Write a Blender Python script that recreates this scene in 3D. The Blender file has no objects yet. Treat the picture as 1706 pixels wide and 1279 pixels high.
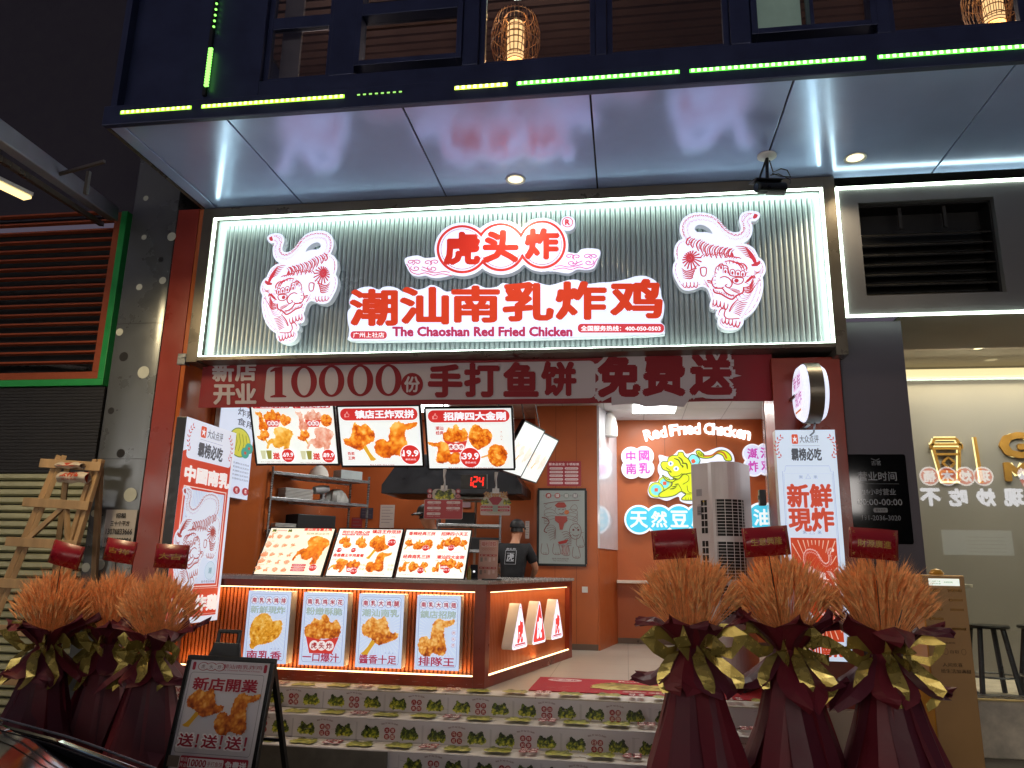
import bpy, bmesh, math, random
from mathutils import Vector, Matrix, noise, geometry
R = math.radians
PI = math.pi
SC = bpy.context.scene
COL = SC.collection

# ---------------------------------------------------------------- camera
FPX, PITCH, YAW, ROLL = 1271.14, .23226742, -.14973697, .0192382
EYE = Vector((0, 0, 1.66))
_f = Vector((math.sin(YAW) * math.cos(PITCH), math.cos(YAW) * math.cos(PITCH), math.sin(PITCH)))
_r = Vector((math.cos(YAW), -math.sin(YAW), 0))
_u = _r.cross(_f)
RT = _r * math.cos(ROLL) + _u * math.sin(ROLL)
UP = -_r * math.sin(ROLL) + _u * math.cos(ROLL)
cam = bpy.data.cameras.new('camera')
cam.sensor_width = 36
cam.lens = FPX / 1706 * 36
cam.clip_start, cam.clip_end = .05, 500
camo = bpy.data.objects.new('camera', cam)
COL.objects.link(camo)
camo.matrix_world = Matrix(((RT.x, UP.x, -_f.x, EYE.x), (RT.y, UP.y, -_f.y, EYE.y), (RT.z, UP.z, -_f.z, EYE.z), (0, 0, 0, 1)))
SC.camera = camo


def ray(u, v):
    return RT * ((u - 853) / FPX) - UP * ((v - 639.5) / FPX) + _f


def at(u, v, Y):            # photo pixel -> point on the upright plane at depth Y (used to measure the place)
    d = ray(u, v)
    return EYE + d * (Y / d.y)


def atz(u, v, z):           # photo pixel -> point on the level plane at height z
    d = ray(u, v)
    return EYE + d * ((z - EYE.z) / d.z)


# ---------------------------------------------------------------- night sky, exposure
world = bpy.data.worlds.new('World')
SC.world = world
world.use_nodes = True
wn = world.node_tree.nodes
bg = wn['Background']
sky = wn.new('ShaderNodeTexSky')
sky.sky_type = 'NISHITA'
sky.sun_disc = False
sky.sun_elevation = R(-4)
sky.sun_rotation = R(200)
mixn = wn.new('ShaderNodeMixRGB')
mixn.blend_type = 'ADD'
mixn.inputs[0].default_value = 1
mixn.inputs[2].default_value = (.62, .52, .72, 1)       # city glow
world.node_tree.links.new(sky.outputs[0], mixn.inputs[1])
world.node_tree.links.new(mixn.outputs[0], bg.inputs[0])
bg.inputs[1].default_value = .1
SC.view_settings.view_transform = 'Standard'
SC.view_settings.look = 'None'
SC.view_settings.exposure = .32
SC.view_settings.gamma = 1
SC.cycles.max_bounces = 8
SC.cycles.diffuse_bounces = 4
SC.cycles.glossy_bounces = 4
SC.cycles.transmission_bounces = 6
SC.cycles.transparent_max_bounces = 8
SC.cycles.sample_clamp_indirect = 4
SC.cycles.caustics_reflective = False
SC.cycles.caustics_refractive = False
SC.cycles.use_denoising = True
SC.cycles.use_light_tree = True


# ---------------------------------------------------------------- colours and materials
def lin(c):
    return c / 12.92 if c <= .04045 else ((c + .055) / 1.055) ** 2.4


def H(s):
    s = s.lstrip('#')
    return tuple(lin(int(s[i:i + 2], 16) / 255) for i in (0, 2, 4)) + (1,)


MATS = {}


def mat(name, col, rough=.5, metal=0, var=.12, scale=6, bump=0, bscale=60, emit=None, es=0, spec=.5, coat=0, stretch=None, rvar=.1):
    if name in MATS:
        return MATS[name]
    m = bpy.data.materials.new(name)
    m.use_nodes = True
    nt = m.node_tree
    b = nt.nodes['Principled BSDF']
    col = H(col) if isinstance(col, str) else tuple(col) + (1,) if len(col) == 3 else col
    b.inputs['Roughness'].default_value = rough
    b.inputs['Metallic'].default_value = metal
    b.inputs['Specular IOR Level'].default_value = spec
    b.inputs['Coat Weight'].default_value = coat
    b.inputs['Coat Roughness'].default_value = .08
    tc = nt.nodes.new('ShaderNodeTexCoord')
    mp = nt.nodes.new('ShaderNodeMapping')
    nt.links.new(tc.outputs['Object'], mp.inputs[0])
    if stretch:
        mp.inputs['Scale'].default_value = stretch
    if var:
        n = nt.nodes.new('ShaderNodeTexNoise')
        n.inputs['Scale'].default_value = scale
        n.inputs['Detail'].default_value = 6
        n.inputs['Roughness'].default_value = .62
        nt.links.new(mp.outputs[0], n.inputs['Vector'])
        mr = nt.nodes.new('ShaderNodeMapRange')
        mr.inputs[1].default_value = .3
        mr.inputs[2].default_value = .7
        mr.inputs[3].default_value = 1 - var
        mr.inputs[4].default_value = 1 + var
        nt.links.new(n.outputs['Fac'], mr.inputs[0])
        hs = nt.nodes.new('ShaderNodeHueSaturation')
        hs.inputs['Color'].default_value = col
        nt.links.new(mr.outputs[0], hs.inputs['Value'])
        nt.links.new(hs.outputs[0], b.inputs['Base Color'])
        if rvar:
            mr2 = nt.nodes.new('ShaderNodeMapRange')
            mr2.inputs[1].default_value = .3
            mr2.inputs[2].default_value = .7
            mr2.inputs[3].default_value = max(0, rough - rvar)
            mr2.inputs[4].default_value = min(1, rough + rvar)
            nt.links.new(n.outputs['Fac'], mr2.inputs[0])
            nt.links.new(mr2.outputs[0], b.inputs['Roughness'])
    else:
        b.inputs['Base Color'].default_value = col
    if bump:
        n2 = nt.nodes.new('ShaderNodeTexNoise')
        n2.inputs['Scale'].default_value = bscale
        n2.inputs['Detail'].default_value = 4
        nt.links.new(mp.outputs[0], n2.inputs['Vector'])
        bp = nt.nodes.new('ShaderNodeBump')
        bp.inputs['Strength'].default_value = bump
        bp.inputs['Distance'].default_value = .01
        nt.links.new(n2.outputs['Fac'], bp.inputs['Height'])
        nt.links.new(bp.outputs[0], b.inputs['Normal'])
    if emit:
        b.inputs['Emission Color'].default_value = H(emit) if isinstance(emit, str) else tuple(emit) + (1,)
        b.inputs['Emission Strength'].default_value = es
    MATS[name] = m
    return m


def glow(name, col, s, sample=True):
    m = mat(name, '#202020', .5, var=0, emit=col, es=s)
    if not sample:
        m.cycles.emission_sampling = 'NONE'
    return m


def artmat(name, es=0, rough=.45, keep=.5):       # printed colours; es > 0: backlit sheet, or a print given its own glow
    m = bpy.data.materials.new(name)
    m.use_nodes = True
    nt = m.node_tree
    b = nt.nodes['Principled BSDF']
    a = nt.nodes.new('ShaderNodeVertexColor')
    a.layer_name = 'Col'
    b.inputs['Roughness'].default_value = rough
    if es:
        mx = nt.nodes.new('ShaderNodeMixRGB')
        mx.blend_type = 'MULTIPLY'
        mx.inputs[0].default_value = 1
        mx.inputs[2].default_value = (keep, keep, keep, 1)
        nt.links.new(a.outputs[0], mx.inputs[1])
        nt.links.new(mx.outputs[0], b.inputs['Base Color'])
        nt.links.new(a.outputs[0], b.inputs['Emission Color'])
        b.inputs['Emission Strength'].default_value = es
    else:
        nt.links.new(a.outputs[0], b.inputs['Base Color'])
    return m


INK = artmat('printed_ink')
INKM = artmat('printed_ink_matt', rough=.8)
LIT = artmat('backlit_print', .62)
LITS = artmat('backlit_sign', .92)
LITW = artmat('dim_backlit_print', .3)
LITWALL = artmat('backlit_wall_sign', .68)
LITB = artmat('bright_screen', .8)
for _m in (LIT, LITW):
    _m.cycles.emission_sampling = 'AUTO'


# ---------------------------------------------------------------- objects
def tag(o, label=None, cat=None, group=None, kind=None):
    if label: o['label'] = label
    if cat: o['category'] = cat
    if group: o['group'] = group
    if kind: o['kind'] = kind
    return o


def thing(name, label, cat, loc=(0, 0, 0), rot=(0, 0, 0), group=None):
    o = bpy.data.objects.new(name, None)
    o.empty_display_size = .1
    COL.objects.link(o)
    o.location = loc
    o.rotation_euler = rot
    return tag(o, label, cat, group)


def link(name, me, parent=None, loc=(0, 0, 0), rot=(0, 0, 0)):
    o = bpy.data.objects.new(name, me)
    COL.objects.link(o)
    o.parent = parent
    o.location = loc
    o.rotation_euler = rot
    return o


def copy_tree(o, parent=None):
    c = o.copy()
    COL.objects.link(c)
    c.parent = parent
    for ch in list(o.children):
        copy_tree(ch, c)
    return c


class MB:                       # collects shapes into one mesh
    def __init__(s):
        s.v, s.f, s.m = [], [], []

    def add(s, vs, fs, m=0):
        k = len(s.v)
        s.v += [tuple(v) for v in vs]
        s.f += [tuple(i + k for i in f) for f in fs]
        s.m += [m] * len(fs)
        return s

    def box(s, x0, x1, y0, y1, z0, z1, m=0):
        vs = [(x, y, z) for z in (z0, z1) for y in (y0, y1) for x in (x0, x1)]
        return s.add(vs, [(0, 2, 3, 1), (4, 5, 7, 6), (0, 1, 5, 4), (2, 6, 7, 3), (0, 4, 6, 2), (1, 3, 7, 5)], m)

    def obox(s, c, size, M=None, m=0):
        hx, hy, hz = [q / 2 for q in size]
        vs = []
        for z in (-hz, hz):
            for y in (-hy, hy):
                for x in (-hx, hx):
                    p = Vector((x, y, z))
                    if M: p = M @ p
                    vs.append(p + Vector(c))
        return s.add(vs, [(0, 2, 3, 1), (4, 5, 7, 6), (0, 1, 5, 4), (2, 6, 7, 3), (0, 4, 6, 2), (1, 3, 7, 5)], m)

    def bar(s, a, b, w, h=None, m=0, upv=(0, 0, 1)):     # box beam from a to b
        a, b = Vector(a), Vector(b)
        h = h or w
        d = (b - a)
        L = d.length
        d = d / L
        x = d.cross(Vector(upv))
        if x.length < 1e-4: x = Vector((1, 0, 0))
        x.normalize()
        y = x.cross(d)
        M = Matrix((x, d, y)).transposed()
        return s.obox((a + b) / 2, (w, L, h), M, m)

    def tube(s, pts, r, n=8, m=0, caps=True):
        pts = [Vector(p) for p in pts]
        rs = r if isinstance(r, (list, tuple)) else [r] * len(pts)
        rings = []
        px = None
        for i, p in enumerate(pts):
            d = (pts[min(i + 1, len(pts) - 1)] - pts[max(i - 1, 0)]).normalized()
            if px is None:
                px = d.orthogonal().normalized()
            else:
                px = (px - d * px.dot(d)).normalized()
            py = d.cross(px)
            rings.append([p + (px * math.cos(t) + py * math.sin(t)) * rs[i] for t in [2 * PI * k / n for k in range(n)]])
        vs = [q for rg in rings for q in rg]
        fs = []
        for i in range(len(pts) - 1):
            for k in range(n):
                a, b = i * n + k, i * n + (k + 1) % n
                fs.append((a, b, b + n, a + n))
        if caps:
            fs.append(tuple(range(n - 1, -1, -1)))
            fs.append(tuple((len(pts) - 1) * n + k for k in range(n)))
        return s.add(vs, fs, m)

    def lathe(s, prof, n=24, m=0, c=(0, 0, 0), M=None, caps=True):   # prof: (r, z)
        vs, fs = [], []
        for r, z in prof:
            for k in range(n):
                t = 2 * PI * k / n
                p = Vector((r * math.cos(t), r * math.sin(t), z))
                if M: p = M @ p
                vs.append(p + Vector(c))
        for i in range(len(prof) - 1):
            for k in range(n):
                a, b = i * n + k, i * n + (k + 1) % n
                fs.append((a, b, b + n, a + n))
        if caps:
            if prof[0][0] > 1e-5: fs.append(tuple(range(n - 1, -1, -1)))
            if prof[-1][0] > 1e-5: fs.append(tuple((len(prof) - 1) * n + k for k in range(n)))
        return s.add(vs, fs, m)

    def prism(s, poly, z0, z1, m=0, holes=(), M=None, mside=None):  # 2-D outline extruded along local z
        loops = [[Vector((x, y, 0)) for x, y in poly]] + [[Vector((x, y, 0)) for x, y in h] for h in holes]
        flat = [p for l in loops for p in l]
        tri = geometry.tessellate_polygon(loops)
        N = len(flat)
        vs = [Vector((p.x, p.y, z0)) for p in flat] + [Vector((p.x, p.y, z1)) for p in flat]
        if M: vs = [M @ v for v in vs]
        top = []
        for t in tri:
            a, b, c = [flat[i] for i in t]
            if (b - a).cross(c - a).z < 0: t = (t[0], t[2], t[1])
            top.append(t)
        s.add(vs, [tuple(i + N for i in t) for t in top] + [(t[2], t[1], t[0]) for t in top], m)
        fs = []
        k = 0
        for li, l in enumerate(loops):
            n = len(l)
            ar = sum(l[i].x * l[(i + 1) % n].y - l[(i + 1) % n].x * l[i].y for i in range(n))
            flip = (ar < 0) != (li > 0)
            for i in range(n):
                a, b = k + i, k + (i + 1) % n
                q = (a, b, b + N, a + N)
                fs.append(q[::-1] if flip else q)
            k += n
        k0 = len(s.v) - len(vs)
        s.f += [tuple(i + k0 for i in f) for f in fs]
        s.m += [m if mside is None else mside] * len(fs)
        return s

    def grid(s, fn, nu, nv, m=0):
        vs = [fn(i / nu, j / nv) for j in range(nv + 1) for i in range(nu + 1)]
        fs = [(j * (nu + 1) + i, j * (nu + 1) + i + 1, (j + 1) * (nu + 1) + i + 1, (j + 1) * (nu + 1) + i) for j in range(nv) for i in range(nu)]
        return s.add(vs, fs, m)

    def build(s, name, mats, parent=None, loc=(0, 0, 0), rot=(0, 0, 0), smooth=False, bevel=0, subs=0, solid=0, fix=True):
        me = bpy.data.meshes.new(name)
        me.from_pydata(s.v, [], s.f)
        if not isinstance(mats, (list, tuple)): mats = [mats]
        for q in mats: me.materials.append(q)
        me.polygons.foreach_set('material_index', s.m)
        if fix and not solid:
            bm = bmesh.new()
            bm.from_mesh(me)
            bmesh.ops.recalc_face_normals(bm, faces=bm.faces)
            bm.to_mesh(me)
            bm.free()
        if smooth:
            me.polygons.foreach_set('use_smooth', [True] * len(me.polygons))
            try: me.set_sharp_from_angle(angle=R(40))
            except Exception: pass
        me.update()
        o = link(name, me, parent, loc, rot)
        if solid:
            q = o.modifiers.new('s', 'SOLIDIFY'); q.thickness = solid; q.offset = 0
        if bevel:
            q = o.modifiers.new('b', 'BEVEL'); q.width = bevel; q.segments = 2; q.limit_method = 'ANGLE'; q.angle_limit = R(50)
        if subs:
            q = o.modifiers.new('u', 'SUBSURF'); q.levels = subs; q.render_levels = subs
        return o


def box(name, m, x0, x1, y0, y1, z0, z1, parent=None, bevel=0):
    return MB().box(x0, x1, y0, y1, z0, z1).build(name, m, parent, bevel=bevel)


# ---------------------------------------------------------------- flat artwork (print, lettering)
_fc = {}


def glyphs(s, bold, shear=0):
    k = (s, bold, shear)
    if k not in _fc:
        c = bpy.data.curves.new('t', 'FONT')
        c.body = s
        c.size = 1
        c.offset = 0
        c.shear = shear
        c.resolution_u = 2
        o = bpy.data.objects.new('t', c)
        COL.objects.link(o)
        me = bpy.data.meshes.new_from_object(o.evaluated_get(bpy.context.evaluated_depsgraph_get()))
        vs = [(v.co.x, v.co.y) for v in me.vertices]
        fs = [tuple(p.vertices) for p in me.polygons]
        bpy.data.objects.remove(o)
        bpy.data.curves.remove(c)
        bpy.data.meshes.remove(me)
        if vs:
            xs = [v[0] for v in vs]; ys = [v[1] for v in vs]
            bb = (min(xs), max(xs), min(ys), max(ys))
        else:
            bb = (0, 1, 0, 1)
        _fc[k] = (vs, fs, bb)
    return _fc[k]


def smooth_pts(pts, n=4, closed=False):
    out = []
    N = len(pts)
    if N < 3: return list(pts)
    for i in range(N if closed else N - 1):
        if closed:
            p0, p1, p2, p3 = pts[i - 1], pts[i], pts[(i + 1) % N], pts[(i + 2) % N]
        else:
            p0, p1, p2, p3 = pts[max(i - 1, 0)], pts[i], pts[i + 1], pts[min(i + 2, N - 1)]
        for k in range(n):
            t = k / n
            out.append(tuple(.5 * ((2 * p1[j]) + (-p0[j] + p2[j]) * t + (2 * p0[j] - 5 * p1[j] + 4 * p2[j] - p3[j]) * t * t + (-p0[j] + 3 * p1[j] - 3 * p2[j] + p3[j]) * t ** 3) for j in (0, 1)))
    if not closed: out.append(tuple(pts[-1]))
    return out


def inside(x, y, poly):
    c = False
    n = len(poly)
    j = n - 1
    for i in range(n):
        xi, yi = poly[i]; xj, yj = poly[j]
        if (yi > y) != (yj > y) and x < (xj - xi) * (y - yi) / (yj - yi + 1e-12) + xi: c = not c
        j = i
    return c


class Art:
    def __init__(s, dz=.0007):
        s.v, s.f, s.c = [], [], []
        s.z = 0
        s.dz = dz
        s.P = lambda x, y: (x, y)

    def sub(s, x0, y0, x1, y1):          # draw in a 0..1 frame mapped on that rectangle (y up)
        s.P = lambda x, y: (x0 + x * (x1 - x0), y0 + y * (y1 - y0))
        return s

    def up(s, k=1):
        s.z += s.dz * k

    def poly(s, pts, col, up=True, raw=False):
        if up: s.up()
        k = len(s.v)
        q = [p if raw else s.P(*p) for p in pts]
        s.v += [(p[0], p[1], s.z) for p in q]
        if len(pts) <= 4:
            s.f.append(tuple(range(k, k + len(pts))))
            s.c.append(H(col) if isinstance(col, str) else col)
        else:
            tri = geometry.tessellate_polygon([[Vector((p[0], p[1], 0)) for p in q]])
            cc = H(col) if isinstance(col, str) else col
            for t in tri:
                a, b, c = [q[i] for i in t]
                if (b[0] - a[0]) * (c[1] - a[1]) - (b[1] - a[1]) * (c[0] - a[0]) < 0: t = (t[0], t[2], t[1])
                s.f.append(tuple(i + k for i in t)); s.c.append(cc)

    def rect(s, x0, y0, x1, y1, col, up=True):
        s.poly([(x0, y0), (x1, y0), (x1, y1), (x0, y1)], col, up)

    def ell(s, x, y, rx, ry, col, n=32, up=True):
        s.poly([(x + rx * math.cos(2 * PI * k / n), y + ry * math.sin(2 * PI * k / n)) for k in range(n)], col, up)

    def rr(s, x0, y0, x1, y1, r, col, ry=None, up=True):
        ry = ry or r
        pts = []
        for cx, cy, a in ((x1 - r, y1 - ry, 0), (x0 + r, y1 - ry, 90), (x0 + r, y0 + ry, 180), (x1 - r, y0 + ry, 270)):
            pts += [(cx + r * math.cos(R(a + k * 15)), cy + ry * math.sin(R(a + k * 15))) for k in range(7)]
        s.poly(pts, col, up)

    def line(s, pts, w, col, closed=False, w1=None, up=True, mid=None):      # ribbon along drawn points; width is in built units
        if up: s.up()
        q = [Vector(s.P(*p)) for p in pts]
        if closed: q = q + [q[0]]
        n = len(q)
        k = len(s.v)
        for i, p in enumerate(q):
            if closed:
                d = q[(i + 1) % (n - 1)] - q[(i - 1) % (n - 1)] if i not in (0, n - 1) else q[1] - q[n - 2]
            else:
                d = q[min(i + 1, n - 1)] - q[max(i - 1, 0)]
            if d.length < 1e-9: d = Vector((1, 0))
            d.normalize()
            t = i / (n - 1)
            ww = w if w1 is None else w + (w1 - w) * t
            if mid is not None: ww = w + (mid - w) * math.sin(PI * t)
            o = Vector((-d.y, d.x)) * ww / 2
            s.v += [(p.x + o.x, p.y + o.y, s.z), (p.x - o.x, p.y - o.y, s.z)]
        cc = H(col) if isinstance(col, str) else col
        for i in range(n - 1):
            a = k + 2 * i
            s.f.append((a, a + 1, a + 3, a + 2)); s.c.append(cc)

    def ring(s, x, y, rx, ry, w, col, n=32):
        s.line([(x + rx * math.cos(2 * PI * k / n), y + ry * math.sin(2 * PI * k / n)) for k in range(n)], w, col, True)

    def frame(s, x0, y0, x1, y1, w, col):
        s.line([(x0, y0), (x1, y0), (x1, y1), (x0, y1)], w, col, True)

    # text centred on (x, y) [or left aligned], fitted to a box of height h and (optionally) width w, in drawing units
    def text(s, t, x, y, h, col, bold=.018, w=None, align='c', rot=0, shear=0, up=True):
        vs, fs, bb = glyphs(t, 0, shear)
        if up: s.up()
        real = (Vector(s.P(0, 1)) - Vector(s.P(0, 0))).length * abs(h)
        offs = [(0, 0)]
        if bold > .004 and real > .028:          # heavier strokes: the same glyphs repeated around a small circle
            nb = 8 if real > .06 else 4
            offs += [(bold * math.cos(2 * PI * i / nb + .4), bold * math.sin(2 * PI * i / nb + .4)) for i in range(nb)]
        sy = h / (bb[3] - bb[2])
        # real aspect: drawing units may be anisotropic
        ax = Vector(s.P(1, 0)) - Vector(s.P(0, 0)); ay = Vector(s.P(0, 1)) - Vector(s.P(0, 0))
        sx = w / (bb[1] - bb[0]) if w else abs(sy) * ay.length / ax.length
        cx = (bb[0] + bb[1]) / 2 if align == 'c' else bb[0] if align == 'l' else bb[1]
        cy = (bb[2] + bb[3]) / 2
        cr, sr = math.cos(rot), math.sin(rot)
        an = ay.length / ax.length
        cc = H(col) if isinstance(col, str) else col
        for i_, (bx, by) in enumerate(offs):
            k = len(s.v)
            z = s.z + i_ * .00006
            for px, py in vs:
                dx, dy = (px + bx - cx) * sx, (py + by - cy) * sy
                if rot: dx, dy = (dx * cr - dy * an * sr), (dx / an * sr + dy * cr)
                q = s.P(x + dx, y + dy)
                s.v.append((q[0], q[1], z))
            s.f += [tuple(i + k for i in f) for f in fs]
            s.c += [cc] * len(fs)

    # a photograph of crusty food inside an outline (drawing units), as a fine coloured grid
    def food(s, poly, ramp, seed=0, n=34, fscale=5, light=(.35, .7), contrast=.72, bias=.58):
        s.up()
        xs = [p[0] for p in poly]; ys = [p[1] for p in poly]
        x0, x1, y0, y1 = min(xs), max(xs), min(ys), max(ys)
        ax = (Vector(s.P(1, 0)) - Vector(s.P(0, 0))).length; ay = (Vector(s.P(0, 1)) - Vector(s.P(0, 0))).length
        W, Hh = (x1 - x0) * ax, (y1 - y0) * ay
        m = max(W, Hh)
        nx = max(6, int(n * W / m)); ny = max(6, int(n * Hh / m))
        rc = [H(c) for c in ramp]

        def colr(u, v):
            p = Vector((u * W / m * fscale + seed * 7.3, v * Hh / m * fscale, seed * 3.1))
            a = noise.fractal(p, .9, 2.1, 4) * .5 + .5
            b = abs(noise.noise(p * 1.9))
            t = bias + contrast * ((a - .5) * 1.15 + (b - .22) * .7) + .22 * (v - .5) * light[1] * 2 - .12 * (u - .5) * light[0] * 2
            d = min(1, max(0, t)) * (len(rc) - 1)
            i = min(int(d), len(rc) - 2)
            f = d - i
            return tuple(rc[i][j] * (1 - f) + rc[i + 1][j] * f for j in range(3)) + (1,)
        rnd = random.Random(seed + 11)
        k = len(s.v)
        cols = {}
        idx = {}
        for j in range(ny + 1):
            for i in range(nx + 1):
                u, v = i / nx, j / ny
                jx = (rnd.random() - .5) * .7 / nx; jy = (rnd.random() - .5) * .7 / ny
                idx[i, j] = (x0 + (u + jx) * (x1 - x0), y0 + (v + jy) * (y1 - y0))
        for j in range(ny):
            for i in range(nx):
                cx = sum(idx[i + a, j + b][0] for a in (0, 1) for b in (0, 1)) / 4
                cy = sum(idx[i + a, j + b][1] for a in (0, 1) for b in (0, 1)) / 4
                if inside(cx, cy, poly):
                    kk = len(s.v)
                    for a, b in ((0, 0), (1, 0), (1, 1), (0, 1)):
                        q = s.P(*idx[i + a, j + b])
                        s.v.append((q[0], q[1], s.z))
                    s.f.append((kk, kk + 1, kk + 2, kk + 3))
                    s.c.append([colr((i + a) / nx, (j + b) / ny) for a, b in ((0, 0), (1, 0), (1, 1), (0, 1))])

    def build(s, name, m, parent=None, loc=(0, 0, 0), rot=(0, 0, 0), back=None, fn3=None):
        me = bpy.data.meshes.new(name)
        vs = [fn3(*v) for v in s.v] if fn3 else s.v
        me.from_pydata(vs, [], s.f)
        ca = me.color_attributes.new('Col', 'FLOAT_COLOR', 'CORNER')
        out = []
        for f, c in zip(s.f, s.c):
            if isinstance(c, list):
                for q in c: out += q
            else:
                out += list(c) * len(f)
        ca.data.foreach_set('color', out)
        me.materials.append(m)
        me.update()
        return link(name, me, parent, loc, rot)


FACE = (PI / 2, 0, 0)          # local x right, y up, z towards the street
# ================================================================ drawings that appear on several signs
RED, DRED, WHT, GREY, GRN = '#d5362c', '#a8222a', '#f4f6fb', '#4a4f58', '#b9cfc4'
CRUST = ['#4a1a08', '#8c3a10', '#c06018', '#dd8a2c', '#f0b45c', '#f6cf8a']
CRUSTO = ['#6a1e06', '#a83e0c', '#d4600f', '#e8821c', '#f4a63a', '#f8c060']
GOLD = ['#8a4a0c', '#b4680f', '#d2881a', '#e6a332', '#f2bd55', '#f5cf80']
LEAF = ['#0c140a', '#1c2a10', '#37451a', '#6d7d22', '#b5b432', '#d8d254']

TIGER_OUT = [(910, 105), (895, 80), (850, 65), (790, 65), (740, 82), (712, 115), (705, 160), (718, 205), (722, 240), (705, 265), (670, 272), (630, 265), (590, 240), (555, 205), (510, 150), (460, 110), (400, 88), (330, 80), (260, 85), (200, 110), (155, 150), (133, 200), (130, 250), (143, 300), (158, 332), (125, 350), (95, 385), (78, 430), (75, 490), (88, 545), (68, 580), (62, 640), (75, 700), (100, 750), (130, 800), (165, 828), (215, 838), (270, 828), (315, 808), (350, 798), (390, 815), (412, 850), (425, 895), (435, 925), (420, 965), (428, 1005), (455, 1020), (495, 1022), (480, 1050), (480, 1080), (500, 1100), (495, 1140), (510, 1180), (550, 1210), (610, 1222), (670, 1215), (720, 1190), (748, 1150), (752, 1110), (800, 1080), (860, 1020), (910, 930), (938, 820), (940, 740), (935, 705), (960, 660), (962, 610), (945, 560), (920, 530), (895, 515), (880, 480), (850, 430), (800, 395), (750, 378), (790, 350), (825, 300), (835, 250), (832, 200), (820, 165), (860, 165), (895, 140)]
TIGER_HOLE = [(275, 240), (285, 215), (310, 200), (345, 200), (385, 215), (425, 245), (448, 285), (410, 275), (370, 270), (320, 272), (288, 262)]


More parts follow.
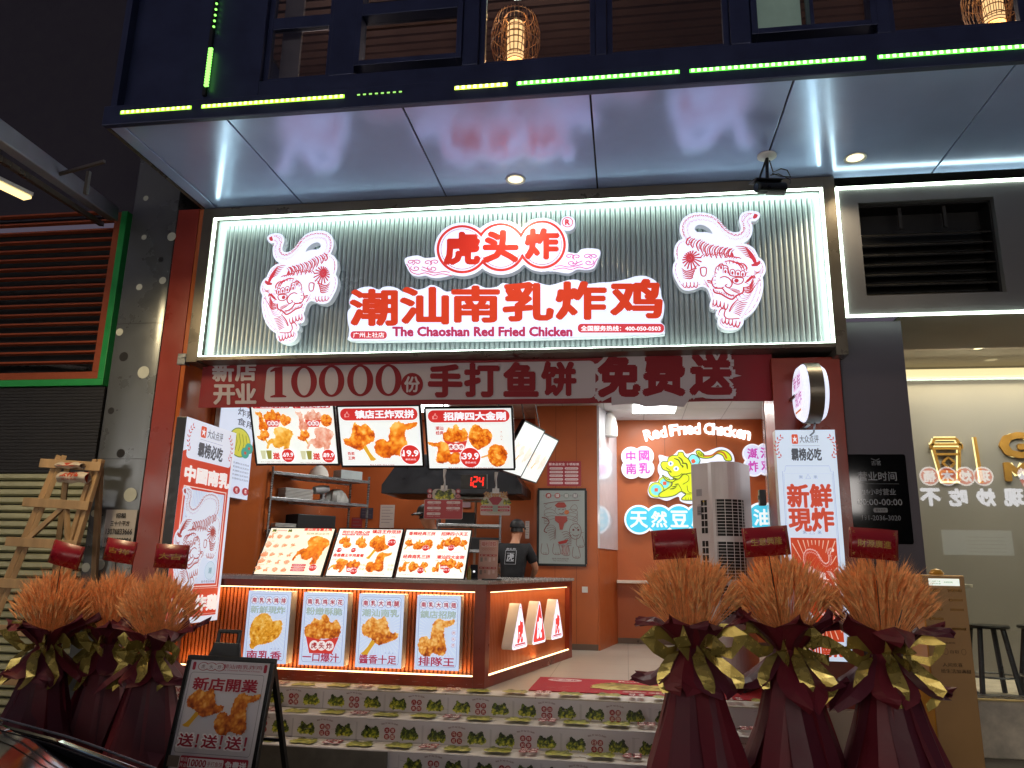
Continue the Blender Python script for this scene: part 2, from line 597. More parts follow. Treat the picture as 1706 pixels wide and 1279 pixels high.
def tiger_lines(a, k, col, full=True, wm=1.25):      # papercut tiger in ink; drawn in the 1046 x 1279 frame; k = built units per frame unit
    k = k * wm
    L = lambda pts, w0=9, w1=1, mid=None: a.line(smooth_pts(pts, 3), w0 * k, col, w1=None if mid else w1 * k, up=False, mid=mid * k if mid else None)
    a.up()
    # tail and back stripes
    tail = smooth_pts([(860, 110), (800, 120), (765, 170), (775, 240), (740, 300), (670, 320), (600, 290), (540, 225), (480, 165), (400, 135), (310, 130), (235, 150), (190, 200), (185, 270), (215, 330), (270, 370)], 5)
    a.poly([(835, 135), (850, 95), (878, 100), (884, 120), (868, 138)], col, up=False)
    for i in range(3, len(tail) - 2):
        x, y = tail[i]
        dx, dy = tail[i + 1][0] - tail[i - 1][0], tail[i + 1][1] - tail[i - 1][1]
        d = math.hypot(dx, dy) or 1
        nx, ny = -dy / d, dx / d
        h = 26 + 6 * math.sin(i * 2.1)
        L([(x + nx * h, y + ny * h), (x + nx * h * .5 + dx * .3, y + ny * h * .5 + dy * .3), (x + nx * 6 + dx * .3, y + ny * 6)], 7, 1)
        L([(x - nx * h, y - ny * h), (x - nx * h * .4 + dx * .3, y - ny * h * .4)], 5, 1)
    L([(495, 170), (520, 195), (560, 245), (610, 285)], 10, 2)
    for x, y, s in ((205, 330, .7), (250, 345, .8), (305, 355, 1), (345, 375, 1.05), (385, 395, 1.1), (430, 405, 1.15), (480, 415, 1.1), (525, 425, 1), (570, 430, .9), (610, 440, .7)):
        L([(x + 30, y - 12), (x + 2, y + 8), (x - 12, y + 45), (x + 10, y + 100 * s)], 9, 2, mid=13)
        L([(x + 50, y - 2), (x + 24, y + 20), (x + 12, y + 60), (x + 22, y + 82 * s)], 5, 2, mid=8)
    # wheel on the haunch
    cx, cy = 230, 522
    for i in range(17):
        t = 2 * PI * i / 17
        r1 = 92 + 30 * math.cos(t - .5)
        L([(cx + 20 * math.cos(t), cy + 20 * math.sin(t)), (cx + r1 * .55 * math.cos(t + .28), cy + r1 * .55 * math.sin(t + .28)), (cx + r1 * math.cos(t + .32), cy + r1 * math.sin(t + .32))], 13, 2, mid=12)
    a.poly([(cx + (16 if i % 2 else 30) * math.cos(PI * i / 8), cy + (16 if i % 2 else 30) * math.sin(PI * i / 8)) for i in range(16)], col, up=False)
    for i in range(5):
        L([(145 + 4 * i, 615 + 24 * i), (190 + 8 * i, 650 + 18 * i), (260 - 2 * i, 630 + 20 * i), (300 - 12 * i, 590 + 26 * i)], 3, 3, mid=12)
    L([(120, 390), (105, 450), (110, 520)], 2, 2, mid=5)
    for x0, y0, n, dx in ((165, 760, 4, 36),):
        for i in range(n):
            L([(x0 + dx * i, y0), (x0 + dx * i - 2, y0 + 32), (x0 + dx * i + 18, y0 + 48), (x0 + dx * i + 32, y0 + 20), (x0 + dx * i + 30, y0 - 8)], 5, 5, mid=8)
    for p in (((330, 620), (360, 610), (388, 622), (380, 690), (340, 688)),):
        L(list(p) + [p[0]], 12, 12, mid=9)
    # shoulder plumes, ears
    for i in range(6):
        L([(670 + 18 * i, 408 + 18 * i), (760 + 10 * i, 415 + 20 * i), (830 + 4 * i, 480 + 14 * i), (872, 548 + 5 * i)], 4, 3, mid=10)
    a.poly([(820, 585), (905, 548), (912, 575), (880, 600), (830, 602)], col, up=False)
    a.poly([(630, 465), (645, 470), (655, 500), (640, 505), (625, 490)], col, up=False)
    for i in range(7):
        L([(850, 640 + 9 * i), (890, 655 + 2 * i), (935, 600 + 14 * i)], 3, 1)
    # extra hatching on flank, cheeks and leg
    for i in range(9):
        L([(330 + 30 * i, 520 - 4 * i), (345 + 30 * i, 500 - 4 * i), (372 + 28 * i, 478 - 3 * i)], 3, 2, mid=9)
    for i in range(9):
        L([(700 + 24 * i, 940 - 24 * i), (760 + 18 * i, 930 - 24 * i), (815 + 10 * i, 900 - 24 * i)], 2, 1, mid=5)
    for i in range(6):
        L([(800 + 9 * i, 480 + 12 * i), (830 + 8 * i, 520 + 10 * i), (840 + 6 * i, 560 + 6 * i)], 3, 2, mid=8)
        L([(560 + 22 * i, 520 + 2 * i), (585 + 22 * i, 500 + 3 * i), (640 + 18 * i, 500 + 6 * i)], 3, 2, mid=9)
    # mane round the head, dashes along the inside of the outline
    for i in range(30):
        t = 2 * PI * i / 30
        c, s = math.cos(t), math.sin(t)
        if s > .55 and c < .2: continue
        L([(630 + 150 * c, 735 + 160 * s), (630 + 172 * c, 735 + 185 * s), (634 + 196 * c, 735 + 205 * s)], 8, 1)
    o_ = smooth_pts(TIGER_OUT, 4, True)
    for i in range(0, len(o_) - 3, 3):
        x, y = o_[i]
        x2, y2 = o_[i + 2]
        d = math.hypot(x2 - x, y2 - y) or 1
        nx, ny = -(y2 - y) / d, (x2 - x) / d
        L([(x - nx * 26, y - ny * 26), (x2 - nx * 26, y2 - ny * 26)] if not inside(x + nx * 26, y + ny * 26, TIGER_OUT) else [(x + nx * 26, y + ny * 26), (x2 + nx * 26, y2 + ny * 26)], 5, 3)
    # face
    for sx in (0, 1):
        for i in range(3):
            L([(560 + 80 * i, 560 + 6 * i), (620 + 66 * i, 548 + 16 * i), (700 + 40 * i, 580 + 18 * i), (735 + 20 * i, 640 + 4 * i)], 4, 2, mid=13 - 3 * sx)
    for x, y in ((530, 615), (572, 655), (640, 668), (694, 676), (740, 682)):
        a.poly([(x - 12, y - 6), (x, y - 22), (x + 12, y - 8), (x + 8, y + 14), (x - 6, y + 14)], col, up=False)
        L([(x - 22, y + 14), (x - 20, y - 26), (x, y - 38), (x + 22, y - 26), (x + 22, y + 16)], 5, 5, mid=8)
    L([(470, 690), (480, 620), (520, 590), (590, 600), (600, 640), (620, 690), (700, 700), (760, 700), (775, 660)], 6, 6, mid=10)
    L([(640, 720), (690, 708), (745, 718), (735, 760), (690, 775), (648, 758), (638, 722)], 10, 10, mid=9)
    a.poly([(680 + 22 * math.cos(i * PI / 6), 740 + 20 * math.sin(i * PI / 6)) for i in range(12)], col, up=False)
    L([(520, 715), (560, 700), (610, 720), (638, 770), (610, 810), (570, 790), (590, 775)], 8, 8, mid=11)
    L([(455, 705), (440, 750), (460, 800), (520, 815), (560, 800)], 8, 6, mid=11)
    L([(395, 740), (430, 745), (440, 765), (400, 755)], 14, 8)
    L([(455, 820), (470, 855), (530, 870), (590, 905), (640, 920), (680, 885), (740, 855), (750, 800)], 12, 10, mid=14)
    L([(470, 815), (540, 815), (570, 850), (620, 880), (660, 880)], 10, 8, mid=12)
    for i in range(11):
        L([(480 + 17 * i, 832 + 5.6 * i), (484 + 17 * i, 852 + 5.6 * i)], 7, 3)
    for i in range(6):
        L([(600 + 8 * i, 815 + 5 * i), (660 + 10 * i, 820 + 10 * i), (715, 840 + 4 * i)], 2, 2, mid=4)
        L([(400 + 4 * i, 780 + 6 * i), (360 + 3 * i, 720 + 14 * i)], 3, 1)
    for i in range(4):
        L([(760 + 14 * i, 760 - 14 * i), (800 + 16 * i, 740 - 16 * i), (830 + 10 * i, 690 + 10 * i)], 12, 2, mid=10)
        L([(750, 850 - 14 * i), (810, 850 - 20 * i), (860 - 4 * i, 790 - 30 * i)], 4, 2, mid=12)
    # front legs
    for i in range(8):
        L([(690 + 14 * i - 16 * i, 925 + 20 * i), (640 + 6 * i, 985 + 12 * i), (612, 1040 + 6 * i)], 3, 2, mid=5) if i < 2 else None
        L([(690 - 6 * i, 930 + 17 * i), (740 - 6 * i, 955 + 16 * i), (790 - 10 * i, 950 + 19 * i)], 3, 2, mid=8)
    L([(605, 1040), (640, 975), (700, 915)], 5, 8, mid=10)
    for x0, y0, n, dx, dy in ((455, 930, 4, 36, 12), (540, 1100, 5, 34, 10)):
        for i in range(n):
            L([(x0 + dx * i, y0 + dy * i), (x0 + dx * i, y0 + 36 + dy * i), (x0 + dx * i + 16, y0 + 54 + dy * i), (x0 + dx * i + 32, y0 + 24 + dy * i), (x0 + dx * i + 34, y0 - 4 + dy * i)], 6, 6, mid=10)
    L([(510, 1050), (530, 1015), (570, 1020), (560, 1075), (600, 1110), (710, 1105)], 8, 8, mid=10)
    # belly line of dots
    for i in range(26):
        t = i / 25
        x = 890 - 40 * t - 110 * t * t; y = 720 + 350 * t
        L([(x, y), (x + 14, y + 8)], 5, 2)


def tiger(a, x0, y0, x1, y1, col, fill=None, mirror=False, wm=1.3):
    P0 = a.P
    sx, sy = (x1 - x0) / 1046, (y1 - y0) / 1279
    ax = (Vector(P0(1, 0)) - Vector(P0(0, 0))).length
    def P(u, v):
        u2 = 1046 - u if mirror else u
        return P0(x0 + u2 * sx, y1 - v * sy)
    a.P = P
    if fill:
        sh = TIGER_OUT
        a.poly(sh, fill)
    tiger_lines(a, sx * ax, col, wm=wm)
    a.P = P0


def cloud_lines(a, ox, oy, s, col, w, flip=1):
    def sp(cx, cy, r, a0, turns, dirn):
        pts = []
        n = int(16 * turns)
        for i in range(n + 1):
            t = i / n
            rr = r * (1 - .85 * t)
            th = a0 + dirn * 2 * PI * turns * t
            pts.append((ox + flip * (cx + rr * math.cos(th)) * s, oy + (cy + rr * math.sin(th)) * s))
        a.line(pts, w, col)
    for cx, cy, r, a0, tr, d in ((.14, .62, .12, -1.2, 1.2, 1), (.3, .62, .12, 3.6, 1.2, -1), (.26, .36, .13, 2.4, 1.3, 1), (.56, .6, .12, -1.2, 1.2, 1), (.74, .62, .12, 3.8, 1.2, -1), (.68, .34, .14, 2.4, 1.3, 1)):
        sp(cx, cy, r, a0, tr, d)
    for pts in ([(.04, .55), (.1, .4), (.16, .2), (.32, .1), (.5, .16), (.7, .06), (.9, .12), (1.15, .04)], [(.4, .3), (.55, .22), (.75, .16), (.95, .22), (1.1, .18)], [(.42, .42), (.55, .34), (.66, .3)]):
        a.line([(ox + flip * x * s, oy + y * s) for x, y in smooth_pts(pts, 4)], w, col)


def bubbles(a, chars, x, y, r, step, ring, fill, txt, wr, vert=False, hollow=True):
    n = len(chars)
    for i, ch in enumerate(chars):
        cx = x if vert else x + (i - (n - 1) / 2) * step
        cy = y - (i - (n - 1) / 2) * step if vert else y
        ax = (Vector(a.P(1, 0)) - Vector(a.P(0, 0))).length; ay = (Vector(a.P(0, 1)) - Vector(a.P(0, 0))).length
        ry = r * ax / ay
        if fill: a.ell(cx, cy, r, ry, fill)
        if ring: a.ring(cx, cy, r, ry, wr, ring)
        if ch: a.text(ch, cx, cy, ry * 1.2, txt, .035)


def unit(fn):                      # outline given in a 0..1 box
    def f(x0, y0, x1, y1, flip=False):
        return [(x0 + ((1 - u) if flip else u) * (x1 - x0), y0 + v * (y1 - y0)) for u, v in fn]
    return f


def jag(pts, seed, amp=.018, n=4):
    rnd = random.Random(seed)
    q = smooth_pts(pts, n, True)
    return [(x + (rnd.random() - .5) * amp * 2, y + (rnd.random() - .5) * amp * 2) for x, y in q]


LEG = unit(jag([(.28, .98), (.42, .93), (.62, 1.0), (.72, .8), (.8, .62), (1.0, .58), (.92, .42), (.72, .34), (.5, .27), (.38, .35), (.24, .44), (.06, .52), (.0, .68), (.12, .86)], 1))
BONE = unit([(.3, .4), (.42, .36), (.3, .18), (.24, .08), (.2, .0), (.1, .0), (.02, .04), (.1, .1), (.2, .22)])
WING = unit(jag([(.45, .93), (.6, 1.0), (.7, .94), (.98, .98), (1.0, .9), (.85, .78), (.74, .76), (.72, .55), (.78, .3), (.76, .08), (.6, .04), (.45, .1), (.3, .0), (.1, .06), (.0, .28), (.06, .48), (.22, .52), (.33, .46), (.36, .7)], 2, .014))
CUTLET = unit(jag([(.3, .98), (.48, 1.0), (.6, .92), (.7, .8), (.96, .8), (1.0, .6), (.92, .35), (.62, .18), (.3, .12), (.14, .0), (.02, .1), (.06, .2), (.0, .5), (.08, .8)], 3, .012))
BLOB = unit(jag([(.2, .95), (.5, 1.0), (.8, .9), (1.0, .6), (.92, .25), (.7, .02), (.35, .0), (.08, .2), (.0, .6)], 4, .03))
PILE = unit(jag([(.0, .1), (.02, .55), (.15, .6), (.22, .85), (.4, .75), (.48, 1.0), (.62, .95), (.7, .7), (.9, .78), (1.0, .5), (.96, .1), (.5, .0)], 5, .02))
WHOLE = unit(jag([(.35, .95), (.55, 1.0), (.75, .95), (.95, .85), (1.0, .7), (.9, .55), (.86, .4), (.8, .2), (.7, .0), (.58, .05), (.6, .25), (.45, .18), (.28, .22), (.2, .35), (.1, .32), (.04, .15), (.0, .2), (.08, .45), (.2, .55), (.35, .6), (.3, .8)], 6, .012))
CLUMP = unit(jag([(.08, .25), (.12, .6), (.22, .92), (.38, .82), (.5, .75), (.62, .85), (.78, .95), (.88, .6), (.98, .3), (.8, .05), (.5, .12), (.2, .02)], 7, .03))
HEART = unit(jag([(.05, .7), (.2, .98), (.45, 1.0), (.62, .85), (.85, .82), (1.0, .6), (.92, .3), (.6, .1), (.35, .0), (.12, .2), (.0, .45)], 8, .012))


def food(a, kind, x0, y0, x1, y1, seed=0, ramp=None, n=30, flip=False, fs=5):
    ramp = ramp or CRUSTO
    if kind == 'leg':
        a.poly(BONE(x0, y0, x1, y1, flip), '#d9a52c')
        a.food(LEG(x0, y0, x1, y1, flip), ramp, seed, n, fs)
    elif kind == 'bucket':
        hh = y1 - y0
        a.food(PILE(x0, y0 + hh * .36, x1, y1), ramp, seed, n, fs)
        a.poly([(x0 + .03 * (x1 - x0), y0 + hh * .42), (x0 + .5 * (x1 - x0), y0 + hh * .34), (x1 - .03 * (x1 - x0), y0 + hh * .42), (x1 - .2 * (x1 - x0), y0), (x0 + .16 * (x1 - x0), y0)], '#cf3b33')
        bubbles(a, '虎头炸', (x0 + x1) / 2, y0 + hh * .2, (x1 - x0) * .13, (x1 - x0) * .22, None, '#f4e8e8', DRED, 0)
    else:
        p = {'wing': WING, 'cutlet': CUTLET, 'blob': BLOB, 'pile': PILE, 'whole': WHOLE, 'clump': CLUMP, 'heart': HEART}[kind]
        if kind == 'clump': a.food(p(x0, y0, x1, y1, flip), ramp, seed, n, fs, (.1, -1.5), .9, .45)
        else: a.food(p(x0, y0, x1, y1, flip), ramp, seed, n, fs)


def laurel(a, x, y, h, col, flip=1):        # sprig of leaves, curving inward
    P0 = a.P
    n = 7
    ax = (Vector(P0(1, 0)) - Vector(P0(0, 0))).length; ay = (Vector(P0(0, 1)) - Vector(P0(0, 0))).length
    rx = h * ay / ax
    a.up()
    for i in range(n):
        t = -0.95 + 1.9 * i / (n - 1)
        cx, cy = x - flip * rx * .42 * math.cos(t), y + h * .5 * math.sin(t)
        for sgn in (-1, 1):
            th = t + PI / 2 + sgn * .75
            lx, ly = rx * .16, h * .16
            p = [(cx, cy), (cx - flip * lx * .55 * math.cos(th - .35), cy + ly * .55 * math.sin(th - .35)), (cx - flip * lx * math.cos(th), cy + ly * math.sin(th)), (cx - flip * lx * .55 * math.cos(th + .35), cy + ly * .55 * math.sin(th + .35))]
            a.poly(p if flip > 0 else p[::-1], col, up=False)


def rating_header(a, x0, y0, x1, y1):        # laurels, small square badge, two lines of writing
    P0 = a.P
    w, h = x1 - x0, y1 - y0
    a.P = lambda x, y: P0(x0 + x * w, y0 + y * h)
    laurel(a, .14, .5, .85, '#c04a40', 1)
    laurel(a, .86, .5, .85, '#c04a40', -1)
    a.rr(.24, .62, .36, .96, .02, '#d5512f', ry=.06)
    a.poly([(.3, .92), (.31, .82), (.345, .84), (.32, .77), (.34, .66), (.3, .74), (.26, .66), (.28, .77), (.255, .84), (.29, .82)], WHT)
    a.text('大众点评', .57, .79, .27, '#5a5f68', .01, w=.36)
    a.line([(.24, .55), (.76, .55)], .003, '#8a8f98')
    a.text('霸榜必吃', .5, .25, .42, '#4a4f58', .04, w=.56)
    a.P = P0


def thumb(a, x, y, s, w, col):
    pts = [(-.5, -.45), (-.35, -.5), (-.3, .05), (-.45, .1), (-.5, -.45), (-.35, -.48), (-.28, -.42), (.4, -.42), (.5, .0), (.45, .12), (.15, .15), (.22, .55), (.08, .6), (-.08, .25), (-.3, .05)]
    a.line([(x + px * s, y + py * s * 1.5) for px, py in pts], w, col)


def rays(a, x, y, r0, r1, n, w, col, asp=1, bx=(.07, .05, .93, .95)):
    a.up()
    for i in range(n):
        t = 2 * PI * i / n + .03
        c, s = math.cos(t), asp * math.sin(t)
        e = min(r1, ((bx[2] if c > 0 else bx[0]) - x) / c if abs(c) > 1e-6 else r1, ((bx[3] if s > 0 else bx[1]) - y) / s if abs(s) > 1e-6 else r1)
        if e > r0 * 1.05: a.line([(x + r0 * c, y + r0 * s), (x + e * c, y + e * s)], w, col, w1=w * 2.2, up=False)


def price(a, x, y, r, t, sub_=None):
    ax = (Vector(a.P(1, 0)) - Vector(a.P(0, 0))).length; ay = (Vector(a.P(0, 1)) - Vector(a.P(0, 0))).length
    ry = r * ax / ay
    a.ell(x, y, r * 1.07, ry * 1.07, WHT)
    a.ell(x, y, r, ry, '#cf2f2a')
    a.text(t, x + r * .05, y + ry * .15, ry * .62, WHT, .03, w=r * 1.55)
    a.text('¥', x - r * .82, y - ry * .02, ry * .3, WHT, .02)
    if sub_: a.text(sub_, x, y - ry * .5, ry * .22, WHT, .01, w=r * 1.1)


def panel(name, label, cat, p, w, h, t, draw, art, rot=FACE, group=None, case=None, rim=.012, rimm=None, kw=None, partname='printed_face'):
    """thin box, local x right / y up / z out of the face; p is the middle of the bottom edge of the face"""
    o = thing(name, label, cat, p, rot, group)
    b = MB()
    b.box(-w / 2, w / 2, 0, h, -t, -.004)
    b.build('casing', case or M_CASE, o, bevel=.004)
    if rim:
        r = MB()
        for x0, x1, y0, y1 in ((-w / 2, w / 2, -rim * .5, rim), (-w / 2, w / 2, h - rim, h + rim * .5), (-w / 2 - rim * .5, -w / 2 + rim, rim, h - rim), (w / 2 - rim, w / 2 + rim * .5, rim, h - rim)):
            r.box(x0, x1, y0, y1, -.02, .006)
        r.build('frame', rimm or M_BLACK, o)
    a = Art()
    a.sub(-w / 2, 0, w / 2, h)
    draw(a, **(kw or {}))
    a.build(partname, art, o)
    return o
# ================================================================ materials
M_CASE = mat('white_metal', '#c9cac6', .4, .3, var=.06)
M_BLACK = mat('black_plastic', '#0c0d10', .35, var=.2, scale=20)
M_ORANGE = mat('orange_paint', '#b05c2e', .42, var=.08, scale=2.5, bump=.03, bscale=140)
M_ORANGEG = mat('orange_gloss', '#b05c2e', .2, var=.06, scale=2, coat=.4)
M_ORANGESH = mat('shaded_orange_cladding', '#8a2a18', .34, var=.1, scale=3, coat=.1)  # orange pillars out of the light, the shade put into their colour
M_NAVY = mat('dark_blue_metal', '#283050', .4, .4, var=.2, scale=4)
M_DARK = mat('dark_void', '#0a0a10', .7, var=.1)
M_SOFF = mat('brushed_soffit', '#b6cafc', .2, .33, var=.05, scale=1.5, rvar=.05, bump=.012, bscale=3)
M_STEEL = mat('brushed_steel', '#8d9092', .3, .9, var=.1, scale=8, stretch=(1, 1, 12))
M_BRONZE = mat('grey_bronze_metal', '#6a645a', .32, .5, var=.05, scale=2)
M_HEAD = mat('header_metal', '#68676a', .4, .25, var=.05, scale=1.5)
M_FLUTE = mat('silver_flutes', '#b6c0c4', .34, .35, var=.02, scale=.6)
M_WHITE = mat('white_paint', '#d9d8d4', .5, var=.05)
M_WGLOSS = mat('white_gloss_panel', '#d9dbe4', .1, var=.04, coat=.3)
M_TILE = mat('cream_stone_floor', '#b3ab9e', .3, var=.02, scale=1.2, rvar=.02)
M_STONE = mat('grey_stone', '#5d5a55', .55, var=.25, scale=7, bump=.15, bscale=90)
M_CONC = mat('pale_concrete', '#c4bcac', .6, var=.25, scale=6, bump=.12, bscale=70)
M_PAVE = mat('street_paving', '#3b3937', .5, var=.3, scale=5, bump=.2, bscale=50)
M_PURP = mat('purple_grey_wall', '#45404c', .5, var=.08, scale=2)
M_CREAM = mat('cream_wall', '#a49e92', .6, var=.06, scale=2)
M_WOOD = mat('old_pale_timber', '#a98b66', .6, var=.35, scale=5, bump=.2, bscale=30, stretch=(1, 1, .15))
M_COL = mat('gunmetal_sheet', '#6a6e70', .3, .6, var=.05, scale=1.5)
M_RUST = mat('orange_louvre', '#9a4a2a', .4, .2, var=.12, scale=8)
M_GREEN = mat('green_frame', '#1f9448', .4, var=.1)
M_SHUT = mat('cream_shutter', '#aeae90', .45, .1, var=.15, scale=4)
M_SHUTD = mat('shutter_shadow_tone', '#262628', .5, .2, var=.2, scale=6)  # tone of the shutter in shadow
M_CEIL = mat('ceiling_board', '#c4c2bf', .7, var=.05)
M_CEILB = mat('brown_slat_ceiling', '#38241f', .6, var=.15, scale=4)
M_GRILLE = mat('dark_grille', '#141416', .5, .3, var=.2)
M_CTOP = mat('stone_worktop', '#8f8c88', .25, var=.04, scale=30)
G_COOL = glow('led_cool_white', (.80, 1, .80), 6)
G_SIGN = glow('led_sign_edge', (.78, 1, .84), 10)
G_WARM = glow('led_warm', (1, .72, .36), 3.2)
G_WARM2 = glow('led_cove', (1, .76, .4), 1.3)
G_DOWN = glow('downlight_glow', (1, .84, .46), 1.7)
G_PANEL = glow('ceiling_panel_glow', (.95, 1, .98), 5)
G_TUBE = glow('tube_glow', (1, .74, .3), 1.7)


def glass(name, tint=(1, 1, 1), refl=.12, rough=.01):
    m = bpy.data.materials.new(name)
    m.use_nodes = True
    nt = m.node_tree
    for n in list(nt.nodes):
        if n.type != 'OUTPUT_MATERIAL': nt.nodes.remove(n)
    out = [n for n in nt.nodes if n.type == 'OUTPUT_MATERIAL'][0]
    tr = nt.nodes.new('ShaderNodeBsdfTransparent'); tr.inputs[0].default_value = tuple(tint) + (1,)
    gl = nt.nodes.new('ShaderNodeBsdfGlossy'); gl.inputs['Roughness'].default_value = rough
    fr = nt.nodes.new('ShaderNodeFresnel'); fr.inputs[0].default_value = 1.5
    ad = nt.nodes.new('ShaderNodeMath'); ad.operation = 'ADD'; ad.inputs[1].default_value = refl
    mx = nt.nodes.new('ShaderNodeMixShader')
    nt.links.new(fr.outputs[0], ad.inputs[0])
    ge = nt.nodes.new('ShaderNodeNewGeometry')          # the far side of the sheet only lets light through
    inv = nt.nodes.new('ShaderNodeMath'); inv.operation = 'SUBTRACT'; inv.inputs[0].default_value = 1
    mu = nt.nodes.new('ShaderNodeMath'); mu.operation = 'MULTIPLY'
    nt.links.new(ge.outputs['Backfacing'], inv.inputs[1])
    nt.links.new(ad.outputs[0], mu.inputs[0]); nt.links.new(inv.outputs[0], mu.inputs[1])
    nt.links.new(mu.outputs[0], mx.inputs[0])
    nt.links.new(tr.outputs[0], mx.inputs[1])
    nt.links.new(gl.outputs[0], mx.inputs[2])
    nt.links.new(mx.outputs[0], out.inputs[0])
    return m


GLASS = glass('window_glass', (.9, .93, .92), .13)
GLASSD = glass('dark_window_glass', (.8, .8, .82), .01)


def lamp(name, kind, loc, power, col, size=None, size_y=None, rot=(0, 0, 0), parent=None, spot=None, blend=.5):
    l = bpy.data.lights.new(name, kind)
    l.energy = power
    l.color = col
    if kind == 'AREA':
        l.shape = 'RECTANGLE'
        l.size = size; l.size_y = size_y or size
    elif kind == 'SPOT':
        l.spot_size = R(spot or 90); l.spot_blend = blend; l.shadow_soft_size = size or .05
    else:
        l.shadow_soft_size = size or .05
    o = bpy.data.objects.new(name, l)
    COL.objects.link(o)
    o.location = loc
    o.rotation_euler = rot
    o.parent = parent
    return o


def tiled(m, sx, sy, off=0):                       # thin joints between large tiles
    nt = m.node_tree
    b = nt.nodes['Principled BSDF']
    tc = [n for n in nt.nodes if n.type == 'TEX_COORD'][0]
    br = nt.nodes.new('ShaderNodeTexBrick')
    br.offset = off
    br.inputs['Scale'].default_value = 1
    br.inputs['Brick Width'].default_value = sx
    br.inputs['Row Height'].default_value = sy
    br.inputs['Mortar Size'].default_value = .004
    br.inputs['Color1'].default_value = (1, 1, 1, 1)
    br.inputs['Color2'].default_value = (.93, .93, .93, 1)
    br.inputs['Mortar'].default_value = (.45, .43, .4, 1)
    nt.links.new(tc.outputs['Object'], br.inputs['Vector'])
    mx = nt.nodes.new('ShaderNodeMixRGB'); mx.blend_type = 'MULTIPLY'; mx.inputs[0].default_value = 1
    src = b.inputs['Base Color'].links[0].from_socket
    nt.links.new(src, mx.inputs[1]); nt.links.new(br.outputs['Color'], mx.inputs[2])
    nt.links.new(mx.outputs[0], b.inputs['Base Color'])
tiled(M_TILE, .8, .8)
tiled(M_PAVE, .6, .3, .5)

# ================================================================ ground, steps, shop floor
ST = lambda o: tag(o, kind='structure')
ST(box('street_ground', M_PAVE, -40, 40, -30, 60, -.3, 0))
ZL = .54
b = MB()
b.box(-5.6, 1.96, 7.03, 12.4, 0, ZL)
ST(b.build('shop_floor', M_TILE, bevel=.004))
b = MB()
for i, (y0, y1, z) in enumerate(((6.73, 7.028, .365), (6.43, 6.728, .185))):
    b.box(-4.6, 1.30, y0, y1 + .0, 0, z)
steps = ST(b.build('entrance_steps', mat('step_vinyl', '#b9b6ba', .4, var=.06, scale=3), bevel=.004))
ST(box('coffee_shop_floor', M_CONC, 2.56, 9, 8.22, 14, 0, .5, bevel=.01))
ST(box('coffee_shop_floor_edge', mat('step_nosing', '#c9b27a', .4), 2.57, 9, 8.205, 8.26, .502, .515))

# printed vinyl on the steps: repeats of dark green beasts, red roundels and a little arc of letters
def roundels(a, x, y, s, four, asp=1.0):
    for i, ch in enumerate(four):
        cx, cy = x + (-.5 if i % 2 == 0 else .5) * s * 1.12, y + (.5 if i < 2 else -.5) * s * 1.12 * asp
        a.ell(cx, cy, s * .52, s * .52 * asp, '#8e1f2c', 20)
        a.text(ch, cx, cy, s * .62 * asp, '#e9e2e0', .03, w=s * .62)


def arc_text(a, t, x, y, rad, span, h, col, bold=.03, asp=1):
    n = len(t)
    for i, ch in enumerate(t):
        if ch == ' ': continue
        th = span * (i / (n - 1) - .5)
        a.text(ch, x + rad * math.sin(th), y + rad * (math.cos(th) - 1) * asp, h * (1.25 if ch.isupper() or ch in 'dhk' else 1), col, bold, rot=-th)


four_words = ['日进斗金', '招财进宝', '大富大贵', '步步高升', '八方来财', '花开富贵', '老当益壮', '大展宏图', '马到成功', '吉祥如意']


def riser_art(x0, x1, z0, z1, y, k0, shift):
    a = Art(.0006)
    h = z1 - z0
    a.poly([(x0, z0 + .004), (x1, z0 + .004), (x1, z1 - .004), (x0, z1 - .004)], '#c3bfc6')
    k = k0
    x = x0 + shift
    while x < x1 - .3:
        zc = (z0 + z1) / 2
        for dx in (-.165, .165):
            fx = x + dx
            food(a, 'clump', fx - .085, zc - h * .34, fx + .085, zc + h * .32, k + int(dx > 0), LEAF, 22, dx < 0, 7)
        roundels(a, x, zc - .008, .044, four_words[k % 10])
        arc_text(a, 'Red Fried Chicken', x, zc + h * .44, .22, .62, .011, '#5a2a30', .03)
        for q in (-.285, .285, -.279, .279):
            a.line([(x + q, z0 + .012), (x + q, z1 - .012)], .0015, '#8f8c96')
        x += .575
        k += 1
    rnd = random.Random(k0 + 77)
    for i in range(70):
        xx, zz = rnd.uniform(x0, x1), z0 + (z1 - z0) * rnd.random() ** 2
        L_ = rnd.uniform(.01, .07)
        a.line([(xx, zz), (xx + L_, zz + rnd.uniform(-.008, .008))], rnd.uniform(.001, .003), rnd.choice(['#8a868c', '#9a9698', '#77737a', '#a5a19c']))
    return a.build('riser_print', INK, steps, (0, y, 0), FACE)


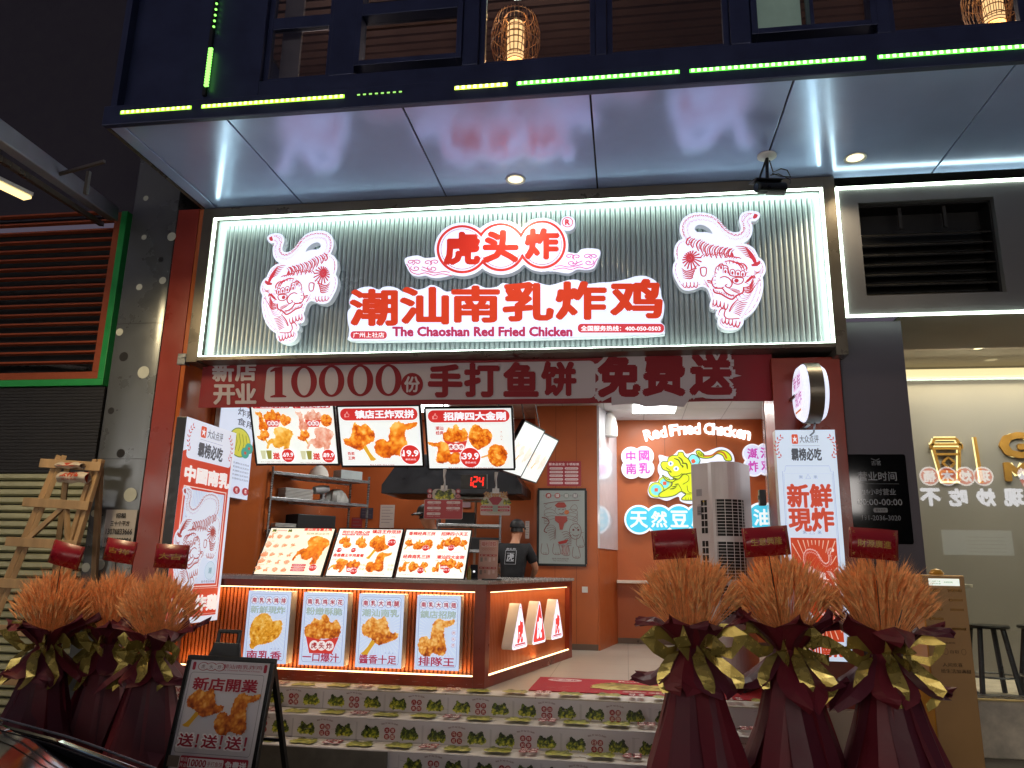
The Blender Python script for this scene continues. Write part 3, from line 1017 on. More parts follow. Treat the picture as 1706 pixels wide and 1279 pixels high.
def tread_art(x0, x1, y0, y1, z, k0, shift):
    a = Art(.0006)
    a.poly([(x0, y0 + .006), (x1, y0 + .006), (x1, y1), (x0, y1)], '#cbc7c2')
    k = k0
    x = x0 + shift
    while x < x1 - .3:
        yc = (y0 + y1) / 2
        d = (y1 - y0)
        for dx in (-.24, .24):
            food(a, 'clump', x + dx - .12, yc - d * .42, x + dx + .12, yc + d * .36, k + 3 * int(dx > 0), ['#33391c', '#5f6628', '#8f9138', '#b5b04e', '#cbc58a'], 20, dx < 0, 7)
        roundels(a, x, yc, .07, four_words[(k + 3) % 10], 1.1)
        x += .82
        k += 1
    rnd = random.Random(k0 + 99)
    for i in range(90):
        xx, yy = rnd.uniform(x0, x1), rnd.uniform(y0 + .01, y1)
        a.line([(xx, yy), (xx + rnd.uniform(-.08, .08), yy + rnd.uniform(-.03, .03))], rnd.uniform(.002, .006), rnd.choice(['#9a958e', '#aaa59c', '#8a857e']))
    return a.build('tread_print', INK, steps, (0, 0, z), (0, 0, 0))


riser_art(-4.58, 1.28, .37, .535, 7.026, 0, .44)
riser_art(-4.58, 1.28, .19, .36, 6.727, 3, .30)
riser_art(-1.9, 1.28, .01, .18, 6.427, 6, .36)
tread_art(-4.58, 1.28, 6.735, 7.02, .366, 1, .62)
tread_art(-4.58, 1.28, 6.435, 6.72, .186, 4, .5)
tread_art(-4.58, 1.28, 7.035, 7.3, ZL + .001, 2, .55)
# bare stone over the left of the lowest riser
box('bare_riser', M_STONE, -4.59, -1.92, 6.412, 6.43, .0, .18, steps)

# ================================================================ upper building
up = thing('upper_building', 'dark blue framed upper storey with tall windows above the canopy', 'building', (0, 5.5, 5.5))
def upb(name, m, *c, bevel=0):
    x0, x1, y0, y1, z0, z1 = c
    return MB().box(x0, x1, y0 - 5.5, y1 - 5.5, z0 - 5.5, z1 - 5.5).build(name, m, up, bevel=bevel)


WX = [(-3.12, -2.49), (-2.26, -1.31), (-1.175, -.187), (-.099, .89), (1.05, 2.0), (2.10, 3.1), (3.2, 4.2)]
wall = MB()
def wb(x0, x1, z0, z1): wall.box(x0, x1, 0, .16, z0 - 5.5, z1 - 5.5)
wb(-4.4, WX[0][0], 5.5, 9)
for i in range(6): wb(WX[i][1], WX[i + 1][0], 5.74, 9)
wb(4.2, 9, 5.5, 9)
wb(WX[0][0], 4.2, 5.5, 5.74)
wb(WX[0][0], 4.2, 8.2, 9)
wall.build('wall', M_NAVY, up, bevel=.006)
for i, (x0, x1) in enumerate(WX):
    fr = MB()
    t = .05
    zb = 5.742 + (.055 if i in (1, 4) else 0)
    yq = -.03 if i in (1, 4) else .05
    fr.box(x0 + .002, x0 + t, yq, .11, zb - 5.5, 2.7)
    fr.box(x1 - t, x1 - .002, yq, .11, zb - 5.5, 2.7)
    fr.box(x0 + t, x1 - t, yq, .11, zb - 5.5, zb + t - 5.5)
    if i in (0, 1): fr.box(x0 + t, x1 - t, yq, .11, 6.29 - 5.5, 6.41 - 5.5)
    if i == 4: fr.box(1.5, 1.53, yq, .11, zb + t - 5.5, 2.7)
    f = fr.build('window_frame', M_NAVY, up, bevel=.004)
    MB().box(x0 + .03, x1 - .03, .07, .076, zb + .03 - 5.5, 2.7).build('pane', GLASSD, f)
# room behind the glass: slatted brown ceiling, back wall, pale panels
b = MB()
for k in range(42): b.box(-4.3, 9, .2 + k * .14, .2 + k * .14 + .10, 2.30, 2.34)
b.build('slat_ceiling', M_CEILB, up)
upb('ceiling_void', M_DARK, -4.4, 9, 5.68, 11.5, 7.9, 7.98)
upb('back_wall', mat('umber_wall', '#4a3432', .7), -4.4, 9, 11.5, 11.6, 5.4, 7.9)
upb('floor_slab', M_DARK, -4.4, 9, 5.66, 11.5, 5.5, 5.56)
upb('curtain', mat('grey_curtain', '#77737a', .7), -3.06, -2.88, 5.72, 5.75, 5.75, 7.9)
MB().bar((-2.05, .9, .55), (-1.25, 1.0, -.0), .2, .1).build('leaning_board', mat('pale_board', '#a89c98', .6), up)
upb('lit_pane_board', mat('mint_pane_glow', '#9db8a6', .7, emit='#9db8a6', es=.22), 1.10, 1.49, 5.70, 5.71, 5.80, 7.6)  # bright lit pane put in as a faintly glowing board
upb('led_line', G_COOL, -1.1, -.3, 6.9, 6.93, 7.55, 7.58)
lamp('upstairs_glow', 'POINT', (-.9, 7.2, 6.6), 40, (1, .8, .6), .3)
lamp('upstairs_glow', 'POINT', (-3.1, 7.2, 6.2), 70, (1, .82, .66), .3)
lamp('upstairs_glow', 'POINT', (2.6, 7.2, 6.6), 34, (1, .8, .6), .3)
# left flank
upb('side_wall', M_NAVY, -4.46, -4.402, 5.42, 12, 5.36, 9)
# vertical green light bar
v = MB()
v.box(-3.63, -3.60, -.03, 0, .12, 3)
lb = v.build('light_bar', M_BLACK, up)
gl = MB()
for z in [5.70 + .028 * k for k in range(14)]: gl.box(-3.61 + .0, -3.575, -.05, -.0305, z - 5.5, z + .017 - 5.5)
for z in [6.30 + .06 * k for k in range(20)]: gl.box(-3.6, -3.585, -.045, -.0305, z - 5.5, z + .012 - 5.5)
gl.build('green_leds', glow('led_green_side', (.25, 1, .12), 2.2), lb)


def lantern(x, label):
    o = thing('bamboo_lantern', label, 'lantern', (x, 6.3, 6.31), group='bamboo lanterns upstairs')
    core = MB()
    core.lathe([(.075, .02), (.08, .1), (.08, .42), (.075, .43)], 24, caps=False)
    core.build('lamp_shade', mat('lit_parchment', '#d9a860', .6, emit=(1, .62, .26), es=1.6), o, smooth=True)
    rb = MB()
    for z in (.02, .1, .18, .25, .32, .39):
        rb.tube([(.083 * math.cos(t), .083 * math.sin(t), z) for t in [2 * PI * k / 20 for k in range(21)]], .005, 5)
    cane = mat('cane', '#b08050', .5, var=.3, scale=30)
    rb.build('hoops', cane, o)
    cg = MB()
    def cage(r, z0, z1, n):
        for k in range(n):
            t = 2 * PI * k / n
            pts = []
            for j in range(9):
                q = j / 8
                rr = r * (.55 + .45 * math.sin(PI * (.12 + .76 * q)) ** .6)
                pts.append((rr * math.cos(t), rr * math.sin(t), z0 + (z1 - z0) * q))
            cg.tube(pts, .0030, 4)
        for z, f in ((z0, .72), (z0 + (z1 - z0) * .35, 1), (z0 + (z1 - z0) * .62, 1), (z1, .72)):
            cg.tube([(r * f * math.cos(q), r * f * math.sin(q), z) for q in [2 * PI * k / 24 for k in range(25)]], .004, 5)
    cage(.235, .02, .5, 34)
    cage(.14, .04, .5, 20)
    cg.build('cane_cage', cane, o)
    MB().tube([(0, 0, .42), (0, 0, 1.3)], .004, 6).build('cord', M_BLACK, o)
    lamp('lantern_bulb', 'POINT', (0, 0, .5), 5, (1, .66, .3), .03, parent=o)
    lamp('lantern_bulb', 'POINT', (0, 0, .0), 3, (1, .66, .3), .03, parent=o)
    return o


lantern(-.98, 'glowing bamboo lantern hanging behind the middle upstairs window')
lantern(3.26, 'glowing bamboo lantern cut by the top right corner of the photo')

# ================================================================ canopy
cp = thing('canopy', 'wide canopy of brushed metal soffit panels with green light strip on its front edge', 'canopy', (0, 5.4, 5.335))
seams = [-4.45, -4.30] + [at_x for at_x in (atz(440, 268, 5.335).x, atz(706.7, 252.5, 5.335).x, atz(989.3, 234, 5.335).x, atz(1302, 193, 5.335).x, atz(1625, 194.6, 5.335).x)] + [5.6, 7.5]
pb = MB()
for i in range(len(seams) - 1):
    pb.box(seams[i] + .008, seams[i + 1] - .008, .03, 1.66, 0, .02)
pb.build('soffit_panels', M_SOFF, cp, bevel=.003)
MB().box(-4.45, 7.5, .03, 1.66, .021, .14).build('deck', M_DARK, cp)
MB().box(-4.48, 7.5, -.03, .028, -.012, .175).build('fascia', M_NAVY, cp, bevel=.006)
MB().box(-4.48, -4.452, .03, 1.7, -.006, .175).build('edge_trim', M_BRONZE, cp)
segs = [(-4.31, -3.645, 0), (-3.55, -2.27, 0), (-2.17, -1.76, 2), (-1.33, -.895, 1), (-.817, .467, 3), (.545, 1.844, 3), (1.93, 3.2, 3), (3.3, 4.6, 3)]
gcols = [glow('led_yellow_green', (.42, 1, .04), 1.7), glow('led_lime', (.7, 1, .06), 2.2), glow('led_dim_green', (.3, .8, .05), .45), glow('led_green', (.12, 1, .06), 2.0)]
gdots = [glow('led_dots_lime', (.75, 1, .25), 3), glow('led_dots_lime2', (.9, 1, .35), 4), glow('led_dots_dim', (.4, .9, .2), .9), glow('led_dots_green', (.45, 1, .3), 3.4)]
for x0, x1, c in segs:
    s1 = MB()
    s1.box(x0, x1, -.036, -.031, .083, .113)
    if c == 2: s1 = MB().box(x0, x1, -.036, -.031, .094, .104)
    st_ = s1.build('light_strip', gcols[c] if c != 2 else M_GRILLE, cp)
    d = MB()
    n = int((x1 - x0) / .046)
    for k in range(n):
        xx = x0 + (k + .5) * (x1 - x0) / n
        hh = .012 if c != 2 else .006
        d.box(xx - .012, xx + .012, -.041, -.0365, .098 - hh, .098 + hh)
    d.build('led_dots', gdots[c], st_)


def downlight(p, label, r=.075, pw=22):
    o = thing('downlight', label, 'ceiling light', p, group='warm round downlights')
    MB().lathe([(r, -.004), (r + .022, -.012), (r + .024, -.002), (r, .004)], 28, caps=False).build('trim_ring', M_CASE, o, smooth=True)
    MB().lathe([(0, -.003), (r, -.003), (r, .002), (0, .002)], 28, caps=False).build('diffuser', G_DOWN, o)
    lamp('downlight_beam', 'SPOT', (0, 0, -.03), pw, (1, .8, .5), .05, parent=o, spot=120, blend=.8)
    return o


downlight((-1.02, 6.735, 5.333), 'warm round downlight in the canopy soffit above the shop sign', .075, 75)
downlight((2.12, 6.68, 5.333), 'warm round downlight in the canopy soffit above the grey vent panel', .075, 60)

# security camera under the canopy
o = thing('security_camera', 'black bullet security camera with loose cables hanging under the canopy', 'camera', (1.32, 6.55, 5.333))
MB().lathe([(.0, -.001), (.085, -.001), (.085, -.018), (.05, -.03), (0, -.03)], 24, caps=False).build('mount_plate', M_WHITE, o, smooth=True)
brk = MB()
brk.tube([(0, 0, -.03), (-.01, -.02, -.16), (-.02, -.05, -.30)], .016, 8)
brk.tube([(-.01, 0, -.04), (-.07, -.03, -.2), (-.1, -.06, -.31)], .007, 6)
brk.build('bracket', M_BLACK, o, smooth=True)
cb = MB()
cb.tube([(.02, 0, -.05), (.05, .02, -.16), (.12, .02, -.13), (.17, .0, -.16), (.19, -.02, -.24), (.1, -.03, -.23), (.03, -.03, -.2)], .006, 6)
cb.tube([(.02, 0, -.2), (.09, 0, -.19), (.19, -.01, -.26), (.18, -.02, -.3)], .005, 6)
cb.build('cables', M_BLACK, o, smooth=True)
dv = Vector((-.86, -.42, -.14)).normalized()
q = Vector((-.02, -.08, -.36))
bd = MB()
bd.tube([q - dv * .17, q - dv * .165, q + dv * .12, q + dv * .125], [.045, .052, .052, .046], 16)
bod = bd.build('body', M_BLACK, o, smooth=True)
MB().bar(q - dv * .12 + Vector((0, 0, .056)), q + dv * .17 + Vector((0, 0, .056)), .12, .012).build('sun_hood', M_BLACK, o, bevel=.004)
MB().tube([q + dv * .126, q + dv * .13], .034, 16).build('lens', glass('lens_glass', (.1, .1, .12), .3), o)
MB().tube([q - dv * .16 + Vector((0, 0, -.054)), q + dv * .02 + Vector((0, 0, -.054))], .02, 8).build('junction', mat('grey_plastic', '#8c8f90', .4), o)

# ================================================================ right neighbour: coffee shop
cs = thing('coffee_shop', 'cream lit coffee shop front with LED outlined header and glass wall', 'shop front', (2.03, 7.05, 0))
def csb(name, m, x0, x1, y0, y1, z0, z1, parent=cs, bevel=0):
    return MB().box(x0 - 2.03, x1 - 2.03, y0 - 7.05, y1 - 7.05, z0, z1).build(name, m, parent, bevel=bevel)


hd = MB()
vx0, vx1, vz0, vz1 = 2.235, 3.43, 4.14, 5.075
for x0, x1, z0, z1 in ((2.07, vx0, 3.96, 5.22), (vx1, 9, 3.96, 5.22), (vx0, vx1, 3.96, vz0), (vx0, vx1, vz1, 5.22)):
    hd.box(x0 - 2.03, x1 - 2.03, .03, .1, z0, z1)
hdo = hd.build('header_panel', M_HEAD, cs)
led = MB()
led.box(.005, 7, .002, .04, 5.224, 5.240)
led.box(.005, 7, .004, .028, 3.932, 3.954)
led.box(.005, .027, .004, .028, 3.955, 5.223)
led.build('led_outline', G_COOL, cs)
vt = MB()
vt.box(vx0 - 2.03, vx1 - 2.03, .30, .32, vz0, vz1)
for x in (vx0, vx1 - .02): vt.box(x - 2.03, x + .02 - 2.03, .1, .3, vz0, vz1)
vt.box(vx0 - 2.03, vx1 - 2.03, .1, .3, vz1 - .02, vz1)
vt.box(vx0 - 2.03, vx1 - 2.03, .1, .3, vz0, vz0 + .02)
vent = vt.build('vent', M_GRILLE, cs)
sl = MB()
mw = M_HEAD
for k in range(7):
    z = vz0 + .05 + k * .1
    sl.obox(((vx0 + vx1) / 2 - 2.03, .16, z), (vx1 - vx0 - .045, .1, .012), Matrix.Rotation(R(28), 3, 'X'))
for k in (1, 2):
    x = vx0 + (vx1 - vx0) * k / 3
    sl.box(x - 2.045, x - 2.015, .13, .15, vz0 + .70, vz1 - .02)
sl.build('louvre_blades', mat('blade_grey', '#3a3836', .35, .5), vent)
csb('soffit', M_CREAM, 2.56, 9, 7.15, 8.34, 3.965, 4.0)
csb('side_wall', M_PURP, 1.985, 2.55, 7.2, 8.35, 0, 3.93, bevel=.004)
csb('back_wall', mat('greige_wall', '#8c8881', .5, var=.07, scale=.8), 2.0, 9, 9.9, 10, .5, 4.2)
csb('cove_light', G_WARM2, 2.7, 9, 9.80, 9.86, 4.00, 4.11)
csb('inner_soffit', M_CREAM, 2.56, 9, 8.4, 9.9, 4.16, 4.2)
g = csb('glass_wall', GLASS, 2.56, 9, 8.36, 8.372, .52, 3.96)
csb('glass_edge', M_STEEL, 2.552, 2.575, 8.352, 8.38, .515, 3.96)
csb('sill', M_STEEL, 2.58, 9, 8.33, 8.40, .5, .535)
o = cs
downlight((4.02, 7.9, 3.963), 'warm downlight in the coffee shop soffit nearest the street', .06, 120)
downlight((3.35, 8.95, 4.158), 'small warm downlight behind the coffee shop glass on the left', .045)
downlight((4.0, 9.05, 4.158), 'small warm downlight behind the coffee shop glass on the right', .045)
lamp('coffee_cove', 'AREA', (5.5, 9.72, 4.05), 55, (1, .8, .5), 5, .1, (R(-20), 0, 0))
lamp('coffee_room', 'AREA', (4.6, 9.0, 4.1), 50, (1, .92, .8), 2.5, .8, (0, 0, 0))

# halo-lit sign on the back wall
sg = thing('halo_sign', 'halo lit takeaway cup outline, bar and letters on the cream wall', 'sign', (3.70, 9.87, 2.75))
ln = []
cup = MB()
lw = .026
def cupseg(pts, parent_mb, closed=False):
    q = pts + ([pts[0]] if closed else [])
    for a_, b_ in zip(q[:-1], q[1:]): parent_mb.bar((a_[0], 0, a_[1]), (b_[0], 0, b_[1]), lw, .03, upv=(0, 1, 0))
cupseg([(.0, .40), (.04, .50), (.29, .50), (.33, .40)], cup, False)
cupseg([(-.01, .38), (.34, .38), (.34, .43), (-.01, .43)], cup, True)
cupseg([(.02, .37), (.08, .0), (.27, .0), (.31, .37)], cup)
cupseg([(.04, .31), (.30, .31)], cup)
cupseg([(.08, .10), (.27, .10)], cup)
cupseg([(.17 + .06 * math.cos(k * PI / 4) * (1.1 if k % 2 == 0 else .85), .205 + .06 * math.sin(k * PI / 4) * (1.1 if k % 2 == 0 else .85)) for k in range(8)], cup, True)
gold = mat('satin_gold', '#b98a3e', .4, .4)
cup.build('cup_outline', gold, sg)
MB().bar((.50, 0, .52), (.52, 0, -.03), .025, .03, upv=(0, 1, 0)).build('divider_bar', gold, sg)
a = Art()
a.text('G', .95, .42, .28, '#6d5846', .05, w=.32)
a.text('M', .93, .10, .2, '#6d5836', .05, w=.25)
a.text('oo', 1.4, .38, .2, '#6d5846', .05)
vs, fs, _ = a.v, a.f, None
lt = MB()
lt.v = [(x, -z, y) for x, y, z in a.v]; lt.f = list(a.f); lt.m = [0] * len(a.f)
lt.build('raised_letters', gold, sg, solid=.0, fix=False).modifiers.new('s', 'SOLIDIFY').thickness = .03
hal = MB()
for pts in ([(-.02, .43), (.35, .43)], [(.02, .37), (.08, .0)], [(.27, .0), (.31, .37)], [(.06, -.01), (.28, -.01)], [(.50, .52), (.52, -.03)], [(.0, .40), (.04, .50)], [(.29, .50), (.33, .40)], [(.04, .505), (.29, .505)]):
    hal.bar((pts[0][0], .021, pts[0][1]), (pts[1][0], .021, pts[1][1]), .05, .004, upv=(0, 1, 0))
for cx, cz, rx, rz in ((.95, .42, .15, .13),):
    hal.tube([(cx + rx * math.cos(t), .022, cz + rz * math.sin(t)) for t in [2 * PI * k / 20 for k in range(19)]], .02, 5)
for pts in ([(.82, .0), (.86, .2)], [(.86, .2), (.93, .06)], [(.93, .06), (1.0, .2)], [(1.0, .2), (1.04, .0)]):
    hal.bar((pts[0][0], .022, pts[0][1]), (pts[1][0], .022, pts[1][1]), .06, .004, upv=(0, 1, 0))
hal.build('halo_light', glow('halo_glow', (1, .78, .34), 1.9), sg)

# opening-hours plaque on the purple wall
def plaque(a):
    a.rr(0, 0, 1, 1, .04, '#07080a', ry=.03)
    c = '#8b8f96'
    a.text('古茗', .5, .9, .05, c, .01)
    a.line([(.42, .95), (.5, .93), (.56, .95)], .004, c)
    a.text('营业时间', .5, .75, .10, c, .012, w=.64)
    a.line([(.15, .665), (.85, .665)], .002, c)
    a.text('24小时营业', .5, .575, .07, c, .006, w=.56)
    a.text('00:00-00:00', .5, .46, .07, c, .006, w=.74)
    a.rr(.38, .345, .62, .395, .02, '#8a8d92', ry=.025)
    a.text('联系方式', .5, .37, .03, '#08090b', .01, w=.16)
    a.text('191-2036-3020', .5, .285, .055, c, .004, w=.64)
INKG = artmat('gloss_print', rough=.06)
panel('hours_plaque', 'glossy black opening hours plaque with grey digits on the purple wall', 'plaque', (2.215, 7.185, 1.895), .50, .785, .012, plaque, INKG, rim=0, case=M_BLACK)

# ================================================================ left neighbour
ns = thing('shuttered_shop', 'shuttered shop front with orange louvres in a green frame', 'shop front', (-5.4, 7.3, 0))
def nsb(name, m, x0, x1, y0, y1, z0, z1, parent=ns, bevel=0):
    return MB().box(x0 + 5.4, x1 + 5.4, y0 - 7.3, y1 - 7.3, z0, z1).build(name, m, parent, bevel=bevel)
gf = MB()
gf.box(-6 + 5.4 - 3, -5.565 + 5.4, -.02, .08, 3.46, 3.535)
gf.box(-5.64 + 5.4, -5.565 + 5.4, -.02, .08, 3.535, 5.5)
gf.build('green_frame', M_GREEN, ns, bevel=.004)
of = MB()
of.box(-3.6, -5.645 + 5.4, .0, .07, 3.54, 3.62)
of.box(-5.73 + 5.4, -5.645 + 5.4, .0, .07, 3.62, 5.5)
of.build('orange_frame', M_RUST, ns, bevel=.004)
lv = MB()
for k in range(17):
    z = 3.74 + k * .112
    lv.obox((-2.0, .05, z), (3.3, .05, .022), Matrix.Rotation(R(-12), 3, 'X'))
lv.build('louvre_blades', M_RUST, ns)
nsb('louvre_back', M_DARK, -9, -5.7, 7.9, 7.95, 3.4, 5.6)
b = MB()
for k in range(5): b.obox((-.9 - .28 * k, .42, 3.62 + .06 * (k % 2)), (.5, .1, .06), Matrix.Rotation(R(4 * k), 3, 'Z'))
b.tube([(-2.4, .4, 3.7), (-1.9, .42, 3.84), (-1.2, .4, 3.82), (-.7, .4, 3.75)], .03, 8)
b.build('stored_pipes', M_STEEL, ns)
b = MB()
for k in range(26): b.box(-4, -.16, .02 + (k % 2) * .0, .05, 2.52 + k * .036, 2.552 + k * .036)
b.build('shadowed_shutter', M_SHUTD, ns)  # shadow on the upper shutter, built as a separate dark panel
b = MB()
n = 30
for k in range(n):
    z = .02 + k * .0835
    b.add([(-4, .07, z), (-.1, .07, z), (-.1, .02, z + .02), (-4, .02, z + .02), (-.1, .02, z + .062), (-4, .02, z + .062), (-.1, .07, z + .074), (-4, .07, z + .074)], [(0, 1, 2, 3), (3, 2, 4, 5), (5, 4, 6, 7)])
b.build('cream_shutter', M_SHUT, ns, fix=False)
nsb('shutter_gap', M_DARK, -9.4, -5.3, 7.42, 7.45, 0, 3.46)
nsb('upper_wall', mat('dusk_wall', '#2b2836', .8), -16, -4.5, 7.4, 7.5, 5.5, 20)
# bulkhead beam of the next canopy, and its tube lamp
bm_ = thing('canopy_beam', 'pale grey beam edging the neighbouring canopy at upper left', 'beam', (-5.05, 4.0, 4.6))
p0, p1 = at(-60, 180, 4.2), at(188, 356, 7.2)
B0 = Vector((-5.05, 4.0, 4.6))
b = MB()
b.bar(p0 - B0, p1 - B0, .12, .16)
b.build('beam', mat('grey_beam', '#9aa0b4', .4, .1), bm_, bevel=.01)
b = MB()
b.bar(p0 - B0 + Vector((-.12, 0, -.12)), p1 + Vector((-.12, 0, -.12)) - B0, .05, .05)
b.bar(Vector((-4.72, 5.6, 5.02)) - B0, Vector((-4.72, 5.6, 4.8)) - B0, .03)
b.bar(Vector((-5.2, 5.7, 5.05)) - B0, Vector((-4.5, 5.5, 5.05)) - B0, .025)
b.build('conduit', M_BRONZE, bm_)
# tube lamp under the neighbour's canopy
q0, q1 = at(-70, 244, 4.7), at(50, 309, 5.3)
q1.z = q0.z = 4.62
q1.x = at(50, 309, 5.3).x
o = thing('tube_lamp', 'amber tube lamp glowing under the canopy beam at far left', 'lamp', (q0 + q1) / 2)
qa, qb = q0 - (q0 + q1) / 2, q1 - (q0 + q1) / 2
MB().bar(qa, qb, .09, .02).build('diffuser', G_TUBE, o)
MB().bar(qa + Vector((0, 0, .03)), qb + Vector((0, 0, .03)), .12, .03).build('housing', M_CASE, o)
MB().bar((qa + qb) / 2 + Vector((0, 0, .045)), (qa + qb) / 2 + Vector((0, 0, .4)), .02).build('hanger', M_BRONZE, o)
lamp('tube_light', 'AREA', (0, 0, -.03), 55, (1, .76, .42), 1.2, .1, parent=o, rot=(0, 0, math.atan2((qb - qa).y, (qb - qa).x)))

# ================================================================ perforated column
pc = thing('perforated_column', 'gunmetal sheet column with round holes between the shutter and the orange shop', 'column', (-5.04, 7.0, 0))
b = MB()
prof = [(-.29, .35), (-.29, .06), (-.25, .012), (-.18, .0), (.20, .0), (.27, .02), (.295, .07), (.295, .35)]
sp = prof
def colring(z): return [(x, y, z) for x, y in sp]
for z0, z1 in ((0, 1.0), (1.005, 2.62), (2.625, 4.05), (4.055, 9)):
    k = len(b.v)
    vs = colring(z0) + colring(z1)
    n = len(sp)
    b.add(vs, [(i, i + 1, i + 1 + n, i + n) for i in range(n - 1)])
b.build('cladding', M_COL, pc, smooth=True)
MB().box(-.27, .27, .05, .34, 0, 9).build('core', M_DARK, pc)
hb, hw = MB(), MB()
holes = [(268 / 1, 432, .03, 0), (240, 395, .03, 1), (232, 478, .035, 1), (196, 553, .04, 1), (206, 594, .05, 0), (239, 620, .065, 1), (185, 684, .035, 0), (201, 755, .045, 0), (217, 824, .07, 1), (157, 855, .035, 1), (286, 394, .05, 1), (271, 467, .04, 1), (135, 945, .045, 1), (166, 940, .055, 1), (243, 330, .03, 1)]
ho = {0: MB(), 1: MB()}
for u, v, r, w in holes:
    p = at(u, v, 6.998) - Vector((-5.04, 7.0, 0))
    if p.x < -.2: p.x = -.2
    ho[w].lathe([(0, .0), (r, .0)], 24, c=(p.x, -.0025, p.z), M=Matrix.Rotation(R(90), 3, 'X'), caps=False)
ho[1].build('pale_hole', mat('hole_white', '#b9bdb2', .6), pc)
ho[0].build('dark_hole', M_DARK, pc)
# notice
def notice(a):
    a.rect(0, 0, 1, 1, '#b9b3ae')
    a.text('招租', .5, .84, .14, '#1c1a1c', .02)
    a.text('三十个平方', .5, .63, .14, '#1c1a1c', .02, w=.62)
    a.text('13076833666', .5, .41, .15, '#1c1a1c', .02, w=.86)
    a.text('18620000084', .5, .17, .15, '#1c1a1c', .02, w=.86)
p = at(195, 945 - 34, 6.985); pt = at(195, 845, 6.985)
o = thing('rental_notice', 'white paper rental notice with phone numbers taped on the dark column', 'notice', (p.x, 6.985, p.z), FACE)
a = Art(); a.sub(-.165, 0, .165, .36); notice(a)
a.build('printed_sheet', INKM, o, fn3=lambda x, y, z: (x, y, z + .004 * math.sin(9 * x + 7 * y)))

# ================================================================ the shop building: pillars, walls, ceiling
sb = thing('shop_building', 'orange painted fried chicken shop with open front between two orange pillars coloured as unlit', 'shop', (-1.3, 7.05, 0))
def sbb(name, m, x0, x1, y0, y1, z0, z1, parent=sb, bevel=0):
    return MB().box(x0 + 1.3, x1 + 1.3, y0 - 7.05, y1 - 7.05, z0, z1).build(name, m, parent, bevel=bevel)
def quadwall(name, m, p, q, z0, z1, t=.08, parent=sb, side=1):
    p, q = Vector((p[0] + 1.3, p[1] - 7.05, 0)), Vector((q[0] + 1.3, q[1] - 7.05, 0))
    d = (q - p).normalized(); n = Vector((-d.y, d.x, 0)) * t * side
    b = MB()
    vs = [p, q, q + n, p + n]
    b.add([v + Vector((0, 0, z0)) for v in vs] + [v + Vector((0, 0, z1)) for v in vs], [(0, 1, 5, 4), (1, 2, 6, 5), (2, 3, 7, 6), (3, 0, 4, 7), (0, 3, 2, 1), (4, 5, 6, 7)])
    return b.build(name, m, parent)
sbb('pillar', M_ORANGESH, -4.745, -4.50, 7.0, 7.6, 0, 5.33, bevel=.004)
sbb('pillar_return', M_ORANGEG, -4.499, -4.452, 7.01, 7.6, 0, 5.33)
sbb('pillar', M_ORANGESH, 1.36, 1.97, 7.15, 7.62, 0, 3.58, bevel=.004)
CE = 3.95
sbb('wall', M_ORANGEG, -4.6, -4.42, 7.61, 12.4, ZL, CE)
quadwall('wall', M_ORANGE, (1.37, 7.63), (2.13, 12.2), ZL, CE, .1, side=-1)
quadwall('gloss_panel', M_WGLOSS, (1.366, 7.66), (2.02, 11.5), 2.0, CE - .02, .01, side=1)
sbb('wall', M_ORANGE, -.40, 2.3, 12.2, 12.3, ZL, CE)                      # lit wall at the back
sbb('wall', M_ORANGE, -4.42, -1.3, 12.0, 12.1, ZL, CE)                    # kitchen back wall
sbb('partition', M_ORANGE, -1.30, -.40, 11.0, 12.0, ZL, CE)
quadwall('partition_side', M_ORANGE, (-.398, 11.001), (-.16, 12.19), ZL, 1.9, .02, side=-1)
quadwall('partition_panel', M_WGLOSS, (-.398, 11.001), (-.16, 12.19), 1.905, CE, .03, side=-1)
b = MB()
n = 16
for i in range(12):
    for j in range(9):
        b.box(-3.2 + i * .6 + .006, -3.2 + (i + 1) * .6 - .006, .7 + j * .6 + .006, .7 + (j + 1) * .6 - .006, CE, CE + .012)
b.build('ceiling_tiles', M_CEIL, sb)
sbb('ceiling_grid', mat('ceiling_grid', '#8d8b88', .5), -4.6, 2.5, 7.62, 12.4, CE + .004, CE + .1)
sbb('front_bulkhead', M_DARK, -4.45, 2.0, 7.62, 7.75, 3.58, 5.3)
for x in (.62, 1.42): sbb('wall_seam', mat('seam_shadow_gap', '#5a2a14', .6), x, x + .006, 12.194, 12.1995, ZL, CE)
for x in (-1.0, -.7): sbb('wall_seam', mat('seam_shadow_gap', '#5a2a14', .6), x, x + .004, 10.9965, 11.0, ZL, CE)
sbb('skirting', mat('steel_skirting', '#6a5a50', .35, .6), -.15, 2.1, 12.15, 12.159, ZL, ZL + .08)
sbb('skirting', mat('steel_skirting', '#6a5a50', .35, .6), -1.3, -.4, 10.99, 10.999, ZL, ZL + .08)
sbb('socket', M_WHITE, .2, .28, 12.19, 12.1995, .95, 1.03)
sbb('socket', M_WHITE, -.62, -.54, 10.988, 10.999, 1.30, 1.38)
sbb('ledge', mat('cream_ledge', '#d9cfc0', .35), -.15, 2.0, 11.86, 12.198, 1.42, 1.46, bevel=.004)
sbb('lower_wall', M_ORANGE, -.15, 2.1, 12.16, 12.198, ZL, 1.418)
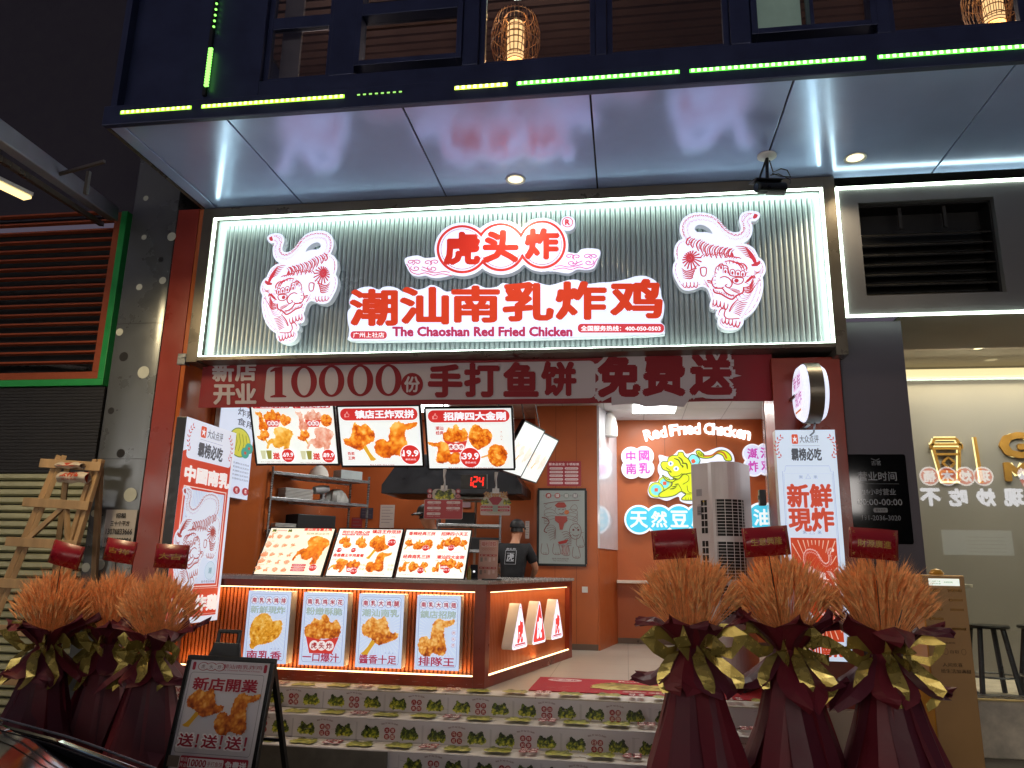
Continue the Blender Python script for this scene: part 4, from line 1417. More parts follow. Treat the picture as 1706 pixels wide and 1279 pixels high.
for k, (x, y, sx, sy, pw) in enumerate(((atz(1090, 680, CE).x, atz(1090, 680, CE).y, .62, .62, 20), (-2.6, 9.2, .6, .6, 26), (-2.9, 11.0, .6, .6, 12), (.3, 8.6, .6, .6, 30))):
    lo = tag(MB().box(-sx / 2, sx / 2, -sy / 2, sy / 2, -.012, .0).build('ceiling_panel_light', G_PANEL, None, (x, y, CE - .004)), ['square white ceiling light panel glowing above the lit orange wall', 'white ceiling light panel above the service counter, hidden behind hanging menus', 'white ceiling light panel at the back of the kitchen', 'white ceiling light panel just inside the entrance'][k], 'ceiling light', 'panel lights in the shop ceiling')
    lamp('panel_lamp', 'AREA', (x, y, CE - .03), pw, (1, .95, .88), sx, sy)
# exhaust hood in the kitchen
hd = thing('exhaust_hood', 'dark steel exhaust hood above the kitchen racks', 'hood', (-2.9, 11.0, 2.6))
MB().prism([(-.5, 0), (1.5, 0), (1.5, .12), (1.2, .55), (-.2, .55), (-.5, .12)], -.4, .6, M=Matrix.Rotation(R(90), 3, 'X')).build('hood_body', mat('dark_steel', '#3d3f44', .35, .7), hd, bevel=.006)
MB().box(-.4, 1.4, -.6, .4, -.006, -.001).build('filter', M_GRILLE, hd)

# ================================================================ main sign
sn = thing('shop_sign', 'long illuminated fluted shop sign with tiger emblems and red lettering', 'shop sign', (-1.21, 7.0, 3.56))
SX, SZ = -1.21, 3.56
def snb(b, x0, x1, y0, y1, z0, z1): b.box(x0 - SX, x1 - SX, y0 - 7.0, y1 - 7.0, z0 - SZ, z1 - SZ)
XL, XR, ZB, ZT = -4.33, 1.905, 3.675, 5.238
b = MB()
snb(b, -4.45, XL, 7.0, 7.6, 3.62, 5.328)
snb(b, XR, 2.012, 7.0, 7.6, 3.56, 5.328)
snb(b, XL, XR, 7.0, 7.6, ZT, 5.328)
snb(b, XL, XR, 7.0, 7.6, 3.635, ZB)
snb(b, XL + .001, XR - .001, 7.001, 7.014, ZT - .017, ZT + .001)  # lip added to keep the top strip's light off the soffit
b.build('frame', M_BRONZE, sn, bevel=.002)
b = MB(); snb(b, XL + .004, XR - .004, 7.12, 7.3, ZB + .004, ZT - .004)
b.build('back_panel', M_FLUTE, sn)
b = MB()
w = .02
snb(b, XL + .001, XL + w, 7.016, 7.04, ZB + w, ZT - w)
snb(b, XR - w, XR - .001, 7.016, 7.04, ZB + w, ZT - w)
snb(b, XL + .001, XR - .001, 7.018, 7.055, ZT - w, ZT - .001)
b.build('led_strip', G_SIGN, sn)
b = MB()
snb(b, XL + .001, XR - .001, 7.012, 7.03, ZB + .001, ZB + .010)
b.build('led_strip', glow('led_sign_bottom', (.8, 1, .86), 9), sn)
# half-round flutes with rounded tops
b = MB()
nf = 122
fx0, fx1 = XL + .10, XR - .08
rr = (fx1 - fx0) / nf / 2
zb_, zt_ = ZB + .02, ZT - .085
for k in range(nf):
    cx = fx0 + (2 * k + 1) * rr - SX
    prof = [(cx - rr * .96 * math.cos(PI * i / 6), -.006 - rr * 1.05 * math.sin(PI * i / 6)) for i in range(7)]
    vs, fs = [], []
    rows = [(zb_, 1), (zt_, 1), (zt_ + rr * .6, .8), (zt_ + rr, .05)]
    for z, s_ in rows:
        for x, y in prof:
            vs.append((cx + (x - cx) * s_, .12 + y * (s_ if s_ < 1 else 1), z - SZ))
    for j in range(3):
        for i in range(6):
            q = j * 7 + i
            fs.append((q, q + 1, q + 8, q + 7))
    b.add(vs, fs)
b.build('fluted_panel', M_FLUTE, sn, smooth=True, fix=False)
bx = MB(); bx.box(-.04, .05, -.01, .08, 0, .12)
bx.build('junction_box', M_STEEL, sn, (-4.5 - SX, 0, 3.59 - SZ), bevel=.004)

M_ACR = mat('white_acrylic_side', '#e3e6ea', .4, var=0, emit=(.8, .88, 1), es=.16)
YE = 6.955      # face of the raised boards


def zoomP(u0, v0, sc):           # photo crop pixel -> sign-local point on the face of the raised boards
    def P(u, v):
        p = at(u0 + u / sc, v0 + v / sc, YE)
        return (p.x - SX, p.z - SZ)
    return P


def board(name, polys, holes=(), t=.085):
    b = MB()
    for i, p in enumerate(polys):
        if sum(p[j][0] * p[(j + 1) % len(p)][1] - p[(j + 1) % len(p)][0] * p[j][1] for j in range(len(p))) < 0: p = p[::-1]
        b.prism(p, -t + .002 * i, -.0012 * (i + 1) if i else -.0006, holes=holes if i == 0 else ())
    return b.build(name, M_ACR, sn, (0, YE - 7.0, 0), FACE)


PT = zoomP(1110, 340, 5.811)
outl = [PT(*p) for p in smooth_pts(TIGER_OUT, 3, True)]
hole = [PT(*p) for p in smooth_pts(TIGER_HOLE, 3, True)]
xr = [p[0] for p in outl]; zr = [p[1] for p in outl]
# the left emblem is the mirror image of the right one
lx0, lx1 = at(432.7, 490, YE).x - SX, at(564.3, 450, YE).x - SX
lz0, lz1 = at(480, 572, YE).z - SZ, at(500, 385.4, YE).z - SZ
rx0, rx1, rz0, rz1 = min(xr), max(xr), min(zr), max(zr)
MIR = lambda p: (lx1 - (p[0] - rx0) / (rx1 - rx0) * (lx1 - lx0), lz0 + (p[1] - rz0) / (rz1 - rz0) * (lz1 - lz0))


def lit_face(outline, hole, name='lit_face'):
    a = Art(.0006)
    loops = [[Vector((x, y, 0)) for x, y in outline]] + ([[Vector((x, y, 0)) for x, y in hole]] if hole else [])
    flat = [p for l in loops for p in l]
    a.up()
    a.v += [(p.x, p.y, a.z) for p in flat]
    for t in geometry.tessellate_polygon(loops):
        q0_, q1_, q2_ = [flat[i] for i in t]
        if (q1_ - q0_).cross(q2_ - q0_).z < 0: t = (t[0], t[2], t[1])
        a.f.append(tuple(t)); a.c.append(H('#e4e9ff'))
    return a


for mir in (False, True):
    f = MIR if mir else (lambda p: p)
    ol, hl = [f(p) for p in outl], [f(p) for p in hole]
    bo = board('tiger_emblem', [ol], [hl])
    a = lit_face(ol, hl)
    a.P = (lambda u, v: MIR(PT(u, v))) if mir else PT
    kx = (Vector(PT(600, 600)) - Vector(PT(601, 600))).length
    tiger_lines(a, kx, '#b53844')
    a.build('red_linework', LITS, bo)

# upper logo: three joined discs, clouds, registered mark
PL = zoomP(660, 350, 4.874)
def disc(P, cx, cy, r, n=40, ry=None): return [P(cx + r * math.cos(2 * PI * i / n), cy + (ry or r) * math.sin(2 * PI * i / n)) for i in range(n)]
D = [(537, 318), (850, 302), (1185, 281)]
cl = [(68, 410), (85, 385), (120, 375), (180, 368), (230, 388), (290, 385), (340, 380), (400, 420), (460, 515), (420, 535), (340, 550), (280, 545), (240, 530), (190, 537), (130, 525), (95, 480)]
cr = [(1660, 345), (1640, 318), (1560, 310), (1500, 320), (1470, 350), (1420, 345), (1370, 340), (1320, 400), (1240, 490), (1290, 495), (1400, 512), (1470, 480), (1550, 485), (1610, 465), (1640, 400)]
polys = [disc(PL, D[1][0], D[1][1], 236, 48, 222), disc(PL, D[0][0], D[0][1], 226, 48, 218), disc(PL, D[2][0], D[2][1], 212, 48, 218), disc(PL, 1395, 107, 60), [PL(*p) for p in smooth_pts(cl, 3, True)], [PL(*p) for p in smooth_pts(cr, 3, True)]]
bo = board('logo_board', polys)
a = Art(.0006)
a.z = .0006
for p in polys: a.poly(p, '#e2e8ff', raw=True)
a.P = PL
for k, (r, ry, c) in enumerate(((208, 196, '#c8352f'), (186, 176, '#e2e8ff'), (173, 165, '#a8303a'), (169, 161, '#e2e8ff'))):
    for i, (cx, cy) in enumerate(D):
        f = (1, .96, .93)[i]
        a.ell(cx, cy, r * f, ry * 1.0, c, 48)
    # hide the inner arcs of each pair
    for i in range(2):
        mx = (D[i][0] + D[i + 1][0]) / 2
        if c == '#e2e8ff': a.poly([(mx - 40, D[i][1] - 70), (mx + 40, D[i + 1][1] - 70), (mx + 40, D[i + 1][1] + 70), (mx - 40, D[i][1] + 70)][::-1], c)
for ch, (cx, cy), s_ in zip('虎头炸', D, (1.02, 1, .96)):
    a.text(ch, cx, cy - 3, -240 * s_, '#bb2a1c', .055, w=262 * s_, rot=0)
    if ch == '虎': pass
kk = (Vector(PL(1, 0)) - Vector(PL(0, 0))).length
cloud_lines(a, 80, 545, 300, '#c2607e', 3 * kk) if False else None
P0 = a.P
a.P = lambda x, y: P0(75 + x * 330, 545 - y * 190)
cloud_lines(a, 0, 0, 1, '#c0406a', 6.5 * kk)
a.P = lambda x, y: P0(1652 - x * 330, 500 - y * 190)
cloud_lines(a, 0, 0, 1, '#c44a94', 6.5 * kk)
a.P = P0
a.ring(1393, 107, 42, 38, 6 * kk, '#cf3a40')
a.text('R', 1393, 107, -42, '#cf3a40', .06)
a.build('red_lettering', LITS, bo)

# lower name board
PN = zoomP(570, 455, 3.102)
no = [(30, 255), (28, 200), (45, 175), (35, 150), (50, 110), (75, 85), (110, 72), (150, 70), (190, 85), (210, 72), (250, 68), (290, 80), (320, 98), (350, 72), (390, 85), (430, 75), (460, 60), (500, 72), (540, 95), (600, 85), (650, 75), (690, 55), (740, 75), (800, 70), (830, 50), (890, 60), (940, 45), (980, 38), (1020, 50), (1070, 62), (1120, 50), (1170, 35), (1220, 35), (1260, 55), (1330, 48), (1390, 45), (1470, 30), (1520, 15), (1570, 15), (1620, 40), (1645, 80), (1650, 120), (1665, 160), (1660, 220), (1645, 250), (1665, 270), (1665, 300), (1645, 315), (1400, 325), (900, 338), (400, 345), (60, 348), (35, 325), (38, 290)]
no = [PN(*p) for p in smooth_pts(no, 3, True)]
bo = board('name_board', [no])
a = Art(.0006); a.z = .0006
a.poly(no, '#dde5ff', raw=True)
a.P = PN
for ch, x, y, hh, ww in (('潮', 163, 177, 178, 232), ('汕', 425, 168, 180, 236), ('南', 690, 160, 178, 232), ('乳', 962, 148, 190, 246), ('炸', 1235, 142, 186, 245), ('鸡', 1520, 132, 190, 252)):
    a.text(ch, x, y, -hh, '#bf3418', .042, w=ww)
a.text('The Chaoshan Red Fried Chicken', 725, 302, -46, '#a82850', .05, w=925, rot=.0)
a.rr(44, 300, 232, 340, 18, '#c03842')
a.text('广州上社店', 138, 320, -26, WHT, .012, w=160)
a.rr(1218, 262, 1664, 308, 20, '#c03842')
a.text('全国服务热线：400-050-0503', 1440, 286, -27, WHT, .03, w=410)
a.build('red_lettering', LITS, bo)

# ================================================================ opening banner under the sign
def rr_pts(x0, y0, x1, y1, r):
    pts = []
    for cx, cy, q in ((x1 - r, y1 - r, 0), (x0 + r, y1 - r, 90), (x0 + r, y0 + r, 180), (x1 - r, y0 + r, 270)):
        pts += [(cx + r * math.cos(R(q + k * 18)), cy + r * math.sin(R(q + k * 18))) for k in range(6)]
    return pts
bn = thing('opening_banner', 'dark red fabric banner with pale grey giveaway lettering under the sign', 'banner', (-1.5, 7.2, 3.165))
BW, BH = 5.76, .50
wav = lambda x: .012 * math.sin(2.1 * x) + .006 * math.sin(7 * x + 1)
b = MB()
b.grid(lambda s_, t_: ((s_ - .5) * BW, wav((s_ - .5) * BW) * (1 - .3 * t_) + .012, t_ * BH + .02), 90, 6)
b.grid(lambda s_, t_: ((s_ - .5) * BW, wav((s_ - .5) * BW) * (1 - .3 * t_) + .017, t_ * BH + .02), 90, 6)
CRIM = '#861a26'
b.build('cloth', mat('banner_cloth', CRIM, .7, var=.1, scale=3, bump=.05), bn, smooth=True, fix=False)
a = Art(.0006)
Z0 = 586
def PB(u, v):                       # 1706 x 706 crop at (300,570), 2.941
    p = at(300 + u / 2.941, 570 + v / 2.941, 7.2)
    return (p.x + 1.5, p.z - 3.165)
a.P = PB
PAL = '#bdb3ba'
for t, x, y in (('新', 207, 142), ('店', 318, 140), ('开', 212, 254), ('业', 318, 250)):
    a.text(t, x, y, -92, PAL, .04, w=98)
def plate(u0, v0, u1, v1, r):
    a.poly([(u0 + r, v0), (u1 - r, v0), (u1, v0 + r), (u1, v1 - r), (u1 - r, v1), (u0 + r, v1), (u0, v1 - r), (u0, v0 + r)][::-1], PAL)
# plate, drawn on the banner plane
pl = rr_pts(*PB(408, 292), *PB(2034, 88), .06)
a.poly(pl, PAL, raw=True)
def zero(cx, cy, rx, ry):
    a.ell(cx, cy, rx, ry, CRIM, 32); a.ell(cx, cy, rx * .52, ry * .86, PAL, 28)
a.poly([(462, 122), (500, 118), (500, 255), (518, 262), (518, 268), (440, 270), (440, 263), (462, 255), (462, 140), (440, 146), (440, 138)][::-1], CRIM)
for cx, cy in ((605, 192), (742, 190), (884, 188), (1022, 186)): zero(cx, cy, 64, 78)
a.ell(1138, 207, 54, 56, CRIM)
a.text('份', 1138, 207, -74, PAL, .03, w=72)
for t, x, y, s_ in (('手', 1300, 190, 150), ('打', 1478, 184, 155), ('鱼', 1670, 182, 155), ('饼', 1855, 178, 155)):
    a.text(t, x, y, -s_, CRIM, .05, w=s_ * 1.02)
st = []
rnd = random.Random(4)
c0 = (2330, 165)
for i in range(22):
    t = 2 * PI * i / 22
    f = 1.0 if i % 2 == 0 else .78
    st.append((c0[0] + (330 * f + (90 if abs(t) < .1 else 0)) * math.cos(t), max(52, min(318, c0[1] + 190 * f * math.sin(t)))))
a.poly(st[::-1], PAL)
for t, x, y, s_ in (('免', 2150, 165, 190), ('费', 2370, 160, 190), ('送', 2600, 158, 190)):
    a.text(t, x, y, -s_ * 1.1, PAL, .1, w=s_ * 1.1)
    a.text(t, x, y, -s_, CRIM, .06, w=s_)
lo = a.build('lettering', INKM, bn, (0, 0, 0), FACE)
bm = bmesh.new(); bm.from_mesh(lo.data)
for k in range(-30, 31):
    bmesh.ops.bisect_plane(bm, geom=bm.verts[:] + bm.edges[:] + bm.faces[:], plane_co=(k * .096 + .011, 0, 0), plane_no=(1, 0, 0))
for v in bm.verts: v.co.z += -wav(v.co.x) * (1 - .3 * (v.co.y - .02) / BH) - .008
bm.to_mesh(lo.data); bm.free()
b = MB(); b.tube([(-2.9, .02, .53), (2.9, .02, .53)], .012, 8); b.build('top_rod', M_STEEL, bn)
# ================================================================ service counter
ct = thing('service_counter', 'orange fluted service counter with stone top and glowing light strips', 'counter', (-1.318, 7.374, ZL))
CX, CY = -1.318, 7.374
SA = Vector((.62, 2.75, 0)).normalized()        # direction of the side
SN = Vector((SA.y, -SA.x, 0))                    # its outward normal
SL = 2.82
def ctb(name, m, x0, x1, y0, y1, z0, z1, parent=ct, bevel=0):
    return MB().box(x0 - CX, x1 - CX, y0 - CY, y1 - CY, z0 - ZL, z1 - ZL).build(name, m, parent, bevel=bevel)
M_BROWN = mat('red_brown_laminate', '#7e2c14', .35, var=.12, scale=4)
b = MB()
def cb_(x0, x1, y0, y1, z0, z1): b.box(x0 - CX, x1 - CX, y0 - CY, y1 - CY, z0 - ZL, z1 - ZL)
cb_(-4.42, -1.43, CY, CY + .1, ZL, .638)
cb_(-4.42, -1.43, CY, CY + .1, 1.402, 1.47)
cb_(-1.43, CX, CY, CY + .1, ZL, 1.47)
cb_(-4.42, -1.43, CY + .1, CY + .12, ZL, 1.47)
b.build('front_frame', M_BROWN, ct, bevel=.003)
fl = MB()
k = 0
x = -4.41
while x < -1.44:
    fl.box(x - CX, x + .026 - CX, .055, .085, .64 - ZL, 1.40 - ZL)
    x += .040
fl.build('fluted_front', M_ORANGE, ct, bevel=.006)
ctb('flute_back', M_ORANGE, -4.42, -1.43, CY + .085, CY + .099, .638, 1.402)
ctb('light_strip', G_WARM, -4.41, -1.435, CY + .004, CY + .02, .6385, .650)
ctb('light_strip', G_WARM, -4.41, -1.435, CY + .03, CY + .05, 1.392, 1.4015)
# worktop
tp = MB()
P_ = [(-4.42 - CX, -.03), (.02, -.03), (SA.x * SL + SN.x * .03 + .0, SA.y * SL), (SA.x * SL - .75, SA.y * SL), (-.70, .72), (-4.42 - CX, .72)]
tp.prism(P_[::1], 1.47 - ZL, 1.505 - ZL)
tp.build('worktop', M_CTOP, ct, bevel=.004)
# angled side, in its own frame: x along the side, y inward, z up
sM = Matrix((SA, -SN, Vector((0, 0, 1)))).transposed()
def sideb(b, x0, x1, y0, y1, z0, z1):
    b.obox(sM @ Vector(((x0 + x1) / 2, (y0 + y1) / 2, (z0 + z1) / 2 - ZL)), (x1 - x0, y1 - y0, z1 - z0), sM)
b = MB()
sideb(b, .002, SL, .0, .1, ZL, .64)
sideb(b, .002, SL, .0, .1, 1.40, 1.469)
sideb(b, .002, .1, .0, .1, .64, 1.40)
sideb(b, SL - .12, SL, .0, .1, .64, 1.40)
sideb(b, .1, SL, .1, .12, ZL, 1.469)
b.build('side_frame', M_BROWN, ct, bevel=.003)
fl = MB()
x = .105
while x < SL - .13:
    sideb(fl, x, x + .026, .055, .085, .64, 1.40)
    x += .040
fl.build('fluted_side', M_ORANGE, ct, bevel=.006)
b = MB(); sideb(b, .1, SL - .12, .085, .099, .64, 1.40); b.build('flute_back', M_ORANGE, ct)
b = MB(); sideb(b, .11, SL - .13, .004, .02, .6405, .652); b.build('light_strip', G_WARM, ct)
b = MB(); sideb(b, .11, SL - .13, .03, .05, 1.39, 1.3995); b.build('light_strip', G_WARM, ct)
for k in range(2):
    lamp('counter_glow', 'AREA', (-2.9, CY - .0, (.66, 1.385)[k]), 5, (1, .6, .26), 2.9, .04, ((PI, 0, 0), (0, 0, 0))[k])
ang = math.atan2(SA.y, SA.x)
for k in range(2):
    c = Vector((CX, CY, 0)) + SA * (SL / 2) + SN * .01
    lamp('counter_glow', 'AREA', (c.x, c.y, (.66, 1.38)[k]), 3, (1, .6, .26), 2.5, .04, ((PI, 0, -ang), (0, 0, ang))[k])

# triangular lightboxes on the side
def tri_pts(w, h, r):
    base = [(-w / 2, 0), (w / 2, 0), (0, h)]
    out = []
    for i in range(3):
        p, a_, c_ = Vector(base[i]), Vector(base[i - 1]), Vector(base[(i + 1) % 3])
        d0, d1 = (a_ - p).normalized(), (c_ - p).normalized()
        for t in range(6):
            s_ = t / 5
            q = p + d0 * r * (1 - s_) ** 2 + d1 * r * s_ ** 2
            out.append((q.x, q.y))
    return out


def hit_side(u, v):          # where a photo ray meets the counter side
    d = ray(u, v)
    t = (Vector((CX, CY, 0)) - EYE).dot(SN) / d.dot(SN)
    return EYE + d * t
tl = [(857, 1082, 'first white triangle lightbox with red character, nearest the counter corner', 0), (884, 1075, 'red triangle lightbox with white character in the middle of three', 1), (908, 1066, 'last white triangle lightbox with red character, furthest along the counter', 0)]
for k, (u, v, lab, inv) in enumerate(tl):
    s_ = (.62, 1.21, 1.84)[k]
    p = Vector((CX, CY, .845)) + SA * s_ + SN * .115
    o = thing('triangle_lightbox', lab, 'lightbox', p, (PI / 2, 0, ang), 'triangle lightboxes on the counter side')
    w, h = .46, .46
    MB().prism(tri_pts(w, h, .06), -.115, -.002).build('casing', M_WHITE, o, bevel=.004)
    a = Art(.0006)
    a.poly(tri_pts(w, h, .06), '#eef1ff')
    c0_, c1_ = ('#d23a34', '#eef1ff') if inv else ('#eef1ff', '#d23a34')
    a.P = lambda x, y: (x, y)
    T = lambda q, f, dy: [(x * f, y * f + dy) for x, y in q]
    a.poly(T(tri_pts(w, h, .06), .88, .022), '#d23a34')
    a.poly(T(tri_pts(w, h, .06), .84, .028) if not inv else T(tri_pts(w, h, .06), .87, .0235), c0_)
    a.text('虎', 0, .16, .2, c1_, .05, w=.15)
    if not inv: a.rect(-.15, .035, .15, .05, '#b03038')
    a.build('lit_face', LITS, o)

# ---------------------------------------------------------------- poster lightboxes on the counter front
def poster(a, top, mid, low, kind, seed, lw=.8):
    a.rect(0, 0, 1, 1, '#c8d8f6')
    a.rect(.012, .008, .988, .992, '#cbdcf8')
    rays(a, .5, .5, .32, .6, 44, .0022, '#dde9fb', .68)
    a.line(rr_pts(.06, .045, .94, .955, .05), .0024, '#59608c', True)
    bubbles(a, top, .5, .87, .085, .172, '#5a4a80', '#e4eafa', '#b03040', .003)
    a.text(mid, .5, .74, .1, '#86998f', .03, w=.8)
    a.text(mid, .497, .742, .1, '#b2c6c2', .008, w=.79)
    if kind == 'cutlet': food(a, 'cutlet', .12, .19, .86, .69, seed, GOLD, 54, fs=9)
    elif kind == 'bucket': food(a, 'bucket', .11, .165, .89, .7, seed, CRUST, 54, fs=7)
    elif kind == 'leg': food(a, 'leg', .1, .165, .92, .69, seed, CRUST, 54, fs=7)
    else: food(a, 'wing', .07, .175, .88, .69, seed, CRUST, 54, fs=7)
    a.text(low, .5, .115, .115, '#a82a4c', .022, w=lw)
    if kind in ('cutlet', 'leg'):
        a.line([(.72, .195), (.76, .195), (.74, .225)], .003, '#5a5f70', True)
        for x in (.66, .82): a.text('米', x, .205, .02, '#5a5f70')
    if kind == 'wing':
        bubbles(a, '虎头炸', .87, .42, .048, .082, '#8a5a80', '#dfe6f8', '#b4424e', .0018, vert=True)


PX = [(-3.661, -3.222), (-3.094, -2.648), (-2.536, -2.09), (-1.964, -1.543)]
PD = [('南乳大鸡排', '新鮮現炸', '南乳香', 'cutlet', 'blue lit poster box showing a golden flat chicken cutlet'), ('南乳鸡米花', '粉嫩酥脆', '一口爆汁', 'bucket', 'blue lit poster box showing a red bucket of popcorn chicken'), ('南乳大鸡腿', '潮汕南乳', '醬香十足', 'leg', 'blue lit poster box showing a fried drumstick with its bone'), ('南乳大鸡翅', '鎮店招牌', '排隊王', 'wing', 'blue lit poster box showing a big fried chicken wing')]
for k, (x0, x1) in enumerate(PX):
    t_, m_, l_, kd, lab = PD[k]
    panel('poster_lightbox', lab, 'lightbox', ((x0 + x1) / 2, 7.28, .698), x1 - x0, .666, .145, poster, LIT, kw=dict(top=t_, mid=m_, low=l_, kind=kd, seed=k + 1), rim=0, group='poster lightboxes on the counter front', case=M_CASE)

# ---------------------------------------------------------------- slanted menu screens on the worktop
def menu_multi(a):
    a.rect(0, 0, 1, 1, '#fff3da')
    for x in (.28, .04): food(a, 'clump', x, .90, x + .07, .97, 3, LEAF, 10)
    a.text('∞∞∞∞∞∞', .19, .935, .025, '#c23028', .05, w=.15)
    k = 0
    for r, y in enumerate((.76, .56, .36, .2, .04)):
        a.text(('南乳大鸡翅', '南乳大鸡腿', '南乳大鸡排', '南乳鸡米花', '小食饮品')[r], .08, y + .135, .02, '#8a5a50', .01, w=.12)
        for c in range(4):
            x = .02 + c * .13
            s_ = .10 if c == 0 else .08
            food(a, ('wing', 'blob', 'pile', 'cutlet', 'leg')[(r + c) % 5], x, y, x + s_, y + (.12 if c == 0 else .085), k, ['#d86a3a', '#e88a58', '#f2b28a', '#f8d2b0'], 10)
            k += 1
            a.line([(x, y - .012), (x + .09, y - .012)], .002, '#e6a890')
    a.text('潮汕南香霸王鸡', .76, .92, .06, '#d5332a', .04, w=.42)
    a.rr(.6, .8, .97, .86, .02, '#f2ecd0', ry=.03)
    a.text('招牌潮汕全鸡', .78, .83, .045, '#9a8a4a', .0, w=.34)
    food(a, 'whole', .53, .17, 1.0, .78, 8, ['#8a2c04', '#c4560a', '#e87a10', '#f59a2a', '#ffc060'], 44, fs=5)
    for i in range(3):
        a.rr(.55, .05 + .05 * i, .76, .092 + .05 * i, .02, '#cf3a36')
        a.text('外酥里嫩鲜香多汁', .655, .071 + .05 * i, .022, WHT, .0, w=.17)
    price(a, .87, .12, .055, '32.9')


def menu_two(a):
    a.rect(0, 0, 1, 1, '#fffdf2')
    a.text('同价任选随心拼', .28, .92, .065, '#d5332a', .04, w=.42)
    for x in (.17, .39):
        a.rr(x - .1, .85, x + .1, .88, .01, '#cf3a36'); a.text('任选两款小食', x, .865, .018, WHT, 0, w=.16)
    food(a, 'pile', .06, .66, .22, .84, 2, CRUSTO, 22); food(a, 'blob', .13, .58, .26, .7, 3, CRUSTO, 20)
    food(a, 'pile', .32, .64, .46, .84, 4, CRUSTO, 22); food(a, 'blob', .37, .58, .5, .7, 5, CRUSTO, 20)
    price(a, .1, .53, .04, '19'); price(a, .32, .53, .04, '29.9')
    a.text('南香霸王半鸡套餐', .27, .42, .065, '#d5332a', .04, w=.46)
    a.text('(热卖)', .07, .33, .04, '#c04038', .0)
    food(a, 'whole', .03, .07, .3, .35, 6, CRUSTO, 28); food(a, 'bucket', .28, .08, .48, .34, 7, CRUSTO, 26)
    price(a, .42, .09, .05, '35.9')
    a.text('镇店王炸双拼', .76, .91, .075, '#d5332a', .045, w=.44)
    a.text('(招牌)', .88, .8, .04, '#c04038', .0)
    food(a, 'leg', .54, .34, .86, .84, 8, CRUSTO, 40)
    price(a, .88, .68, .062, '19.9')
    food(a, 'wing', .58, .07, .92, .48, 9, CRUSTO, 40)
    for x in (.53, .95):
        a.text('外酥', x, .21, .05, '#b9b26a', .0); a.text('里嫩', x, .13, .05, '#b9b26a', .0)
    a.text('南乳大鸡腿+南乳大鸡翅', .74, .035, .022, '#6a4a40', 0, w=.3)


def menu_four(a):
    a.rect(0, 0, 1, 1, '#fffdf2')
    for t, x, y in (('香辣经典三拼', .26, .91), ('招牌四小天王', .75, .91), ('经典南乳三拼', .25, .43), ('潮汕四大金刚', .75, .43)):
        a.text(t, x, y, .075, '#d5332a', .04, w=.4)
    s_ = 0
    for x, y in ((.03, .55), (.52, .55), (.03, .08), (.52, .08)):
        a.text('(经典)', x + .05, y + .25, .03, '#c04038', 0)
        ks = [('leg', 'pile', 'blob'), ('wing', 'pile', 'blob', 'leg'), ('wing', 'heart', 'leg'), ('wing', 'bucket', 'heart', 'leg')][s_]
        for i, kd in enumerate(ks):
            xx = x + i * (.42 / len(ks)); yy = y + (.06 if i in (1, 2) and len(ks) == 4 else .0)
            food(a, kd, xx, yy + .02, xx + .155 - .01 * len(ks) + .02, yy + .23, 10 + s_ * 5 + i, CRUSTO, 22, flip=(i == len(ks) - 1))
        price(a, x + (.33 if len(ks) == 3 else .22), y + .05, .048, ('25.9', '33.9', '29.9', '39.9')[s_])
        a.text('南乳大鸡腿+南乳鸡米花+南乳大鸡排', x + .2, y - .035, .018, '#6a4a40', 0, w=.34)
        s_ += 1


ps = [(at(420, 956, 7.55).x, at(536, 958, 7.55).x), (at(540, 958, 7.55).x, at(655, 959.5, 7.55).x), (at(656.7, 959.5, 7.55).x, at(774.6, 962.6, 7.55).x)]
for k, (x0, x1) in enumerate(ps):
    lab = ['slanted lit menu screen with rows of small snacks and a whole chicken', 'slanted lit menu screen with a drumstick and a wing at right', 'slanted lit menu screen with four combo meals, nearest the till'][k]
    o = panel('counter_menu_screen', lab, 'menu screen', ((x0 + x1) / 2, 7.55, 1.507), x1 - x0 - .015, .585, .045, (menu_multi, menu_two, menu_four)[k], LITB, (PI / 2 - R(32.9), 0, 0), 'menu screens on the worktop', M_BLACK, .008)
    MB().box(-.12, .12, .1, .5, -.16, -.05).build('stand', M_BLACK, o)

# ---------------------------------------------------------------- hanging menu screens
def hang_combo(a):
    a.rect(0, 0, 1, 1, '#e9efe9')
    for j, (t, pr, pale) in enumerate((('潮汕全鸡大套餐', '69.9', 0), ('霸王全鸡豪华餐', '89.9', 1))):
        P0 = a.P
        a.P = lambda x, y, j=j: P0(j * .49 + .015 + x * .475, y)
        a.rr(.03, .915, .96, .99, .04, '#c62f38', ry=.035)
        thumb(a, .12, .952, .045, .004, '#e8a8a0')
        a.text(t, .58, .952, .052, WHT, .03, w=.7)
        rp = CRUSTO if not pale else ['#b0502a', '#cf7a5a', '#e09a80', '#eec0a8', '#f4d8c8']
        food(a, 'wing', .08, .55, .38, .87, 1 + j * 7, CRUSTO if not pale else rp, 24, True)
        food(a, 'bucket', .3, .62, .72, .9, 2 + j * 7, rp, 30)
        food(a, 'heart' if not pale else 'blob', .7, .63, .98, .82, 3 + j * 7, CRUSTO, 22)
        food(a, 'leg', .08, .32, .4, .58, 4 + j * 7, CRUSTO, 24, True)
        food(a, 'whole', .3, .2, 1.0, .62, 5 + j * 7, GOLD if not pale else rp, 40, fs=4)
        for i, c in enumerate(('#c7c8a0', '#8f8a3a')):
            a.poly([(.12 + .15 * i, .24), (.26 + .15 * i, .24), (.24 + .15 * i, .1), (.15 + .15 * i, .1)], c)
        a.text('送', .52, .15, .1, '#d0342e', .06)
        price(a, .82, .155, .16, pr, '单点价84元')
        a.text('南乳大鸡翅+南乳大鸡腿+南乳鸡米花', .5, .055, .016, '#8a4a48', 0, w=.8)
        a.text('南乳大鸡排+饮品两杯', .5, .03, .014, '#8a4a48', 0, w=.5)
        a.P = P0


